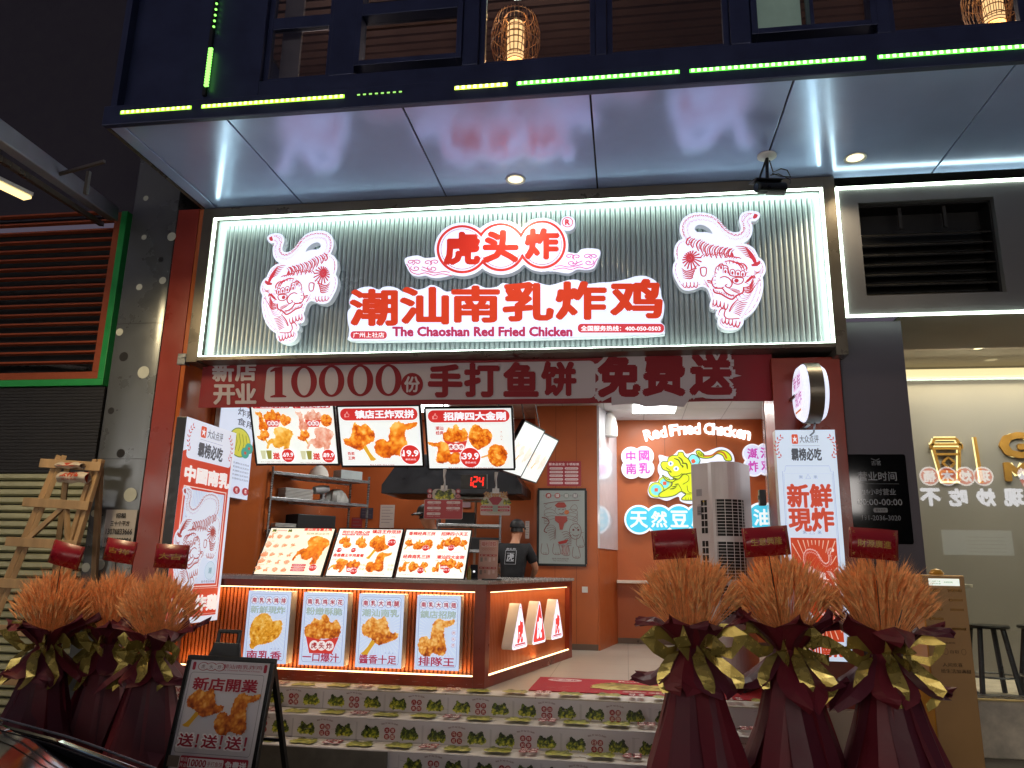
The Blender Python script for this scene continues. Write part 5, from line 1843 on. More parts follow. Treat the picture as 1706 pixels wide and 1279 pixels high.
def hang_head(a, t):
    a.rect(0, 0, 1, 1, '#e9eeec')
    a.rr(.035, .76, .965, .955, .07, '#c9302e', ry=.095)
    thumb(a, .115, .855, .055, .005, '#f0b0a8')
    a.text(t, .57, .857, .125, WHT, .045, w=.70)
    a.line([(.06, .08), (.94, .08), (.94, .73), (.06, .73)], .0022, '#b9bcae', True)
    rays(a, .62, .4, .2, .34, 40, .0018, '#dcdcc0', 1.3, (.06, .08, .94, .73))


def hang_two(a):
    hang_head(a, '镇店王炸双拼')
    food(a, 'leg', .05, .1, .44, .72, 21, CRUSTO, 52, True, fs=5)
    food(a, 'wing', .42, .14, .95, .74, 22, CRUSTO, 52, fs=5)
    a.text('热卖', .13, .22, .055, '#c0403a', .03); a.text('王牌', .13, .145, .055, '#c0403a', .03)
    price(a, .85, .2, .115, '19.9', '单价30元')
    a.text('南乳大鸡腿+南乳大鸡翅', .5, .035, .022, '#a04038', .01, w=.3)


def hang_four(a):
    hang_head(a, '招牌四大金刚')
    a.text('潮汕', .16, .67, .06, '#c0403a', .03); a.text('经典', .16, .595, .06, '#c0403a', .03)
    food(a, 'bucket', .2, .28, .48, .73, 23, CRUSTO, 46, fs=5)
    food(a, 'heart', .49, .32, .76, .72, 24, CRUSTO, 46, fs=7)
    food(a, 'wing', .02, .09, .4, .46, 25, CRUSTO, 46, True, fs=5)
    a.line([(.6, .19), (.72, .24)], .018, '#e0a05a')
    food(a, 'blob', .7, .06, .92, .41, 26, CRUSTO, 40, fs=5)
    a.line([(.85, .53), (.88, .53), (.865, .56)], .004, '#b04a44', True)
    for y in (.61, .49): a.text('米', .865, y, .03, '#b04a44')
    price(a, .5, .2, .115, '39.9', '原价49元')
    a.text('南乳大鸡翅+南乳鸡米花+南乳大鸡排+南乳大鸡腿', .5, .035, .022, '#a04038', .01, w=.52)


hx = [(at(426.5, 775, 7.95).x, at(566, 777, 7.95).x), (at(569, 777, 7.95).x, at(707, 783, 7.95).x), (at(713, 783, 7.95).x, at(858.7, 787.6, 7.95).x)]
hz = [2.685, 2.665, 2.635]
for k, (x0, x1) in enumerate(hx):
    lab = ['hanging menu screen listing two whole chicken family meals', 'hanging menu screen with one drumstick and one wing', 'hanging menu screen with four chicken pieces and a bucket'][k]
    o = panel('hanging_menu_screen', lab, 'menu screen', ((x0 + x1) / 2, 7.95, hz[k]), x1 - x0 - .01, .68 + .02 * (k == 0), .05, (hang_combo, hang_two, hang_four)[k], LITB, (PI / 2 + R(24.6), 0, 0), 'menu screens hanging above the counter', M_BLACK, .014)
    b = MB()
    for sx_ in (-.3, .3):
        b.tube([(sx_, .5, -.05), (sx_, 1.25, -.62)], .008, 6)
    b.build('hanger_rods', M_BLACK, o)

# two screens above the side of the counter, seen edge-on
for k in range(2):
    c = (Vector((-1.33, 8.79, 0)), Vector((-1.225, 9.505, 0)))[k]
    def side_menu(a, k=k):
        a.rect(0, 0, 1, 1, '#e4e9e6')
        a.rr(.05, .8, .95, .95, .05, '#dfe0e4', ry=.07)
        for i, kd in enumerate(('wing', 'leg', 'cutlet')): food(a, kd, .08 + .3 * i, .25, .32 + .3 * i, .6, 30 + i + k, ['#e0c8b8', '#e8d6c8', '#efe2d8'], 12)
    o = panel('hanging_menu_screen', ['white glowing menu screen hanging side-on above the counter, nearer one', 'white glowing menu screen hanging side-on above the counter, further one'][k], 'menu screen', (c.x, c.y, 2.69), .715, .63, .04, side_menu, LITB, (PI / 2 + R(29), 0, ang), 'menu screens hanging above the counter', M_BLACK, .012)
    b = MB(); b.tube([(0, .5, -.05), (0, 1.25, -.66)], .008, 6); b.build('hanger_rods', M_BLACK, o)

# ---------------------------------------------------------------- number display and the clip-on cards
nd = thing('number_display', 'black counter display showing 124 in red digits', 'display', (-1.57, 7.86, 2.42), (PI / 2 + R(6), 0, R(-4)))
MB().box(-.14, .14, 0, .15, -.05, 0).build('casing', M_BLACK, nd, bevel=.004)
a = Art(); a.P = lambda x, y: (x, y)
DIG = {'1': 'bc', '2': 'abged', '4': 'fgbc'}
for i, ch in enumerate('124'):
    ox = -.062 + i * .065
    sg_ = {'a': [(0, .1), (.038, .1)], 'b': [(.04, .096), (.036, .056)], 'c': [(.036, .048), (.032, .006)], 'd': [(-.006, 0), (.03, 0)], 'e': [(-.01, .006), (-.006, .048)], 'f': [(-.005, .056), (-.001, .096)], 'g': [(-.002, .052), (.034, .052)]}
    for s_ in DIG[ch]: a.line([(ox + x, .025 + y) for x, y in sg_[s_]], .013, '#ff2418')
a.build('digits', artmat('red_led', 1.6), nd)


def card1(a):
    a.rr(0, 0, 1, .62, .04, '#a5303c', ry=.04)
    a.line(rr_pts(0, 0, 1, .62, .04), .004, '#b8a8a8', True)
    a.rr(.2, .6, .8, .95, .1, '#a8a29a', ry=.1)
    food(a, 'clump', .22, .6, .8, .96, 5, LEAF, 30, fs=7)
    for x in (.13, .87):
        for y, c in ((.72, '口'), (.88, '福')):
            a.ell(x, y, .07, .08, '#8f2a3a'); a.text(c, x, y, .09, '#c8b8bc', .02)
    for r in range(3):
        for c in range(2):
            if r == 2 and c == 1: continue
            a.rr(.08 + .5 * c, .48 - .18 * r, .44 + .5 * c, .56 - .18 * r, .03, '#c9b2b6', ry=.035)
            a.text(('南乳', '自来', '蜜汁', '椒盐', '甘梅')[r * 2 + c], .26 + .5 * c, .52 - .18 * r, .05, '#8a2a36', .02)
            a.text('外酥里嫩一口爆汁', .26 + .5 * c, .44 - .18 * r, .025, '#d8b8bc', 0, w=.34)


def card2(a):
    a.rr(.04, .0, .96, .40, .05, '#b8a8a8', ry=.04)
    a.ell(.5, .5, .42, .46, '#a9a596')
    a.text('免费送', .5, .83, .24, '#8a3a34', .04, w=.76)
    a.text('免费送', .5, .83, .24, '#b59a5a', .0, w=.74)
    a.poly([(.28, .66), (.4, .74), (.6, .74), (.72, .66), (.58, .42), (.42, .42)], '#8f1f36')
    for x in (.03, .72): food(a, 'clump', x, .42, x + .27, .66, 4, LEAF, 18)
    for y in (.16, .29):
        a.rr(.06, y, .42, y + .08, .03, '#a83040', ry=.03); a.rr(.58, y, .94, y + .08, .03, '#a83040', ry=.03)
        a.text('加入会员群', .24, y + .04, .04, '#d8c0c0', 0, w=.28); a.text('领取鱼饼', .76, y + .04, .04, '#d8c0c0', 0, w=.26)
    a.rr(.42, .14, .58, .4, .03, '#8a9a94', ry=.04)


for k, (u0, v0, u1, v1, lab, fn) in enumerate(((706, 812, 772, 864, 'dark red flavour card with a green clump on top, clipped under the menus', card1), (798, 817, 853, 858, 'fan shaped giveaway card hanging from a clip beside the red digits', card2))):
    p0_, p1_ = at(u0, v1, 7.93), at(u1, v0, 7.93)
    w, h = p1_.x - p0_.x, p1_.z - p0_.z
    o = thing('clip_card', lab, 'card', ((p0_.x + p1_.x) / 2, 7.93, p0_.z), FACE, 'cards clipped under the hanging menus')
    a = Art(.0006); a.sub(-w / 2, 0, w / 2, h); fn(a)
    a.build('printed_card', INK, o)
    b = MB()
    b.tube([(0, h - .02, .004), (.005, h + .05, .004), (-.004, h + .12, .004), (0, h + .19, -.006)], [.022, .008, .012, .02], 8)
    b.box(-.035, .035, h - .03, h + .02, -.004, .010)
    b.build('clip', mat('clear_clip', '#b9bcbc', .25), o)

# ---------------------------------------------------------------- things on and behind the counter
o = thing('payment_terminal', 'small black payment terminal standing on the worktop', 'terminal', (at(789, 955, 7.7).x, 7.72, 1.505), (0, 0, R(12)))
b = MB(); b.obox((0, 0, .075), (.075, .02, .15), Matrix.Rotation(R(-18), 3, 'X')); b.build('screen_body', M_BLACK, o, bevel=.008)
MB().box(-.04, .04, -.02, .06, 0, .012).build('foot', M_BLACK, o)
a = Art(); a.ell(0, 0, .012, .012, '#e8e8ec'); a.build('badge', LITB, o, (0, -.016, .08), (PI / 2 - R(18), 0, 0))
o = thing('tissue_bottle', 'small amber bottle beside the last menu screen', 'bottle', (at(781, 955, 7.65).x, 7.66, 1.505))
b = MB(); b.lathe([(.02, 0), (.022, .005), (.022, .09), (.009, .11), (.009, .13), (0, .131)], 14); b.build('bottle_body', mat('amber_bottle', '#8a7a30', .3), o, smooth=True)
tag(MB().box(-.1, .1, -.03, .03, 0, .014).build('order_pad', M_BLACK, None, (at(820, 962, 7.62).x, 7.62, 1.506), bevel=.004), 'flat black order pad lying on the worktop', 'pad')


def welfare(a):
    a.rect(0, 0, 1, 1, '#c79a8a')
    a.text('福利领取', .5, .9, .13, '#f0d8d0', .07, w=.8); a.text('福利领取', .5, .9, .12, '#b0392f', .02, w=.78)
    bubbles(a, '     ', .5, .76, .05, .13, '#b0392f', None, DRED, .002)
    for y in (.58, .26):
        a.rect(.06, y, .94, y + .05, '#b04a40')
        for i in range(4):
            a.text(('领券', '会员', '外卖', '到店')[i], .17 + .22 * i, y + .025, .03, '#efd8d0', 0)
            a.rect(.1 + .22 * i, y - .14 + .03 * (i % 2), .22 + .22 * i, y - .03, ('#8a7a72', '#a8857a', '#d8b8ae', '#d8b8ae')[i])
o = panel('offer_sheet', 'pink offer sheet standing upright at the back of the worktop', 'sheet', (at(812, 960, 7.95).x, 7.95, 1.506), .2, .40, .006, welfare, INK, (PI / 2 - R(6), 0, 0), rim=0, case=M_WHITE)


def standards(a):
    a.rect(0, 0, 1, 1, '#a2333f')
    a.text('食品安全 十项标准', .54, .88, .1, '#f0dede', .03, w=.8)
    a.rect(.05, .83, .13, .93, '#e8c8c8')
    for r in range(5):
        for c in range(2):
            a.rr(.07 + .45 * c, .08 + .145 * r, .47 + .45 * c, .17 + .145 * r, .04, '#e6cfd2', ry=.04)
            a.text('原料新鲜当天现炸', .27 + .45 * c, .125 + .145 * r, .05, '#8a2a34', .01, w=.34)
p0_, p1_ = at(911.5, 809.5, 10.98), at(968, 768, 10.98)
panel('standards_notice', 'red food safety notice above the framed drawing on the orange partition', 'notice', ((p0_.x + p1_.x) / 2, 10.985, p0_.z), p1_.x - p0_.x, p1_.z - p0_.z, .006, standards, INK, rim=0, case=M_WHITE)


def drawing(a):
    a.rect(0, 0, 1, 1, '#a9b2ae')
    for i, (c, f) in enumerate(zip('虎頭招財', ('#a83a34', '#b04a44', '#8d9490', '#8d8a8e'))):
        x = .22 + i * .185
        a.ell(x, .91, .062, .037, f, 20); a.text(c, x, .91, .045, '#d8d4d0', .03)
        for dx in (-.095, .095): a.line([(x + dx - .015, .905), (x + dx + .015, .905), (x + dx, .92)], .003, '#5a4444', True)
    I = '#7a3630'
    # a warrior riding a tiger, drawn in loose line work
    k = .0042
    S = lambda pts, w=1.0, c=I: a.line(smooth_pts(pts, 4), k * w, c)
    S([(.12, .80), (.4, .83), (.7, .845), (.86, .85)], 2); S([(.2, .8), (.14, .77), (.2, .74), (.3, .76)])
    a.poly([(.35, .78), (.42, .82), (.55, .82), (.6, .77), (.55, .75), (.4, .75)], '#a8433c')
    S([(.38, .75), (.36, .70), (.42, .66), (.52, .66), (.58, .70), (.57, .75)]); S([(.42, .72), (.47, .73)], 2); S([(.5, .72), (.55, .73)], 2)
    S([(.44, .68), (.5, .67), (.54, .69)], 2); a.ell(.6, .69, .05, .03, '#cf7a4a', 14)
    a.poly([(.36, .64), (.6, .64), (.62, .58), (.55, .54), (.52, .46), (.46, .46), (.44, .54), (.36, .58)], '#a8433c')
    for sx_ in (-1, 1):
        cx = .48 + sx_ * .2
        for i in range(4):
            S([(cx - sx_ * .08, .70 - .03 * i), (cx, .73 - .045 * i), (cx + sx_ * .12, .72 - .05 * i), (cx + sx_ * .14, .66 - .04 * i), (cx + sx_ * .04, .60 - .02 * i)])
    S([(.72, .78), (.68, .74), (.74, .70), (.82, .74), (.78, .79), (.72, .78)])
    S([(.09, .62), (.2, .60), (.24, .55), (.18, .5), (.14, .44), (.2, .42)], 3)
    for i in range(7):
        t = i / 6
        S([(.18 + .08 * t, .5 - .03 * i), (.3 + .04 * t, .52 - .028 * i), (.38, .47 - .02 * i), (.34, .42 - .015 * i)])
        S([(.5 + .02 * i, .42 - .03 * i), (.6 + .01 * i, .44 - .03 * i), (.7, .38 - .02 * i)], 1.4)
    # tiger head
    S([(.7, .52), (.66, .46), (.68, .38), (.76, .34), (.86, .36), (.9, .44), (.86, .52), (.78, .54), (.7, .52)], 1.6)
    for x, y in ((.74, .46), (.84, .46)): a.ell(x, y, .022, .014, I, 12)
    S([(.72, .40), (.78, .38), (.86, .40)], 2); S([(.76, .5), (.8, .48), (.84, .5)], 2); S([(.7, .43), (.64, .42)]); S([(.89, .42), (.95, .43)])
    a.poly([(.42, .30), (.64, .34), (.6, .29), (.46, .27)], '#b0302c')
    # paws
    for x, y in ((.12, .14), (.36, .14), (.55, .13), (.76, .1), (.84, .24)):
        S([(x - .02, y + .14), (x - .04, y + .04), (x, y), (x + .1, y), (x + .12, y + .04), (x + .08, y + .14)], 1.4)
        for i in range(3): S([(x + .02 + .03 * i, y), (x + .02 + .03 * i, y + .025)])
    for i in range(5): S([(.5 + .03 * i, .26), (.52 + .03 * i, .2), (.5 + .03 * i, .14)], 1.6, '#a8433c')
    a.text('南乳炸鸡招财虎', .48, .085, .022, '#6a4440', .01, w=.34); a.text('The Chaoshan Red', .48, .06, .014, '#6a4440', 0, w=.3)
p0_, p1_ = at(895, 941, 10.96), at(976.5, 814.5, 10.96)
panel('framed_drawing', 'black framed red line drawing on grey paper on the orange partition', 'picture', ((p0_.x + p1_.x) / 2, 10.965, p0_.z), p1_.x - p0_.x, p1_.z - p0_.z, .03, drawing, artmat('faint_glow_print', .12), rim=.022)  # paper print with a faint glow added

# second lit poster on the left inner wall, and the tall lightbox near the street
def tall_left(a):
    O = '#c8432c'
    a.rect(0, 0, 1, 1, '#dfe6f6')
    a.rect(.0, .03, .95, .83, O)
    a.poly([(.0, .83), (.06, .84), (.12, .82), (.3, .79), (.6, .775), (.85, .80), (.95, .86), (.95, .83), (.95, .7), (.0, .7)], O)
    a.rr(.06, .80, .94, .99, .05, '#dfe6f6', ry=.02)
    rating_header(a, .07, .815, .93, .985)
    a.text('中國南乳', .5, .725, .075, '#f6f0ee', .06, w=.86)
    a.rect(.07, .175, .90, .665, '#f1d8d0'); a.rect(.085, .18, .885, .66, O)
    a.rect(.11, .19, .86, .65, '#cfdcf2')
    rays(a, .5, .42, .2, .42, 40, .002, '#aebfe0', 1.2, (.11, .19, .86, .65))
    tiger(a, -.08, .10, .92, .69, '#a5443f', '#dbe4f5', True, 1.05)
    a.ell(.72, .255, .1, .045, '#c4d8ea'); a.ring(.72, .255, .1, .045, .003, '#7fa8b8'); a.text('潮', .72, .255, .03, '#6f98a8')
    a.text('始于年份风味', .7, .20, .014, '#6a5a70', 0, w=.26)
    a.text('乾淨炸鷄', .5, .095, .075, '#f6f0ee', .05, w=.84)
    a.frame(.03, .04, .92, .168, .003, '#f0d8d0')
y0, y1, z0, z1 = 6.42, 7.345, 1.075, 2.935
o = panel('tall_lightbox', 'tall red and white tiger lightbox beside the left pillar', 'lightbox', (-4.0, (y0 + y1) / 2, z0), y1 - y0, z1 - z0, .1, tall_left, LIT, (PI / 2, 0, PI / 2), 'tall lightboxes beside the entrance', M_BLACK, 0)


b = MB()
for z in (.35, 1.5): b.bar((.3, z, -.1), (.3, z, -.46), .03)
b.build('wall_bracket', M_STEEL, o)


def inner_left(a):
    a.rect(0, 0, 1, 1, '#d3ddf2')
    a.rect(0, .84, 1, 1, '#c8432c')
    a.text('南乳是什么', .5, .92, .07, '#f6f0ee', .04, w=.8)
    a.text('炸熟', .72, .78, .07, '#4a4f60', .01, w=.5); a.text('食用', .72, .69, .07, '#4a4f60', .01, w=.5)
    a.ell(.6, .5, .32, .13, '#c9c43a'); a.ring(.6, .5, .32, .13, .012, '#5a7a2a')
    for i in range(5): a.line([(.35 + .1 * i, .58), (.42 + .1 * i, .5), (.38 + .1 * i, .42)], .01, '#5a6a1a')
    for x, y in ((.78, .42), (.88, .47)): a.ell(x, y, .12, .05, '#3a9a8a'); a.rect(x - .03, y - .012, x + .03, y + .012, '#c8432c')
    for i in range(5): a.text('南乳腌制当天现炸', .66, .31 - .035 * i, .018, '#6a6f80', 0, w=.55)
    for x, c in ((.62, '吃'), (.88, '鸡')): a.ell(x, .07, .1, .035, '#a8303a'); a.text(c, x, .07, .04, '#f0e0e0', .02)
panel('wall_lightbox', 'narrow white lightbox with green and yellow print half hidden behind the tall lightbox', 'lightbox', (-4.35, 8.0, 2.33), .78, 1.25, .06, inner_left, LIT, (PI / 2, 0, PI / 2), None, M_CASE, 0)


def tall_right(a):
    a.rect(0, 0, 1, 1, '#d6e4f6')
    rating_header(a, .06, .855, .94, .985)
    ci = '#8fa2c0'
    a.line([(.08, .0), (.08, .81), (.12, .81), (.14, .835), (.86, .835), (.88, .81), (.92, .81), (.92, .0)], .003, ci)
    a.line([(.1, .0), (.1, .80), (.9, .80), (.9, .0)], .002, ci)
    for y in (.785, .54):
        a.line([(.46, y - .008), (.54, y - .008), (.5, y + .012)], .004, ci, True)
        for x in (.38, .62): a.text('米', x, y, .016, ci)
    a.text('新鮮', .5, .70, .10, '#c9472e', .04, w=.72)
    a.text('現炸', .5, .595, .10, '#c9472e', .04, w=.72)
    a.rect(.14, .08, .88, .515, '#c8421f')
    rays(a, .52, .3, .3, .5, 34, .004, '#eac0a8', .62, (.16, .09, .86, .505))
    tiger(a, .22, .10, .94, .5, '#f2e2dc', wm=1.35)
    a.ell(.33, .155, .11, .05, '#dfe8f4'); a.ring(.33, .155, .11, .05, .003, '#b9c8da')
    a.text('潮', .33, .155, .04, '#a8b8cc')
    a.text('潮汕南乳', .5, .045, .05, '#c8421f', .05, w=.7)
panel('tall_lightbox', 'tall pale lightbox with red tiger square on the right pillar', 'lightbox', ((at(1291, 716, 7.02).x + at(1390.5, 716, 7.02).x) / 2, 7.02, at(1340, 716, 7.02).z - 1.95), at(1390.5, 716, 7.02).x - at(1291, 716, 7.02).x, 1.95, .12, tall_right, LIT, FACE, 'tall lightboxes beside the entrance', M_CASE, 0)

# round projecting sign
rs = thing('round_blade_sign', 'round white lightbox sign projecting from the right pillar', 'sign', (1.62, 6.86, 3.175))
yq = Matrix.Rotation(R(-90), 3, 'Y')
for sgn, x in ((-1, -.075), (1, .075)):
    MB().lathe([(0, .0), (.225, .0), (.25, -.03), (.26, -.05)], 48, M=Matrix.Rotation(R(90) * sgn, 3, 'Y'), c=(x + sgn * .03, 0, 0), caps=False).build('lit_dome', mat('lit_dome', '#dfe4f2', .3, var=0, emit=(.78, .82, 1), es=.75), rs, smooth=True)
MB().lathe([(.262, -.06), (.268, -.06), (.268, .06), (.262, .06)], 48, M=Matrix.Rotation(R(90), 3, 'Y')).build('drum', M_BRONZE, rs, smooth=True)
a = Art(.0006); a.P = lambda x, y: (x, y)
a.text('新鲜', -.0, .10, .13, '#c890b8', .03, w=.28)
a.text('现炸', .02, -.055, .13, '#c890b8', .03, w=.26)
a.rect(-.12, -.17, .1, -.15, '#d08050')
a.build('lettering', LIT, rs, (-.1065, 0, 0), (PI / 2, 0, -PI / 2))
b = MB()
b.bar((-.03, .0, -.275), (-.03, .28, -.275), .03, .02); b.build('bracket', M_STEEL, rs)
b = MB(); b.bar((-.1, .1, .0), (-.1, .28, .0), .03)
b.build('bracket', M_STEEL, rs)
MB().tube([(.02, .0, -.27), (.03, .1, -.33), (.0, .2, -.36), (-.1, .28, -.37)], .008, 6).build('cable', M_STEEL, rs)

# ---------------------------------------------------------------- lit wall inside
YW = 12.19
def wallP(u, v): return at(u, v, YW)
ws = thing('arc_lettering', 'white glowing Red Fried Chicken letters in an arc on the orange wall', 'sign', (wallP(1160, 725).x, YW - .03, wallP(1160, 725).z), FACE)
a = Art()
txt = 'Red Fried Chicken'
n = len(txt)
z8 = zoom8 = lambda u, v: (860 + u / 3.709, 580 + v / 3.709)
o0 = wallP(1160, 725)
lt = MB()
for i, ch in enumerate(txt):
    if ch == ' ': continue
    wd = {'R': 1.25, 'F': 1.15, 'C': 1.25, ' ': .55, 'r': .75, 'i': .5}
    cum = [0]
    for c_ in txt: cum.append(cum[-1] + wd.get(c_, 1))
    t = (cum[i] + cum[i + 1]) / 2 / cum[-1]
    u = 790 + t * 655
    v = 552 - 4 * 48 * t * (1 - t) * .9 - 8 * t
    p = wallP(*z8(u, v)) - o0
    th = .26 * (1 - 2 * t) * .9 + .02
    big = ch.isupper() or ch in 'dhk'
    hh = .165 if big else .125
    a.text(ch, p.x, p.z + (.02 if big else 0), hh, '#ffffff', .04, w=(.125 if ch in 'RFC' else .1 if ch not in 'ri' else .07 if ch == 'r' else .035), rot=th)
lt.v = [(x, y, 0) for x, y, z in a.v]; lt.f = list(a.f); lt.m = [0] * len(a.f)
lo = lt.build('raised_letters', glow('letter_glow', (1, 1, 1), 1.6), ws, fix=False)
lo.modifiers.new('s', 'SOLIDIFY').thickness = .03


def circle_sign(name, lab, pts, r, chars, face, txtc, group):
    c0 = sum((Vector(p) for p in pts), Vector()) / len(pts)
    o = thing(name, lab, 'sign', (c0.x, YW - .06, c0.z), FACE, group)
    b = MB(); a = Art(.0008)
    for i, p in enumerate(pts):
        q = p - c0
        b.lathe([(r, -.05 + .001 * i), (r, -.001 - .0008 * i)], 36, c=(q.x, q.z, 0), caps=True)
    b.build('casing', M_ACR, o)
    a.up(2)
    for p, ch in zip(pts, chars):
        q = p - c0
        a.ell(q.x, q.z, r, r, '#f2f6ff', 36)
    for p, ch in zip(pts, chars):
        q = p - c0
        a.ell(q.x, q.z, r * .87, r * .87, face, 36)
        a.text(ch, q.x, q.z, r * 1.05, txtc, .03)
    a.build('lit_face', LITWALL, o)
    return o


circle_sign('four_disc_sign', 'four white discs with pink characters left of the yellow tiger', [wallP(*z8(u, v)) for u, v in ((709, 672), (789, 668), (711, 748), (791, 744))], .155, '中國南乳', '#d6ddf8', '#c048b0', 'disc signs with pink characters')
circle_sign('four_disc_sign', 'white discs with pink characters at the right edge of the lit wall', [wallP(*z8(u, v)) for u, v in ((1458, 655), (1538, 650), (1464, 733), (1544, 728))], .155, '潮汕炸鸡', '#d6ddf8', '#c048b0', 'disc signs with pink characters')
circle_sign('disc_row_sign', 'row of bright cyan discs with pale characters low on the orange wall', [wallP(*z8(u, v)) for u, v in ((758, 1060), (882, 1058), (1006, 1056), (1130, 1053), (1254, 1051), (1378, 1049), (1512, 1046))], .225, '天然豆腐乳制油', '#45c4e4', '#e6f6fa', None)

# yellow folk tiger with coins (generic papercut beast)
tg = thing('yellow_tiger_sign', 'yellow cartoon tiger with coins glowing on the orange wall', 'sign', (wallP(1160, 790).x, YW - .07, wallP(1160, 790).z), FACE)
o0 = wallP(1160, 790)
def PY(u, v):
    p = wallP(1090 + u / 10.035, 730 + v / 10.033) - o0
    return (p.x, p.z)
oy = [(-90, 800), (-60, 740), (40, 730), (90, 640), (60, 560), (60, 470), (90, 400), (70, 300), (120, 290), (230, 320), (340, 270), (390, 215), (470, 210), (530, 270), (640, 240), (690, 190), (760, 190), (830, 240), (950, 200), (1080, 160), (1200, 180), (1290, 250), (1330, 360), (1320, 520), (1280, 700), (1220, 900), (1180, 1050), (1000, 1080), (640, 1100), (520, 1090), (430, 1050), (410, 980), (330, 1000), (210, 1050), (80, 1010), (-60, 990), (-110, 900)]
oyp = [PY(*p) for p in smooth_pts(oy, 3, True)]
MB().prism(oyp[::-1] if sum(oyp[j][0] * oyp[(j + 1) % len(oyp)][1] - oyp[(j + 1) % len(oyp)][0] * oyp[j][1] for j in range(len(oyp))) < 0 else oyp, -.06, -.001).build('casing', M_ACR, tg)
a = Art(.0008)
a.poly(oyp, '#e8eeff', raw=True)
a.P = PY
YEL, OL = '#d2e01c', '#4d5a0c'
kk = (Vector(PY(1, 0)) - Vector(PY(0, 0))).length
def shape(pts, col=YEL, w=16): 
    q = smooth_pts(pts, 4, True)
    a.poly(q, col); a.line(q, w * kk, OL, True)
shape([(560, 360), (620, 280), (700, 300), (760, 380), (700, 470), (600, 470)], '#7fdce8')
a.poly([(610, 370), (660, 355), (685, 400), (660, 430), (620, 425)], '#d8502e')
for p in ((170, 760, 110), (30, 870, 125)):
    a.ell(p[0], p[1], p[2], p[2], '#c8e04a'); a.ring(p[0], p[1], p[2], p[2], 10 * kk, OL); a.ell(p[0], p[1], p[2] * .72, p[2] * .72, '#6fd0d8'); a.rect(p[0] - 28, p[1] - 28, p[0] + 28, p[1] + 28, '#d8502e')
shape([(690, 240), (740, 215), (810, 270), (840, 300), (950, 290), (1060, 220), (1170, 220), (1260, 290), (1280, 380), (1180, 380), (1130, 300), (1040, 270), (950, 330), (840, 345), (740, 320)])
a.line(smooth_pts([(820, 310), (940, 300), (1060, 240), (1150, 260), (1200, 350)], 4), 26 * kk, '#b8602a')
for i in range(4): a.line([(720 + 28 * i, 235 + 12 * i), (745 + 22 * i, 300 + 8 * i)], 12 * kk, OL)
shape([(420, 600), (560, 580), (760, 600), (960, 620), (1150, 700), (1180, 900), (1100, 1030), (760, 1040), (480, 1040), (460, 1000), (520, 940), (440, 900), (340, 960), (220, 990), (90, 990), (85, 930), (200, 860), (290, 790), (300, 700)])
shape([(230, 340), (300, 300), (380, 300), (400, 250), (470, 250), (500, 310), (570, 370), (620, 470), (640, 570), (560, 600), (470, 620), (400, 690), (300, 660), (250, 620), (215, 560), (140, 530), (105, 450), (140, 400), (215, 400)])
shape([(130, 630), (160, 640), (220, 700), (300, 700), (360, 690), (300, 740), (200, 720)])
for x, y in ((270, 435), (360, 520)):
    a.ell(x, y, 44, 40, '#e6f2ff'); a.ell(x, y, 16, 24, '#3a6a9a')
for pts in ([(320, 350), (400, 380), (440, 470)], [(390, 320), (450, 370), (480, 440)], [(450, 430), (530, 440), (545, 530)], [(430, 450), (470, 480), (460, 500)]): a.line(smooth_pts(pts, 4), 8 * kk, OL, mid=26 * kk)
a.line(smooth_pts([(190, 500), (250, 540), (280, 580), (230, 560)], 4), 12 * kk, OL)
a.line(smooth_pts([(310, 650), (400, 640), (460, 600), (440, 660), (360, 710)], 4), 12 * kk, OL)
for i in range(3): a.line(smooth_pts([(250 + 40 * i, 860 - 40 * i), (310 + 30 * i, 850 - 36 * i), (360 + 20 * i, 830 - 30 * i)], 3), 6 * kk, OL, mid=20 * kk)
for pts in ([(400, 780), (440, 850), (480, 930), (600, 940)], [(480, 600), (560, 640), (560, 720), (470, 780)], [(540, 800), (560, 900), (640, 930)]): a.line(smooth_pts(pts, 4), 10 * kk, OL)
for i in range(3): a.line([(520 + 40 * i, 1000), (520 + 40 * i, 1040)], 8 * kk, OL)
a.build('lit_face', LITWALL, tg)

# fixtures on the inner walls
o = thing('fan_heater', 'white rounded wall fitting high on the gloss panel', 'wall fitting', (-.23, 11.5, 3.55))
MB().lathe([(0, .0), (.12, .02), (.13, .12), (.10, .3), (.05, .38), (0, .39)], 20).build('body', M_WHITE, o, smooth=True)
p = at(1272, 829, 8.2)
o = thing('door_sensor', 'small black sensor box on the right inner wall', 'sensor', (p.x - .0, 8.2, p.z - .08))
MB().box(-.045, .02, -.05, .05, 0, .16).build('body', M_BLACK, o, bevel=.008)
MB().box(-.055, -.046, -.02, .02, .06, .10).build('lens', mat('sensor_lens', '#301010', .2), o)

# floor-standing air conditioner
ac = thing('air_conditioner', 'tall grey floor standing air conditioner with barred grilles inside the entrance', 'air conditioner', (.92, 7.98, ZL), (0, 0, R(-28)))
fp = [(-.30, -.02), (-.27, -.10), (-.04, -.17)] + [(.02 + .26 * math.sin(R(t)), .02 - .24 * math.cos(R(t))) for t in range(0, 100, 10)] + [(.28, .3), (-.30, .3)]
HA = at(1200, 769, 7.8).z - ZL
mAC = mat('grey_appliance', '#d2d0d2', .4, .1, var=.06, scale=2)
b = MB(); b.prism(fp, 0, HA)
b.build('cabinet', mAC, ac, bevel=.012)
g = MB()
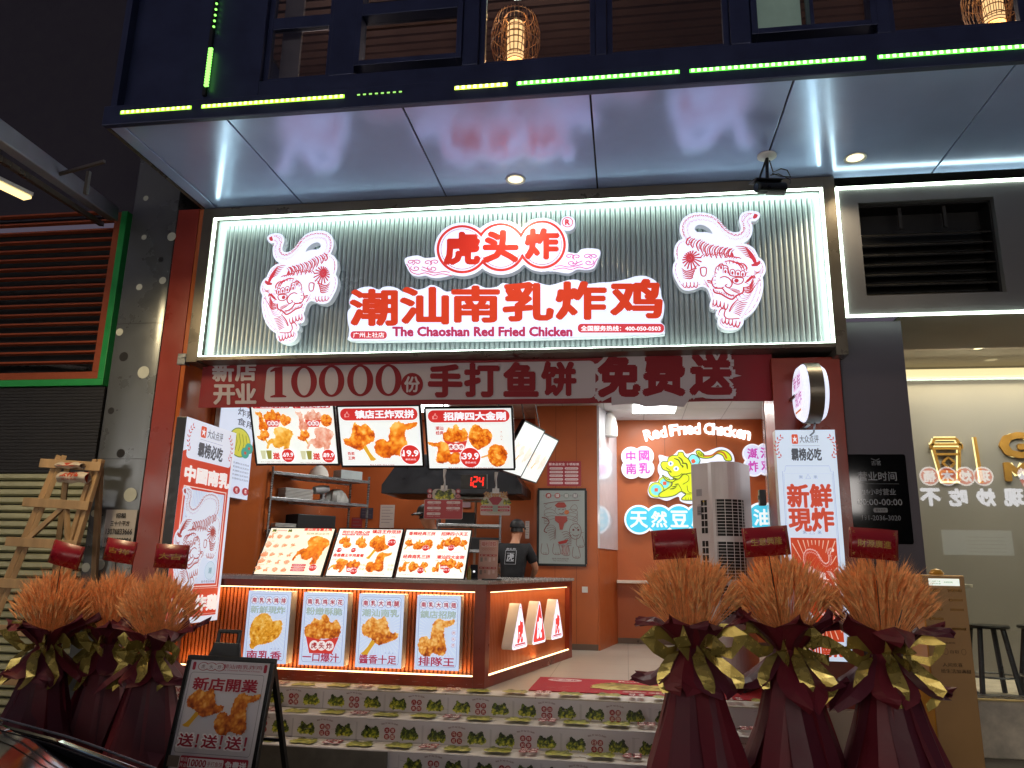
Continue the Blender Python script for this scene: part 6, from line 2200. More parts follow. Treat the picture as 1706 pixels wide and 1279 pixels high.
# grilles: two-column vents on the flat face, big barred grilles on the curved face
fa, fb_ = Vector((-.27, -.10, 0)), Vector((-.04, -.17, 0))
fd = (fb_ - fa).normalized(); fn_ = Vector((fd.y, -fd.x, 0))
va = MB()
for zt in (HA - .40, HA - .80, HA - 1.20):
    va = MB()
    for r in range(5):
        for c in range(2):
            q = fa + fd * (.145 + .047 * c) + fn_ * .0015
            va.obox(q + Vector((0, 0, zt - .068 * r)), (.036, .003, .055), Matrix((fd, -fn_, Vector((0, 0, 1)))).transposed())
    va.build('vent_slots', M_GRILLE, ac)
gr, grb = MB(), MB()
for zt in (HA - .37, HA - .78, HA - 1.19):
    ths = list(range(8, 100, 4))
    k = len(gr.v)
    vs, fs = [], []
    for t in ths:
        for z in (zt, zt - .36):
            vs.append((.02 + .263 * math.sin(R(t)), .02 - .243 * math.cos(R(t)), z))
    for i in range(len(ths) - 1): fs.append((2 * i, 2 * i + 1, 2 * i + 3, 2 * i + 2))
    gr.add(vs, fs)
    for j in range(13):
        z = zt - .36 * j / 12
        grb.tube([(.02 + .268 * math.sin(R(t)), .02 - .248 * math.cos(R(t)), z) for t in ths], .0035, 4)
    for t in (10, 30, 48, 64, 80, 96):
        grb.tube([(.02 + .27 * math.sin(R(t)), .02 - .25 * math.cos(R(t)), z) for z in (zt, zt - .36)], .004, 4)
gr.build('grille', M_GRILLE, ac)
grb.build('grille_bars', mAC, ac)
a = Art(); a.P = lambda x, y: (x, y)
a.rect(-.05, 0, .02, .09, '#8f8f96'); a.rect(-.04, .015, .01, .02, '#5a5a60'); a.rect(-.04, .035, .005, .04, '#5a5a60'); a.rect(-.04, .1, .03, .104, '#6a6a70')
a.poly([(.035, .13), (.06, .13), (.0475, .152)], '#c8b020'); a.rect(-.05, .19, .03, .26, '#a0a0a8')
qm = (fa + fb_) / 2 + fn_ * .002
a.build('labels', INK, ac, (qm.x, qm.y, HA - .52), (PI / 2, 0, math.atan2(fd.y, fd.x)))
MB().box(-.31, .29, -.2, .31, -.0, .05).build('plinth', M_BLACK, ac)
ac.scale = (.88, .88, 1)

# door mat
m0, m1 = atz(899.7, 1128, ZL), atz(877.6, 1151, ZL)
dm = thing('door_mat', 'red printed door mat lying on the cream floor at the top of the steps', 'mat', (.30, 7.78, ZL + .002), (0, 0, R(-1)))
MB().box(-1.2, 1.2, -.43, .43, 0, .008).build('mat_base', mat('mat_red', '#a8202e', .85, var=.1, scale=40, bump=.2, bscale=300), dm, bevel=.003)
a = Art(.0006); a.P = lambda x, y: (x, y)
a.ell(-.93, .26, .17, .10, '#d0b0b0'); bubbles(a, '虎头炸', -.93, .26, .05, .09, None, None, '#a8202e', 0)
a.text('Red Fried Chicken', .1, .3, .06, '#d8b8b0', .03, w=1.0)
food(a, 'clump', -.75, -.25, .55, .24, 3, ['#5a4a20', '#8f7a34', '#b9a24e', '#cfc07a'], 60, fs=9)
a.text('欢迎光临', .1, -.33, .07, '#d8b8b0', .03, w=.9)
a.build('print', INKM, dm, (0, 0, .0085))
# ================================================================ kitchen
def rack(label, p, q, z0, levels, depth, items=True):
    p, q = Vector(p), Vector(q)
    L = (q - p).length
    o = thing('wire_rack', label, 'rack', (p.x, p.y, ZL), (0, 0, math.atan2((q - p).y, (q - p).x)), 'steel racks in the kitchen')
    top = max(levels) + .06 - ZL
    for x in (0, L):
        for y in (0, depth):
            MB().tube([(x, y, 0), (x, y, top)], .016, 8).build('post', M_STEEL, o, smooth=True)
    for z in levels:
        b = MB()
        b.box(0, L, 0, depth, z - ZL - .02, z - ZL)
        for y in (-.012, depth - .004): b.box(-.01, L + .01, y, y + .016, z - ZL - .035, z - ZL + .004)
        b.build('shelf', M_STEEL, o, bevel=.003)
    return o


R1p, R1q = (-4.36, 9.0), (-3.5, 10.15)
rack('steel wire rack with white trays and a mixer on the left of the kitchen', R1p, R1q, ZL, (2.74, 2.42, 2.02), .45)
rack('dark steel rack with black crates deeper in the kitchen', (-2.62, 10.6), (-1.75, 10.75), ZL, (2.58, 2.2, 1.85), .5)
def on_rack(t, d, z):
    p = Vector((R1p[0], R1p[1], 0)); q = Vector((R1q[0], R1q[1], 0))
    u = (q - p).normalized(); n = Vector((-u.y, u.x, 0))
    r = p + u * t + n * d
    return (r.x, r.y, z)
ra = math.atan2(R1q[1] - R1p[1], R1q[0] - R1p[0])
mTray = mat('white_tray', '#c9c9c6', .5)
b = MB()
for k in range(8): b.box(-.2 + .004 * (k % 3), .2 - .004 * (k % 2), -.15, .15, .018 * k, .018 * k + .012)
tag(b.build('tray_stack', mTray, None, on_rack(.42, .2, 2.421), (0, 0, ra), bevel=.003), 'stack of white trays on the middle shelf of the left rack', 'trays')
b = MB()
for k in range(6): b.box(-.17, .17 - .006 * (k % 2), -.14, .14, .016 * k, .016 * k + .011)
tag(b.build('tray_stack', mTray, None, on_rack(.3, .2, 2.021), (0, 0, ra), bevel=.003), 'smaller stack of white trays on the bottom shelf of the left rack', 'trays')
o = thing('stand_mixer', 'small grey stand mixer on the middle rack shelf', 'mixer', on_rack(.82, .16, 2.421), (0, 0, ra))
b = MB(); b.box(-.07, .07, -.08, .08, 0, .03); b.box(-.02, .03, -.03, .03, .03, .22); b.build('stand', M_STEEL, o, bevel=.006)
MB().lathe([(0, -.12), (.05, -.11), (.06, 0), (.045, .1), (0, .12)], 16, M=Matrix.Rotation(R(80), 3, 'Y'), c=(-.03, -.02, .16)).build('motor_head', mat('grey_plastic2', '#9a9ca0', .4), o, smooth=True)
o = thing('plastic_bag', 'crumpled clear plastic bag of cups on the middle rack shelf', 'bag', on_rack(1.06, .2, 2.421))
rnd = random.Random(3)
b = MB()
def bagf(u, v):
    t, p_ = 2 * PI * u, PI * v * .5
    r = .15 * (1 + .12 * math.sin(5 * t + 3 * p_) + .06 * math.sin(11 * t))
    return (r * math.cos(t) * math.cos(p_ * .9), r * math.sin(t) * math.cos(p_ * .9), .19 * math.sin(p_))
b.grid(bagf, 28, 10)
b.build('film', mat('clear_film', '#a9aaa8', .2, var=.25, scale=14), o, smooth=True)
b = MB()
b.grid(lambda u, v: (.14 * math.cos(2 * PI * u) * (1 + .1 * math.sin(6 * PI * u)) * math.cos(PI * v / 2), .12 * math.sin(2 * PI * u) * math.cos(PI * v / 2), .16 * math.sin(PI * v / 2) + .02 * math.sin(9 * u)), 24, 8)
tag(b.build('white_sack', mat('white_sack', '#c4c0bb', .6, var=.15, scale=12), None, on_rack(.75, .2, 2.741), smooth=True), 'soft white sack on the top shelf of the left rack', 'sack')
tag(MB().box(-.17, .17, -.1, .1, 0, .13).build('carton', mat('pale_blue_carton', '#a8b2b4', .6), None, on_rack(1.22, .2, 2.741), (0, 0, ra), bevel=.003), 'pale carton lying on the top rack shelf at its right end', 'carton')
tag(MB().box(-.28, .28, -.16, .16, 0, .22).build('crate', mat('black_crate', '#15151a', .5), None, on_rack(.7, .2, 2.021), (0, 0, ra), bevel=.01), 'long black bundle on the bottom shelf of the left rack', 'crate')
for k, (x, z) in enumerate(((-2.35, 2.201), (-2.0, 1.851), (-2.4, 1.851))):
    tag(MB().box(-.22, .2, -.2, .2, 0, .17).build('crate', mat('black_crate', '#15151a', .5), None, (x, 10.95, z), (0, 0, .17), bevel=.01), ['black crate on the middle shelf of the dark rack', 'black crate on the lower right of the dark rack', 'black crate on the lower left of the dark rack'][k], 'crate', 'black crates on the dark rack')
def paper(lab, u0, v0, u1, v1, Y, col='#bdb4ae', lines=6):
    p0_, p1_ = at(u0, v1, Y), at(u1, v0, Y)
    w, h = p1_.x - p0_.x, p1_.z - p0_.z
    o = thing('pinned_sheet', lab, 'sheet', ((p0_.x + p1_.x) / 2, Y, p0_.z), FACE)
    a = Art(); a.sub(-w / 2, 0, w / 2, h)
    a.rect(0, 0, 1, 1, col)
    for i in range(lines): a.line([(.1, .9 - i * .8 / lines), (.9 - .2 * (i % 2), .9 - i * .8 / lines)], .006, '#6a6a70')
    a.build('printed_sheet', INKM, o)
paper('lined white sheet pinned on the orange kitchen wall between the racks', 632, 841, 658, 879, 11.98)
paper('pale sheet pinned high behind the red digits', 770, 805, 785, 845, 11.98, '#a88a90', 4)
paper('narrow white list pinned at the left edge of the orange partition', 875, 868, 882, 897, 10.99)
paper('dark blue sheet pinned on the kitchen wall beside the left rack', 600, 846, 622, 864, 11.98, '#3a3648', 3)
paper('small red and white leaflet on the back kitchen wall', 585, 862, 604, 882, 11.98, '#8a2a30', 3)
tag(MB().tube([(0, 0, 0), (0, 0, 1.6)], .02, 10).build('water_pipe', mat('cream_pipe', '#b9a898', .4), None, (at(791, 900, 11.6).x, 11.6, 1.4), smooth=True), 'pale vertical pipe on the back kitchen wall', 'pipe')

# ---------------------------------------------------------------- people: one skinned surface each
def skin_body(name, m, chains, parent, subs=2):
    """chains: list of [(point, radius), ...]; the first point of a later chain may repeat an earlier point to join it"""
    vs, es, rs = [], [], []
    key = {}
    for ch in chains:
        prev = None
        for p, r in ch:
            k = tuple(round(c, 4) for c in p)
            if k not in key:
                key[k] = len(vs); vs.append(p); rs.append(r)
            i = key[k]
            if prev is not None and prev != i: es.append((prev, i))
            prev = i
    me = bpy.data.meshes.new(name)
    me.from_pydata(vs, es, [])
    o = link(name, me, parent)
    sk = o.modifiers.new('skin', 'SKIN')
    sk.use_smooth_shade = True
    for i, r in enumerate(rs):
        r = r if isinstance(r, tuple) else (r, r)
        me.skin_vertices[0].data[i].radius = r
        me.skin_vertices[0].data[i].use_root = i == 0
    q = o.modifiers.new('sub', 'SUBSURF'); q.levels = q.render_levels = subs
    me.materials.append(m)
    return o


M_SKIN = mat('skin', '#b07a5c', .5, var=.08)
M_TEE = mat('black_tee', '#0f1016', .8, var=.15, scale=12)
M_CAP = mat('black_cap', '#0c0c10', .6, var=.15, scale=20)
M_TROU = mat('dark_trousers', '#15161c', .8)


def fingers(wrist, d, side, up_):
    d = Vector(d).normalized(); side = Vector(side).normalized(); up_ = Vector(up_)
    w = Vector(wrist)
    ch = []
    palm = w + d * .05
    ch.append([(tuple(w), .026), (tuple(palm), (.036, .018))])
    for i, (o_, l) in enumerate(((-.028, .066), (-.009, .076), (.01, .072), (.028, .056))):
        b_ = w + d * .085 + side * o_
        ch.append([(tuple(palm), (.036, .018)), (tuple(b_), .0095), (tuple(b_ + d * l * .5 + up_ * -.008), .0085), (tuple(b_ + d * l * .85 + up_ * -.03), .0075)])
    t0 = w + d * .03 - side * .035
    ch.append([(tuple(palm), (.036, .018)), (tuple(t0 + d * .02), .011), (tuple(t0 - side * .022 + d * .05), .009)])
    return ch


def person(name, label, loc, rotz, head_fwd, arm_l, arm_r, lean=.0):
    o = thing(name, label, 'person', loc, (0, 0, rotz))
    f = lean
    pel = (0, 0, .92); wst = (0, f * .25, 1.08); ch_ = (0, f * .6, 1.28); nk0 = (0, f * .85, 1.42); nk = (0, f + head_fwd * .25, 1.49)
    hd1 = (0, f + head_fwd * .55, 1.57); hd2 = (0, f + head_fwd * .8, 1.66)
    sh = [(s * .175, f * .85, 1.385) for s in (-1, 1)]
    chains = [[(pel, (.145, .11)), (wst, (.135, .1)), (ch_, (.16, .115)), (nk0, (.075, .07)), (nk, .055), (hd1, (.074, .088)), (hd2, (.07, .085))]]
    for s, arm in ((0, arm_l), (1, arm_r)):
        e, w = [Vector(a_) for a_ in arm]
        chains.append([(ch_, (.16, .115)), (sh[s], .066), (tuple((Vector(sh[s]) + e) / 2), .05), (tuple(e), .043), (tuple((e + w) / 2), .038), (tuple(w), .026)])
        dd = (w - e).normalized()
        chains += fingers(w, dd, Vector((1 if s == 0 else -1, 0, 0)), Vector((0, 0, 1)))
    for s in (-1, 1):
        chains.append([(pel, (.145, .11)), ((s * .095, 0, .84), .09), ((s * .1, .01, .48), .062), ((s * .1, -.01, .09), .042), ((s * .1, .06, .03), .038), ((s * .1, .13, .025), .03)])
    skin_body('body', M_SKIN, chains, o)
    # face
    hc = Vector(hd2) * .55 + Vector(hd1) * .45
    b = MB()
    b.lathe([(0, 0), (.012, .01), (.016, .03), (0, .045)], 10, c=(hc.x, hc.y + .082, hc.z - .03))
    for s in (-1, 1):
        b.lathe([(0, -.012), (.012, 0), (0, .012)], 10, c=(hc.x + s * .032, hc.y + .076, hc.z + .01))
        b.lathe([(0, -.03), (.016, -.01), (.016, .02), (0, .03)], 8, c=(hc.x + s * .078, hc.y, hc.z - .005))
    b.build('nose_and_ears', M_SKIN, o, smooth=True)
    b = MB()
    b.grid(lambda u, v: (hc.x + .083 * math.cos(2 * PI * u) * math.cos(PI * v / 2), hc.y - .012 + .096 * math.sin(2 * PI * u) * math.cos(PI * v / 2), hc.z - .03 + .13 * math.sin(PI * v / 2)), 24, 8)
    b.build('hair', mat('black_hair', '#0b0908', .5), o, smooth=True)
    # tee shirt and trousers: looser second surfaces
    tch = [[(pel, (.165, .128)), (wst, (.16, .122)), (ch_, (.178, .132)), (nk0, (.088, .08))]]
    for s, arm in ((0, arm_l), (1, arm_r)):
        e = Vector(arm[0])
        m_ = Vector(sh[s]).lerp(e, .8)
        tch.append([(ch_, (.178, .132)), (sh[s], .082), (tuple(m_), .07)])
    skin_body('tee_shirt', M_TEE, tch, o)
    pch = [[(pel, (.15, .118)), ((0, 0, .86), (.14, .115))]]
    for s in (-1, 1): pch.append([((0, 0, .86), (.14, .115)), ((s * .095, 0, .80), .1), ((s * .1, .01, .48), .078), ((s * .1, -.01, .1), .062)])
    skin_body('trousers', M_TROU, pch, o)
    return o, hc


def cap(o, hc, logo=True, yaw=0):
    c = MB()
    c.grid(lambda u, v: (.1 * math.cos(2 * PI * u) * math.cos(PI * v / 2), .112 * math.sin(2 * PI * u) * math.cos(PI * v / 2), .11 * math.sin(PI * v / 2) ** .8), 28, 8)
    k = c.build('cap', M_CAP, o, (hc.x, hc.y, hc.z + .03), (0, 0, yaw), smooth=True)
    v = MB()
    v.grid(lambda s_, t: ((s_ - .5) * .19 * (1 - .35 * t * t), .095 * math.sqrt(max(0, 1 - (s_ - .5) ** 2 * 2.6)) + .085 * t, .012 - .03 * t - .05 * (s_ - .5) ** 2), 12, 5)
    v.build('cap_brim', M_CAP, k, smooth=True, solid=.006)
    return k


w1 = at(848, 930, 9.7)
o, hc = person('person', 'person in black tee and black cap turned away beside the orange partition', (w1.x + .03, 9.75, ZL - .06), R(-8), .12, ((-.27, .16, 1.14), (-.17, .36, 1.02)), ((.27, .16, 1.14), (.17, .36, 1.02)), .14)
cap(o, hc)
a = Art(); a.P = lambda x, y: (x, y)
a.frame(-.07, -.085, .07, .085, .006, '#b8bcc4')
a.text('虎头炸', 0, .1, .03, '#b8bcc4', .02, w=.13)
a.text('虎', 0, 0, .09, '#b8bcc4', .03)
for y in (-.05, .05): a.line([(-.05, y), (.05, y)], .006, '#b8bcc4')
a.build('shirt_print', INKM, o, (0, -.075, 1.27), (PI / 2 - R(12), 0, 0), fn3=lambda x, y, z: (x, y, z - 2.2 * x * x))
w2 = at(730, 905, 8.5)
o, hc = person('person', 'person with head bowed under a black cap behind the third menu screen', (w2.x, 8.55, ZL + .01), R(130), .14, ((-.27, .14, 1.14), (-.12, .36, 1.05)), ((.27, .14, 1.14), (.12, .36, 1.05)), .08)
k = cap(o, hc)
a = Art(); a.P = lambda x, y: (x, y)
a.ell(0, 0, .03, .014, '#c8c8cc', 16)
a.build('cap_badge', INKM, k, (.094, .03, .05), (PI / 2 - R(20), 0, PI / 2 - R(15)))

# ================================================================ flower stands
M_PAPER = mat('burgundy_paper', '#661624', .55, var=.15, scale=4, bump=.08, bscale=30)
M_PAPER2 = mat('plum_paper', '#521426', .55, var=.15, scale=4, bump=.08, bscale=30)
M_RIB = mat('gold_ribbon', '#a8954e', .24, .6, var=.2, scale=14)
M_WHEAT = mat('orange_wheat', '#f2b173', .6, var=.35, scale=30)
M_CARD = mat('red_card', '#8c1220', .3, var=.06)


def bouquet(label, base, seed, rz, card, ct_, hgt=1.0, cdx=0, cardrot=0, wr=.335, group='flower stands at the shop entrance'):
    o = thing('flower_stand', label, 'flower stand', base, (0, 0, rz), group)
    rnd = random.Random(seed)
    zn, zc = 1.14, 1.32          # tied neck, collar
    # wheat
    b = MB()
    for i in range(360):
        rr_ = wr * math.sqrt(rnd.random()); th = rnd.random() * 2 * PI
        tx, ty = rr_ * math.cos(th), rr_ * math.sin(th) * .8
        h = 1.62 + .11 * (1 - (rr_ / wr) ** 2) - .10 * (rr_ / wr) ** 3 + rnd.uniform(-.06, .05)
        p0_ = Vector((tx * .45, ty * .45, zc - .06)); p1_ = Vector((tx * .88, ty * .88, h - .12)); p2_ = Vector((tx * 1.12 + rnd.uniform(-.03, .03), ty * 1.12 + rnd.uniform(-.03, .03), h - .05 * (rr_ / wr) ** 2))
        b.tube([p0_, p1_], .0022, 3, caps=False)
        d = (p2_ - p1_)
        b.tube([p1_, p1_ + d * .3, p1_ + d * .65, p2_], [.004, .010, .0085, .002], 5, caps=False)
        for k in range(9):
            t = rnd.uniform(.05, .9); th2 = rnd.random() * 6.28
            q = p1_ + d * t
            e = q + d.normalized() * rnd.uniform(.06, .11) + Vector((math.cos(th2), math.sin(th2), 0)) * .024
            side = Vector((-math.sin(th2), math.cos(th2), 0)) * .0013
            b.add([q - side, q + side, e], [(0, 1, 2)])
    tag(b.build('wheat', M_WHEAT, o, fix=False), kind='stuff')

    def sheet(name, m, th, wid, prof, fold, twist=0, nz=10, nu=8, sk=0):
        g = MB()
        def fn(u, v):
            # v along the length, u across
            i = v * (len(prof) - 1); k = min(int(i), len(prof) - 2); t = i - k
            t = t * t * (3 - 2 * t)
            r = prof[k][0] * (1 - t) + prof[k + 1][0] * t
            z = prof[k][1] * (1 - t) + prof[k + 1][1] * t
            ww = prof[k][2] * (1 - t) + prof[k + 1][2] * t
            a_ = th + (u - .5) * ww * wid + twist * v + sk * v * v
            r2 = r + fold * v * math.sin((u * 2.5 + seed + th) * PI) * .6
            zz = z - .06 * abs(u - .5) * v * 2
            return (r2 * math.cos(a_), r2 * math.sin(a_) * .85, zz)
        g.grid(fn, nu, nz)
        return g.build(name, m, o, smooth=False, solid=.002)
    ph = rnd.uniform(0, 1)
    for i in range(6):          # lower skirt: long folded points
        th = 2 * PI * (i + ph) / 6 + rnd.uniform(-.15, .15)
        rb = rnd.uniform(.34, .5); zb = rnd.uniform(.02, .22)
        sheet('wrap_skirt', M_PAPER if i % 2 else M_PAPER2, th, 1.55, [(.09, zn - .04, 1.25), (.17, zn - .22, 1.2), (.235, zn - .46, 1.1), (.33, zb + .25, 1.0), (rb, zb, .15)], .07, rnd.uniform(-.25, .25), 7, 4)
    for i in range(6):          # upper tier: pointed flaps standing off the skirt
        th = 2 * PI * (i + ph * .5) / 6 + rnd.uniform(-.2, .2)
        rb = rnd.uniform(.34, .46)
        sheet('wrap_skirt', M_PAPER2 if i % 2 else M_PAPER, th, 1.25, [(.075, zn + .02, 1.2), (.15, zn - .07, 1.15), (.25, zn - .15, 1.0), (.32, zn - .2, .75), (rb, zn - rnd.uniform(.14, .3), .08)], .05, rnd.uniform(-.25, .25), 6, 4)
    for i in range(8):          # collar under the ears
        th = 2 * PI * (i + ph) / 8 + rnd.uniform(-.25, .25)
        sheet('wrap_collar', M_PAPER if i % 3 else M_PAPER2, th, 1.0, [(.08, zn - .02, 1.3), (.17, zn + .08, 1.3), (.27, zc + .0, 1.0), (rnd.uniform(.34, .44), zc + rnd.uniform(-.06, .10), .1)], .03, rnd.uniform(-.15, .15), 6, 4)
    # bow: loops and tails
    rb = MB()
    def ribbon(pts, w, tilt=0):
        pts = [Vector(p) for p in pts]
        sm = []
        for i in range(len(pts) - 1):
            p0_, p1_, p2_, p3_ = pts[max(i - 1, 0)], pts[i], pts[i + 1], pts[min(i + 2, len(pts) - 1)]
            for k in range(2):
                t = k / 2
                sm.append(.5 * (2 * p1_ + (p2_ - p0_) * t + (2 * p0_ - 5 * p1_ + 4 * p2_ - p3_) * t * t + (3 * p1_ - p0_ - 3 * p2_ + p3_) * t ** 3))
        sm.append(pts[-1])
        vs = []
        for i, p in enumerate(sm):
            t = i / (len(sm) - 1)
            ww = w * (.5 + .5 * math.sin(PI * min(1, t * 1.1)) ** .5)
            sd = Vector((.25 * math.sin(tilt + 2 * t), .1, 1)).normalized() * ww / 2 if abs((sm[min(i + 1, len(sm) - 1)] - sm[max(i - 1, 0)]).normalized().z) < .7 else Vector((1, .2 * math.sin(tilt + 3 * t), .2)).normalized() * ww / 2
            vs += [p - sd, p + sd]
        rb.add(vs, [(2 * i, 2 * i + 1, 2 * i + 3, 2 * i + 2) for i in range(len(sm) - 1)])
    for i in range(4):
        t = -PI / 2 + (i - 1.5) * .8 + rnd.uniform(-.2, .2)
        L = rnd.uniform(.16, .26); c, s = math.cos(t), math.sin(t)
        up_ = rnd.uniform(-.02, .1)
        ribbon([(.1 * c, .1 * s, zn + .02), (.1 * c + L * .5 * c, .1 * s + L * .5 * s, zn + .06 + up_), (.12 * c + L * c, .12 * s + L * s, zn + .03 + up_), (.1 * c + L * .6 * c + .03, .1 * s + L * .6 * s, zn - .06 + up_ * .5), (.11 * c, .11 * s, zn)], rnd.uniform(.06, .10), i)
    for i in range(3):
        t = -PI / 2 + (i - 1) * .9 + rnd.uniform(-.2, .2)
        c, s = math.cos(t), math.sin(t)
        L = rnd.uniform(.22, .36)
        ribbon([(.12 * c, .12 * s, zn), (.22 * c, .22 * s, zn - .1), (.26 * c + .03 * i, .26 * s, zn - L * .7), (.27 * c + rnd.uniform(-.06, .06), .29 * s, zn - L)], .09, i)
    rb.build('gold_bow', M_RIB, o, smooth=False, solid=.0015)
    # greeting card on a stick
    ch_ = MB()
    cw, chh = .31, .20
    a = Art(.0008); a.P = lambda x, y: (x, y)
    a.frame(-cw / 2 + .012, .012, cw / 2 - .012, chh - .012, .0025, '#b08a3a')
    if ct_: a.text(ct_, 0, .1, .05, '#b9953e', .008, w=.21)
    for sx_, sy_ in ((-1, 0), (1, 0), (-1, 1), (1, 1)): a.line([(sx_ * (cw / 2 - .03), .02 + sy_ * (chh - .04)), (sx_ * (cw / 2 - .02), .03 + sy_ * (chh - .06)), (sx_ * (cw / 2 - .035), .036 + sy_ * (chh - .072))], .004, '#b08a3a')
    b = MB()
    b.grid(lambda u, v: ((u - .5) * cw, .028 * (2 * u - 1) ** 2 * 1.0, v * chh), 12, 1)
    cd = b.build('card', M_CARD, o, (card[0], card[1], card[2]), (0, cardrot, 0), smooth=True, solid=.002)
    a.build('card_print', INK, cd, (0, 0, 0), FACE, fn3=lambda x, y, z: (x, y, z + .0025 - .028 * (2 * x / cw) ** 2))
    MB().tube([(card[0] * .5, card[1] * .5 + .0, zc), (card[0], card[1] + .006, card[2] + .03)], .004, 6).build('stick', M_BLACK, o)
    st_ = MB()
    for t in (.5, 2.6, 4.7):
        st_.tube([(.05 * math.cos(t), .05 * math.sin(t), zn), (.26 * math.cos(t), .26 * math.sin(t), .0)], .011, 8)
    st_.build('stand_legs', M_BLACK, o)
    o.scale = (hgt,) * 3
    return o


BY = 5.6
def bx_(u, Y=BY): return at(u, 1000, Y).x
bouquet('wheat flower stand with blank dark card in front of the air conditioner', (bx_(1150), 5.6, 0), 1, 0, (-.09, -.10, 1.72), '', cdx=0, cardrot=R(-4))
bouquet('wheat flower stand with gold lettered card, middle one of the right three', (bx_(1313), 5.55, 0), 2, 1.3, (0, 0, 0), '生意興隆') if False else None
bouquet('middle wheat flower stand of the right three, its card turned aside', (bx_(1313), 5.7, 0), 5, 0, (-.11, -.10, 1.75), '生意興隆', cardrot=R(-5))
bouquet('wheat flower stand with gold lettered red card beside the timber coloured kiosk', (bx_(1465), 5.6, 0), 9, 0, (-.04, -.12, 1.74), '財源廣進', cardrot=R(4))
def bl(u, Y): return at(u, 1000, Y).x
bouquet('wheat flower stand with red card in front of the ladder', (bl(92, 5.5), 5.5, .0), 12, 0, (.06, -.08, 1.80), '', .88, cardrot=R(12))
bouquet('wheat flower stand with red card in front of the paper notice', (bl(190, 5.75), 5.75, 0), 15, 0, (.02, -.08, 1.84), '吉祥', .88, cardrot=R(8))
bouquet('wheat flower stand with dark card touching the tall left lightbox', (bl(268, 5.5), 5.5, 0), 19, 0, (.08, -.08, 1.80), '大吉', .88, cardrot=R(2))

# ================================================================ easel sign
def easel_art(a):
    BG = '#d2ced2'
    a.rect(0, 0, 1, 1, BG)
    C = '#a02a3e'
    for x in (.05, .95): a.rr(x - .02, .915, x + .02, .985, .015, C, ry=.012)
    for i, ch in enumerate('虎头炸'):
        a.ell(.17 + .105 * i, .948, .07, .036, C)
    for i, ch in enumerate('虎头炸'):
        a.ell(.17 + .105 * i, .948, .06, .031, BG); a.text(ch, .17 + .105 * i, .948, .036, '#5a2028', .04)
    a.text('潮汕南乳炸鸡', .665, .957, .036, C, .045, w=.5)
    a.text('The Chaoshan Red Fried Chicken', .66, .925, .013, C, .03, w=.48)
    a.line(rr_pts(.04, .235, .96, .895, .03), .002, '#56525a', True)
    a.text('新店開業', .5, .80, .105, C, .03, w=.8)
    food(a, 'leg', .06, .44, .54, .76, 41, CRUST[:5], 54, fs=6)
    food(a, 'wing', .46, .39, .96, .745, 42, CRUST[:5], 54, fs=6)
    for i in range(3):
        a.text('送', .16 + .295 * i, .335, .11, '#f0ecee', .09, w=.2); a.text('送', .16 + .295 * i, .335, .10, C, .03, w=.18)
        a.text('！', .30 + .295 * i, .335, .10, C, .03)
    a.rect(.0, .12, .14, .21, '#6a5f58')
    a.rr(.15, .11, .97, .215, .02, C, ry=.012)
    a.text('新店', .20, .185, .032, '#e8e2e6', .03); a.text('开业', .20, .14, .032, '#e8e2e6', .03)
    a.rr(.25, .125, .68, .2, .015, '#e8e2e6', ry=.01)
    a.text('10000', .37, .162, .055, C, .03, w=.21); a.text('手打鱼饼', .58, .162, .04, C, .03, w=.18)
    a.text('免费送', .83, .162, .06, '#e8e2e6', .05, w=.25)
    a.text('扫码进群领取福利', .5, .06, .03, '#4a464c', .02, w=.6)


ez = thing('easel_sign', 'black framed easel poster board with opening offer in front of the steps', 'easel sign', (-2.49, 4.78, 0), (0, 0, R(-3)))
TA = R(12)
ew, eh, ez0 = .585, 1.02, .05
MB().box(-ew / 2, ew / 2, 0, eh, -.02, -.002).build('board', M_BLACK, ez, (0, -.19, ez0), (PI / 2 - TA, 0, 0))
r = MB()
for x0, x1, y0, y1 in ((-ew / 2 - .012, ew / 2 + .012, 0, .02), (-ew / 2 - .012, ew / 2 + .012, eh - .02, eh + .01), (-ew / 2 - .012, -ew / 2 + .018, .02, eh - .02), (ew / 2 - .018, ew / 2 + .012, .02, eh - .02)): r.box(x0, x1, y0, y1, -.025, .012)
r.build('frame', M_BLACK, ez, (0, -.19, ez0), (PI / 2 - TA, 0, 0), bevel=.004)
a = Art(); a.sub(-ew / 2 + .018, .02, ew / 2 - .018, eh - .02)
a.rect(0, 0, 1, 1, '#d2ced2'); a.text('活动详情请咨询店员', .5, .12, .03, '#6a666c', .01, w=.7)
a.sub(-ew / 2 + .018, eh * .30, ew / 2 - .018, eh - .02); easel_art(a)
a.build('poster', INKM, ez, (0, -.19, ez0), (PI / 2 - TA, 0, 0))
hb_ = MB()
hb_.prism([(-.11, 0), (.11, 0), (.09, .085), (-.085, .085)], -.03, .0)
for s_ in (-.07, .075): hb_.bar((s_, .08, -.015), (s_, .15, -.015), .02, .024, upv=(0, 0, 1))
hb_.bar((-.08, .155, -.015), (.085, .155, -.015), .024, .022, upv=(0, 0, 1))
hb_.build('carry_handle', M_BLACK, ez, (-.06, -.19 + (eh + .008) * math.sin(TA), ez0 + (eh + .008) * math.cos(TA)), (PI / 2 - TA, 0, 0), bevel=.006)
b = MB()
for s_ in (-1, 1):
    b.bar((s_ * .29, .02, 1.02), (s_ * .31, .42, .0), .03)
    b.bar((s_ * .31, -.20, .06), (s_ * .31, -.21, 0), .03)
b.bar((-.29, .2, .55), (.29, .2, .55), .02)
b.build('rear_legs', M_BLACK, ez)

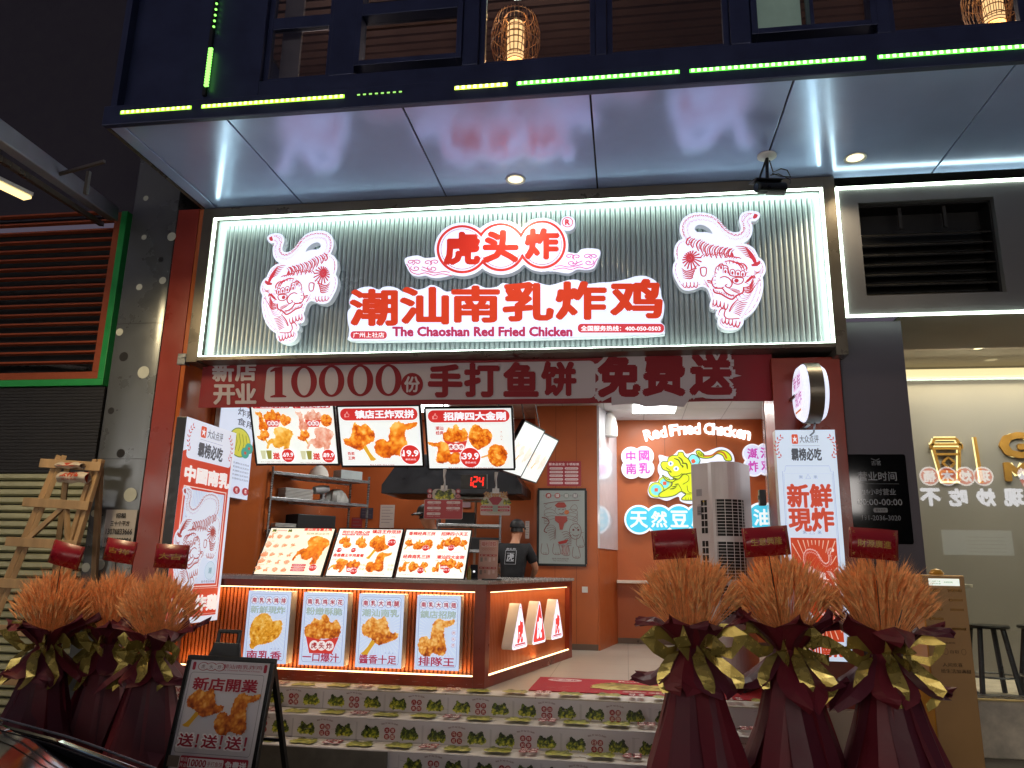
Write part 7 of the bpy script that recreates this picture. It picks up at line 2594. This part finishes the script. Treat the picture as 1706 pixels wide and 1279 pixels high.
# ================================================================ step ladder and the bags on it
ld = thing('step_ladder', 'old wooden step ladder leaning open in front of the cream shutter', 'ladder', (-5.42, 6.75, 0))
L0 = Vector((-5.42, 6.75, 0))
def lp(u, v, Y): return at(u, v, Y) - L0
b = MB()
TLp, TRp = Vector((-.10, .0, 2.62)), Vector((.31, .0, 2.58))
BLp, BRp = Vector((-.52, -.42, 0)), Vector((.18, -.42, 0))
for tp_, bt_ in ((TLp, BLp), (TRp, BRp)):
    for dx in (0, .075):
        b.bar(bt_ + Vector((dx, .0, 0)), tp_ + Vector((dx * .8, 0, 0)), .055, .045)
b.build('front_rails', M_WOOD, ld, bevel=.004)
rg = MB()
for z in (2.52, 2.14, 1.77, 1.40, 1.0, .6, .25):
    t = z / 2.6
    pL, pR = BLp.lerp(TLp, t), BRp.lerp(TRp, t)
    rg.bar(pL + Vector((-.12, -.05, 0)), pR + Vector((.12, -.05, 0)), .035, .085)
rg.build('treads', M_WOOD, ld, bevel=.004)
b = MB()
t1, t2 = 1.77 / 2.6, 2.14 / 2.6
b.bar(BLp.lerp(TLp, t1) + Vector((.05, -.02, 0)), BLp.lerp(TLp, t2) + Vector((.3, -.02, -.03)), .04, .045)
b.bar(BRp.lerp(TRp, t1) + Vector((-.0, -.02, 0)), BRp.lerp(TRp, t2) + Vector((-.14, -.02, -.03)), .04, .045)
b.build('braces', M_WOOD, ld, bevel=.003)
b = MB()
b.bar((-.02, .04, 2.52), (-.22, .42, 0), .05); b.bar((.34, .04, 2.5), (.30, .42, 0), .05)
b.bar((-.14, .26, 1.1), (.31, .26, 1.1), .04); b.bar((-.2, .36, .4), (.3, .36, .4), .04)
b.build('rear_frame', M_WOOD, ld, bevel=.004)
ladlab = ['red and white paper packet lying on the upper ladder tread', 'white packet with red lettering hanging below the upper ladder tread']
for k, (u0, v0, u1, v1) in enumerate(((94, 770, 138, 780), (96, 786, 147, 804))):
    p0_, p1_ = at(u0, v1, 6.62), at(u1, v0, 6.62)
    w, h = p1_.x - p0_.x, p1_.z - p0_.z
    o = thing('paper_packet', ladlab[k], 'packet', ((p0_.x + p1_.x) / 2, 6.63, p0_.z), (0, 0, 0), 'packets on the ladder')
    b = MB()
    b.grid(lambda u, v: ((u - .5) * w, (-.045 * math.sin(PI * v)) * (1 + .2 * math.sin(9 * u)), h * v + .006 * math.sin(11 * u)), 16, 8)
    b.grid(lambda u, v: ((u - .5) * w, (.045 * math.sin(PI * v)), h * v + .006 * math.sin(11 * u)), 16, 8)
    b.build('wrapper', mat('cream_wrapper', '#c4b8a8', .4), o, smooth=True, fix=False)
    a = Art(.0006); a.sub(-w / 2, 0, w / 2, h)
    if k == 0:
        a.poly([(.05, .9), (.95, .95), (.8, .3), (.1, .35)], '#b0402c'); a.line([(.05, .5), (.4, .35), (.7, .6), (.95, .4)], .008, '#d8c8b0')
    else:
        a.rect(.82, .0, 1, 1, '#a8321f'); a.text('太行酒', .45, .75, .4, '#b8401f', .06, w=.6); a.text('原味香脆', .45, .32, .22, '#b0402c', .03, w=.5)
    a.build('wrapper_print', INKM, o, (0, 0, 0), FACE, fn3=lambda x, y, z: (x, y, z + .047 * math.sin(PI * y / h) * (1 + .2 * math.sin(9 * (x / w + .5))) + .002))

# ================================================================ kiosk, bar table and stools on the right
kp = at(1570, 955, 6.0)
K0 = at(1533, 957, 6.0); K1 = at(1606, 957, 6.0)
kw = K1.x - K0.x
ks = thing('order_kiosk', 'tall honey coloured kiosk with small lit screen and rows of slots', 'kiosk', ((K0.x + K1.x) / 2, 6.0, 0))
M_KF = mat('kiosk_front', '#a07a48', .4, .1, var=.08, scale=3)
M_KS = mat('kiosk_side', '#c08d2f', .35, .2, var=.08, scale=3)
kh = K0.z
MB().box(-kw / 2, kw / 2, 0, .34, 0, kh).build('cabinet', M_KS, ks, bevel=.008)
MB().box(-kw / 2 + .006, kw / 2 - .006, -.012, -.001, .02, kh - .008).build('front_panel', M_KF, ks, bevel=.004)
a = Art(.0008); a.sub(-kw / 2, 0, kw / 2, kh)
a.rect(.16, .955, .86, .985, '#e8f0e4')
a.text('扫码下单', .33, .973, .007, '#6a8a70', 0, w=.2); a.text('自助取餐', .33, .963, .006, '#6a8a70', 0, w=.2)
a.text('点单更快捷', .6, .97, .008, '#5a7a60', 0, w=.2)
a.build('screen', artmat('kiosk_screen', .75), ks, (0, -.0125, 0), FACE)
a = Art(.0008); a.sub(-kw / 2, 0, kw / 2, kh)
a.text('取餐 自助柜', .42, .72, .008, '#2a1c10', .0, w=.4)
a.ring(.38, .685, .055, .0125, .002, '#4a3626'); a.ring(.78, .685, .05, .0115, .002, '#4a3626'); a.text('自取', .58, .685, .014, '#4a3626', 0, w=.2)
a.text('人间欢喜', .5, .632, .016, '#1a120c', .02, w=.44); a.text('给生活加满甜', .56, .607, .016, '#1a120c', .02, w=.66)
a.build('lettering', INKM, ks, (0, -.0125, 0), FACE)
b = MB()
for r, rows in enumerate(((1, 1), (0, 1), (1, 1), (1, 0), (1, 1))):
    for c in (0, 1):
        if rows[c]:
            x = (-.25 + .48 * c) * kw; z = kh - .105 - .052 * r * 1.25
            MB().box(x - .045, x + .045, -.02, -.0125, z - .008, z + .008).build('slot', mat('brass_slot', '#7a5a30', .25, .8), ks)
MB().lathe([(.045, 0), (.05, .01), (.035, .035), (0, .045)], 16, c=(.0, .1, kh)).build('top_knob', M_KS, ks, smooth=True)


def stool(lab, x, y, h, r=.17):
    o = thing('bar_stool', lab, 'stool', (x, y, .5), group='bar stools behind the coffee shop glass')
    MB().lathe([(0, h - .03), (r, h - .03), (r + .008, h - .015), (r, h), (0, h)], 24).build('seat', M_BLACK, o, smooth=True)
    for k in range(4):
        t = PI / 4 + k * PI / 2
        MB().tube([(r * .75 * math.cos(t), r * .75 * math.sin(t), h - .03), (r * 1.25 * math.cos(t), r * 1.25 * math.sin(t), 0)], .026, 8).build('leg', M_BLACK, o, smooth=True)
    q = 1.1
    MB().tube([(r * q * math.cos(2 * PI * i / 24), r * q * math.sin(2 * PI * i / 24), .18) for i in range(25)], .01, 6).build('foot_ring', M_STEEL, o)
    return o
stool('black bar stool just right of the kiosk', 3.56, 8.62, .66, .2)
stool('black bar stool at the right edge of the photo', 4.1, 8.7, .66, .2)
o = thing('bar_table', 'tall round bar table with pale top behind the kiosk edge', 'table', (3.25, 8.75, .5))
MB().lathe([(0, 1.02), (.26, 1.02), (.26, 1.05), (0, 1.05)], 32).build('table_top', M_CONC, o, smooth=True)
MB().tube([(0, 0, .02), (0, 0, 1.02)], .03, 12).build('pole', M_BLACK, o, smooth=True)
MB().lathe([(0, 0), (.22, 0), (.2, .02), (0, .03)], 28).build('foot', M_BLACK, o, smooth=True)

# ================================================================ parked car (nose to the right, only its bonnet edge shows)
cr = thing('parked_car', 'glossy black car bonnet edge at the lower left corner', 'car', (-2.6, 2.35, 0))
M_CARP = mat('black_car_paint', '#08090b', .06, .2, var=0, coat=1)
C0 = Vector((-2.6, 2.35, 0))
yc, hw = 1.5, .90
topz = [(-.95, .34), (-.97, .66), (-1.06, .84), (-1.22, .955), (-1.45, 1.035), (-1.75, 1.11), (-2.1, 1.17), (-2.8, 1.24), (-3.0, 1.255)]
def car_grid(prof, m, name, wfn, crown, parent=cr, nv=18):
    g = MB()
    def fn(u, v):
        i = u * (len(prof) - 1); k = min(int(i), len(prof) - 2); t = i - k
        x = prof[k][0] * (1 - t) + prof[k + 1][0] * t
        z = prof[k][1] * (1 - t) + prof[k + 1][1] * t
        s = v * 2 - 1
        return (x + .16 * abs(s) ** 3 * (-1 if x > -2 else 0) * max(0, min(1, (x + 2.2))) * 2 - C0.x, yc + s * wfn(x) - C0.y, z - crown * abs(s) ** 4)
    g.grid(fn, (len(prof) - 1) * 4, nv)
    return g.build(name, m, parent, smooth=True)
car_grid(topz, M_CARP, 'bonnet', lambda x: hw, .02)
wsp = [(-3.0, 1.235), (-3.3, 1.42), (-3.6, 1.58), (-3.75, 1.63)]
car_grid(wsp, mat('car_glass', '#050608', .03, var=0, coat=1), 'windscreen', lambda x: .80 - .12 * (-3.0 - x), .03)
car_grid([(-3.75, 1.635), (-4.2, 1.67), (-4.8, 1.66), (-5.3, 1.6), (-5.7, 1.4), (-5.85, 1.0), (-5.9, .4)], M_CARP, 'roof', lambda x: .70 if x > -5.4 else .8, .05)
b = MB()
for s_ in (-1, 1):
    y0 = yc + s_ * hw - C0.y
    pts = [(-1.1, .34), (-1.16, .72), (-1.24, .90), (-1.5, 1.01), (-1.8, 1.085), (-2.2, 1.15), (-3.0, 1.21), (-5.7, 1.1), (-5.9, .34)]
    b.prism([(x - C0.x, z) for x, z in pts], -.02, .02, M=Matrix.Translation((0, y0, 0)) @ Matrix.Rotation(R(90), 4, 'X'))
b.build('body', M_CARP, cr, bevel=.01)
b = MB()
for s_ in (-1, 1):
    y0 = yc + s_ * .80 - C0.y
    b.prism([(-3.05 - C0.x, 1.16), (-3.72 - C0.x, 1.6), (-5.3 - C0.x, 1.56), (-5.7 - C0.x, 1.1)], -.01, .01, M=Matrix.Translation((0, y0, 0)) @ Matrix.Rotation(R(90), 4, 'X'))
b.build('side_windows', MATS['car_glass'], cr)
b = MB()
def bonnet_pt(x, s): 
    for (xa, za), (xb, zb) in zip(topz[:-1], topz[1:]):
        if xb <= x <= xa:
            t = (xa - x) / (xa - xb)
            return Vector((x - C0.x, yc + s * hw - C0.y, za + (zb - za) * t - .02 * abs(s) ** 4 + .002))
for s_ in (-.88, .88): b.tube([bonnet_pt(x / 100, s_) for x in range(-295, -150, 12)], .0025, 6)
b.tube([bonnet_pt(-2.62, s / 10) for s in range(-9, 10)], .003, 6)
b.build('shut_lines', M_BLACK, cr)
b = MB()
b.tube([bonnet_pt(x / 100, .985) + Vector((0, .004, .004)) for x in range(-298, -130, 8)], .004, 6)
b.build('bright_edge', M_STEEL, cr)  # thin steel line along the bonnet edge
for x in (-2.0, -4.9):
    for y in (yc - .86, yc + .86):
        wl = MB(); wl.lathe([(.20, -.1), (.31, -.1), (.33, -.06), (.33, .06), (.31, .1), (.20, .1)], 28, M=Matrix.Rotation(R(90), 3, 'X'))
        w_ = wl.build('wheel', M_BLACK, cr, (x - C0.x, y - C0.y, .33), smooth=True)
        MB().lathe([(0, -.085), (.2, -.07), (.2, .07), (0, .085)], 20, M=Matrix.Rotation(R(90), 3, 'X')).build('rim', M_STEEL, w_)
for y in (yc - .62, yc + .62):
    MB().obox((-1.10 - C0.x, y - C0.y, .70), (.1, .36, .13), Matrix.Rotation(R(-20), 3, 'Y')).build('headlight', M_WGLOSS, cr, bevel=.03)

# ================================================================ across the street, behind the photographer: letters mirrored in the glass, lit signs and windows added for fill
opp = thing('opposite_shops', 'shop row across the street behind the photographer, lit signs and windows added as fill', 'shop row', (0, -9, 0))
MB().box(-24, 30, -.4, -.1, 0, 12).build('facade', mat('opp_wall', '#1c1b20', .8), opp)
G_FILL = glow('fill_sign_glow', (1, .93, .88), 9)
for x in (-15, -9.6, -4.4, 1.4, 5.2):
    MB().box(x - 1.5, x + 1.5, -.1, .1, 3.3, 4.3).build('fill_sign', G_FILL, opp)
    MB().box(x - 1.7, x + 1.7, -.1, -.02, .6, 2.7).build('fill_window', glow('fill_window_glow', (1, .8, .55), 1.6), opp)
a = Art(); a.P = lambda x, y: (x, y)
# local x runs to the viewer's right when facing the row, i.e. towards -X
for i, ch in enumerate('桶饭·现炒吃不'):
    a.text(ch, -14.2 + i * .8, 3.95, .5 if ch != '·' else .12, '#f2f4ff', .06)
for i, ch in enumerate('现炒木桶'):
    x = -10.9 + i * .52 - .1
    a.ell(x, 4.6, .3, .3, '#f0e8ea')
for i, ch in enumerate('现炒木桶'):
    x = -10.9 + i * .52 - .1
    a.ell(x, 4.6, .25, .25, '#d8604a'); a.text(ch, x, 4.6, .34, '#fdf4f4', .05)
a.rect(-11.6, 2.2, -9.6, 2.95, '#5f6462'); None
for i in range(5): a.line([(-11.4, 2.3 + .11 * i), (-10.3, 2.3 + .11 * i)], .02, '#454845')
food(a, 'bucket', -12.7, 4.2, -12.0, 4.95, 3, ['#d8dcf0', '#f4f6ff', '#e8ecff'], 16)
a.build('glowing_letters', artmat('opposite_letters', 3.0), opp, (0, .12, 0), (PI / 2, 0, PI))
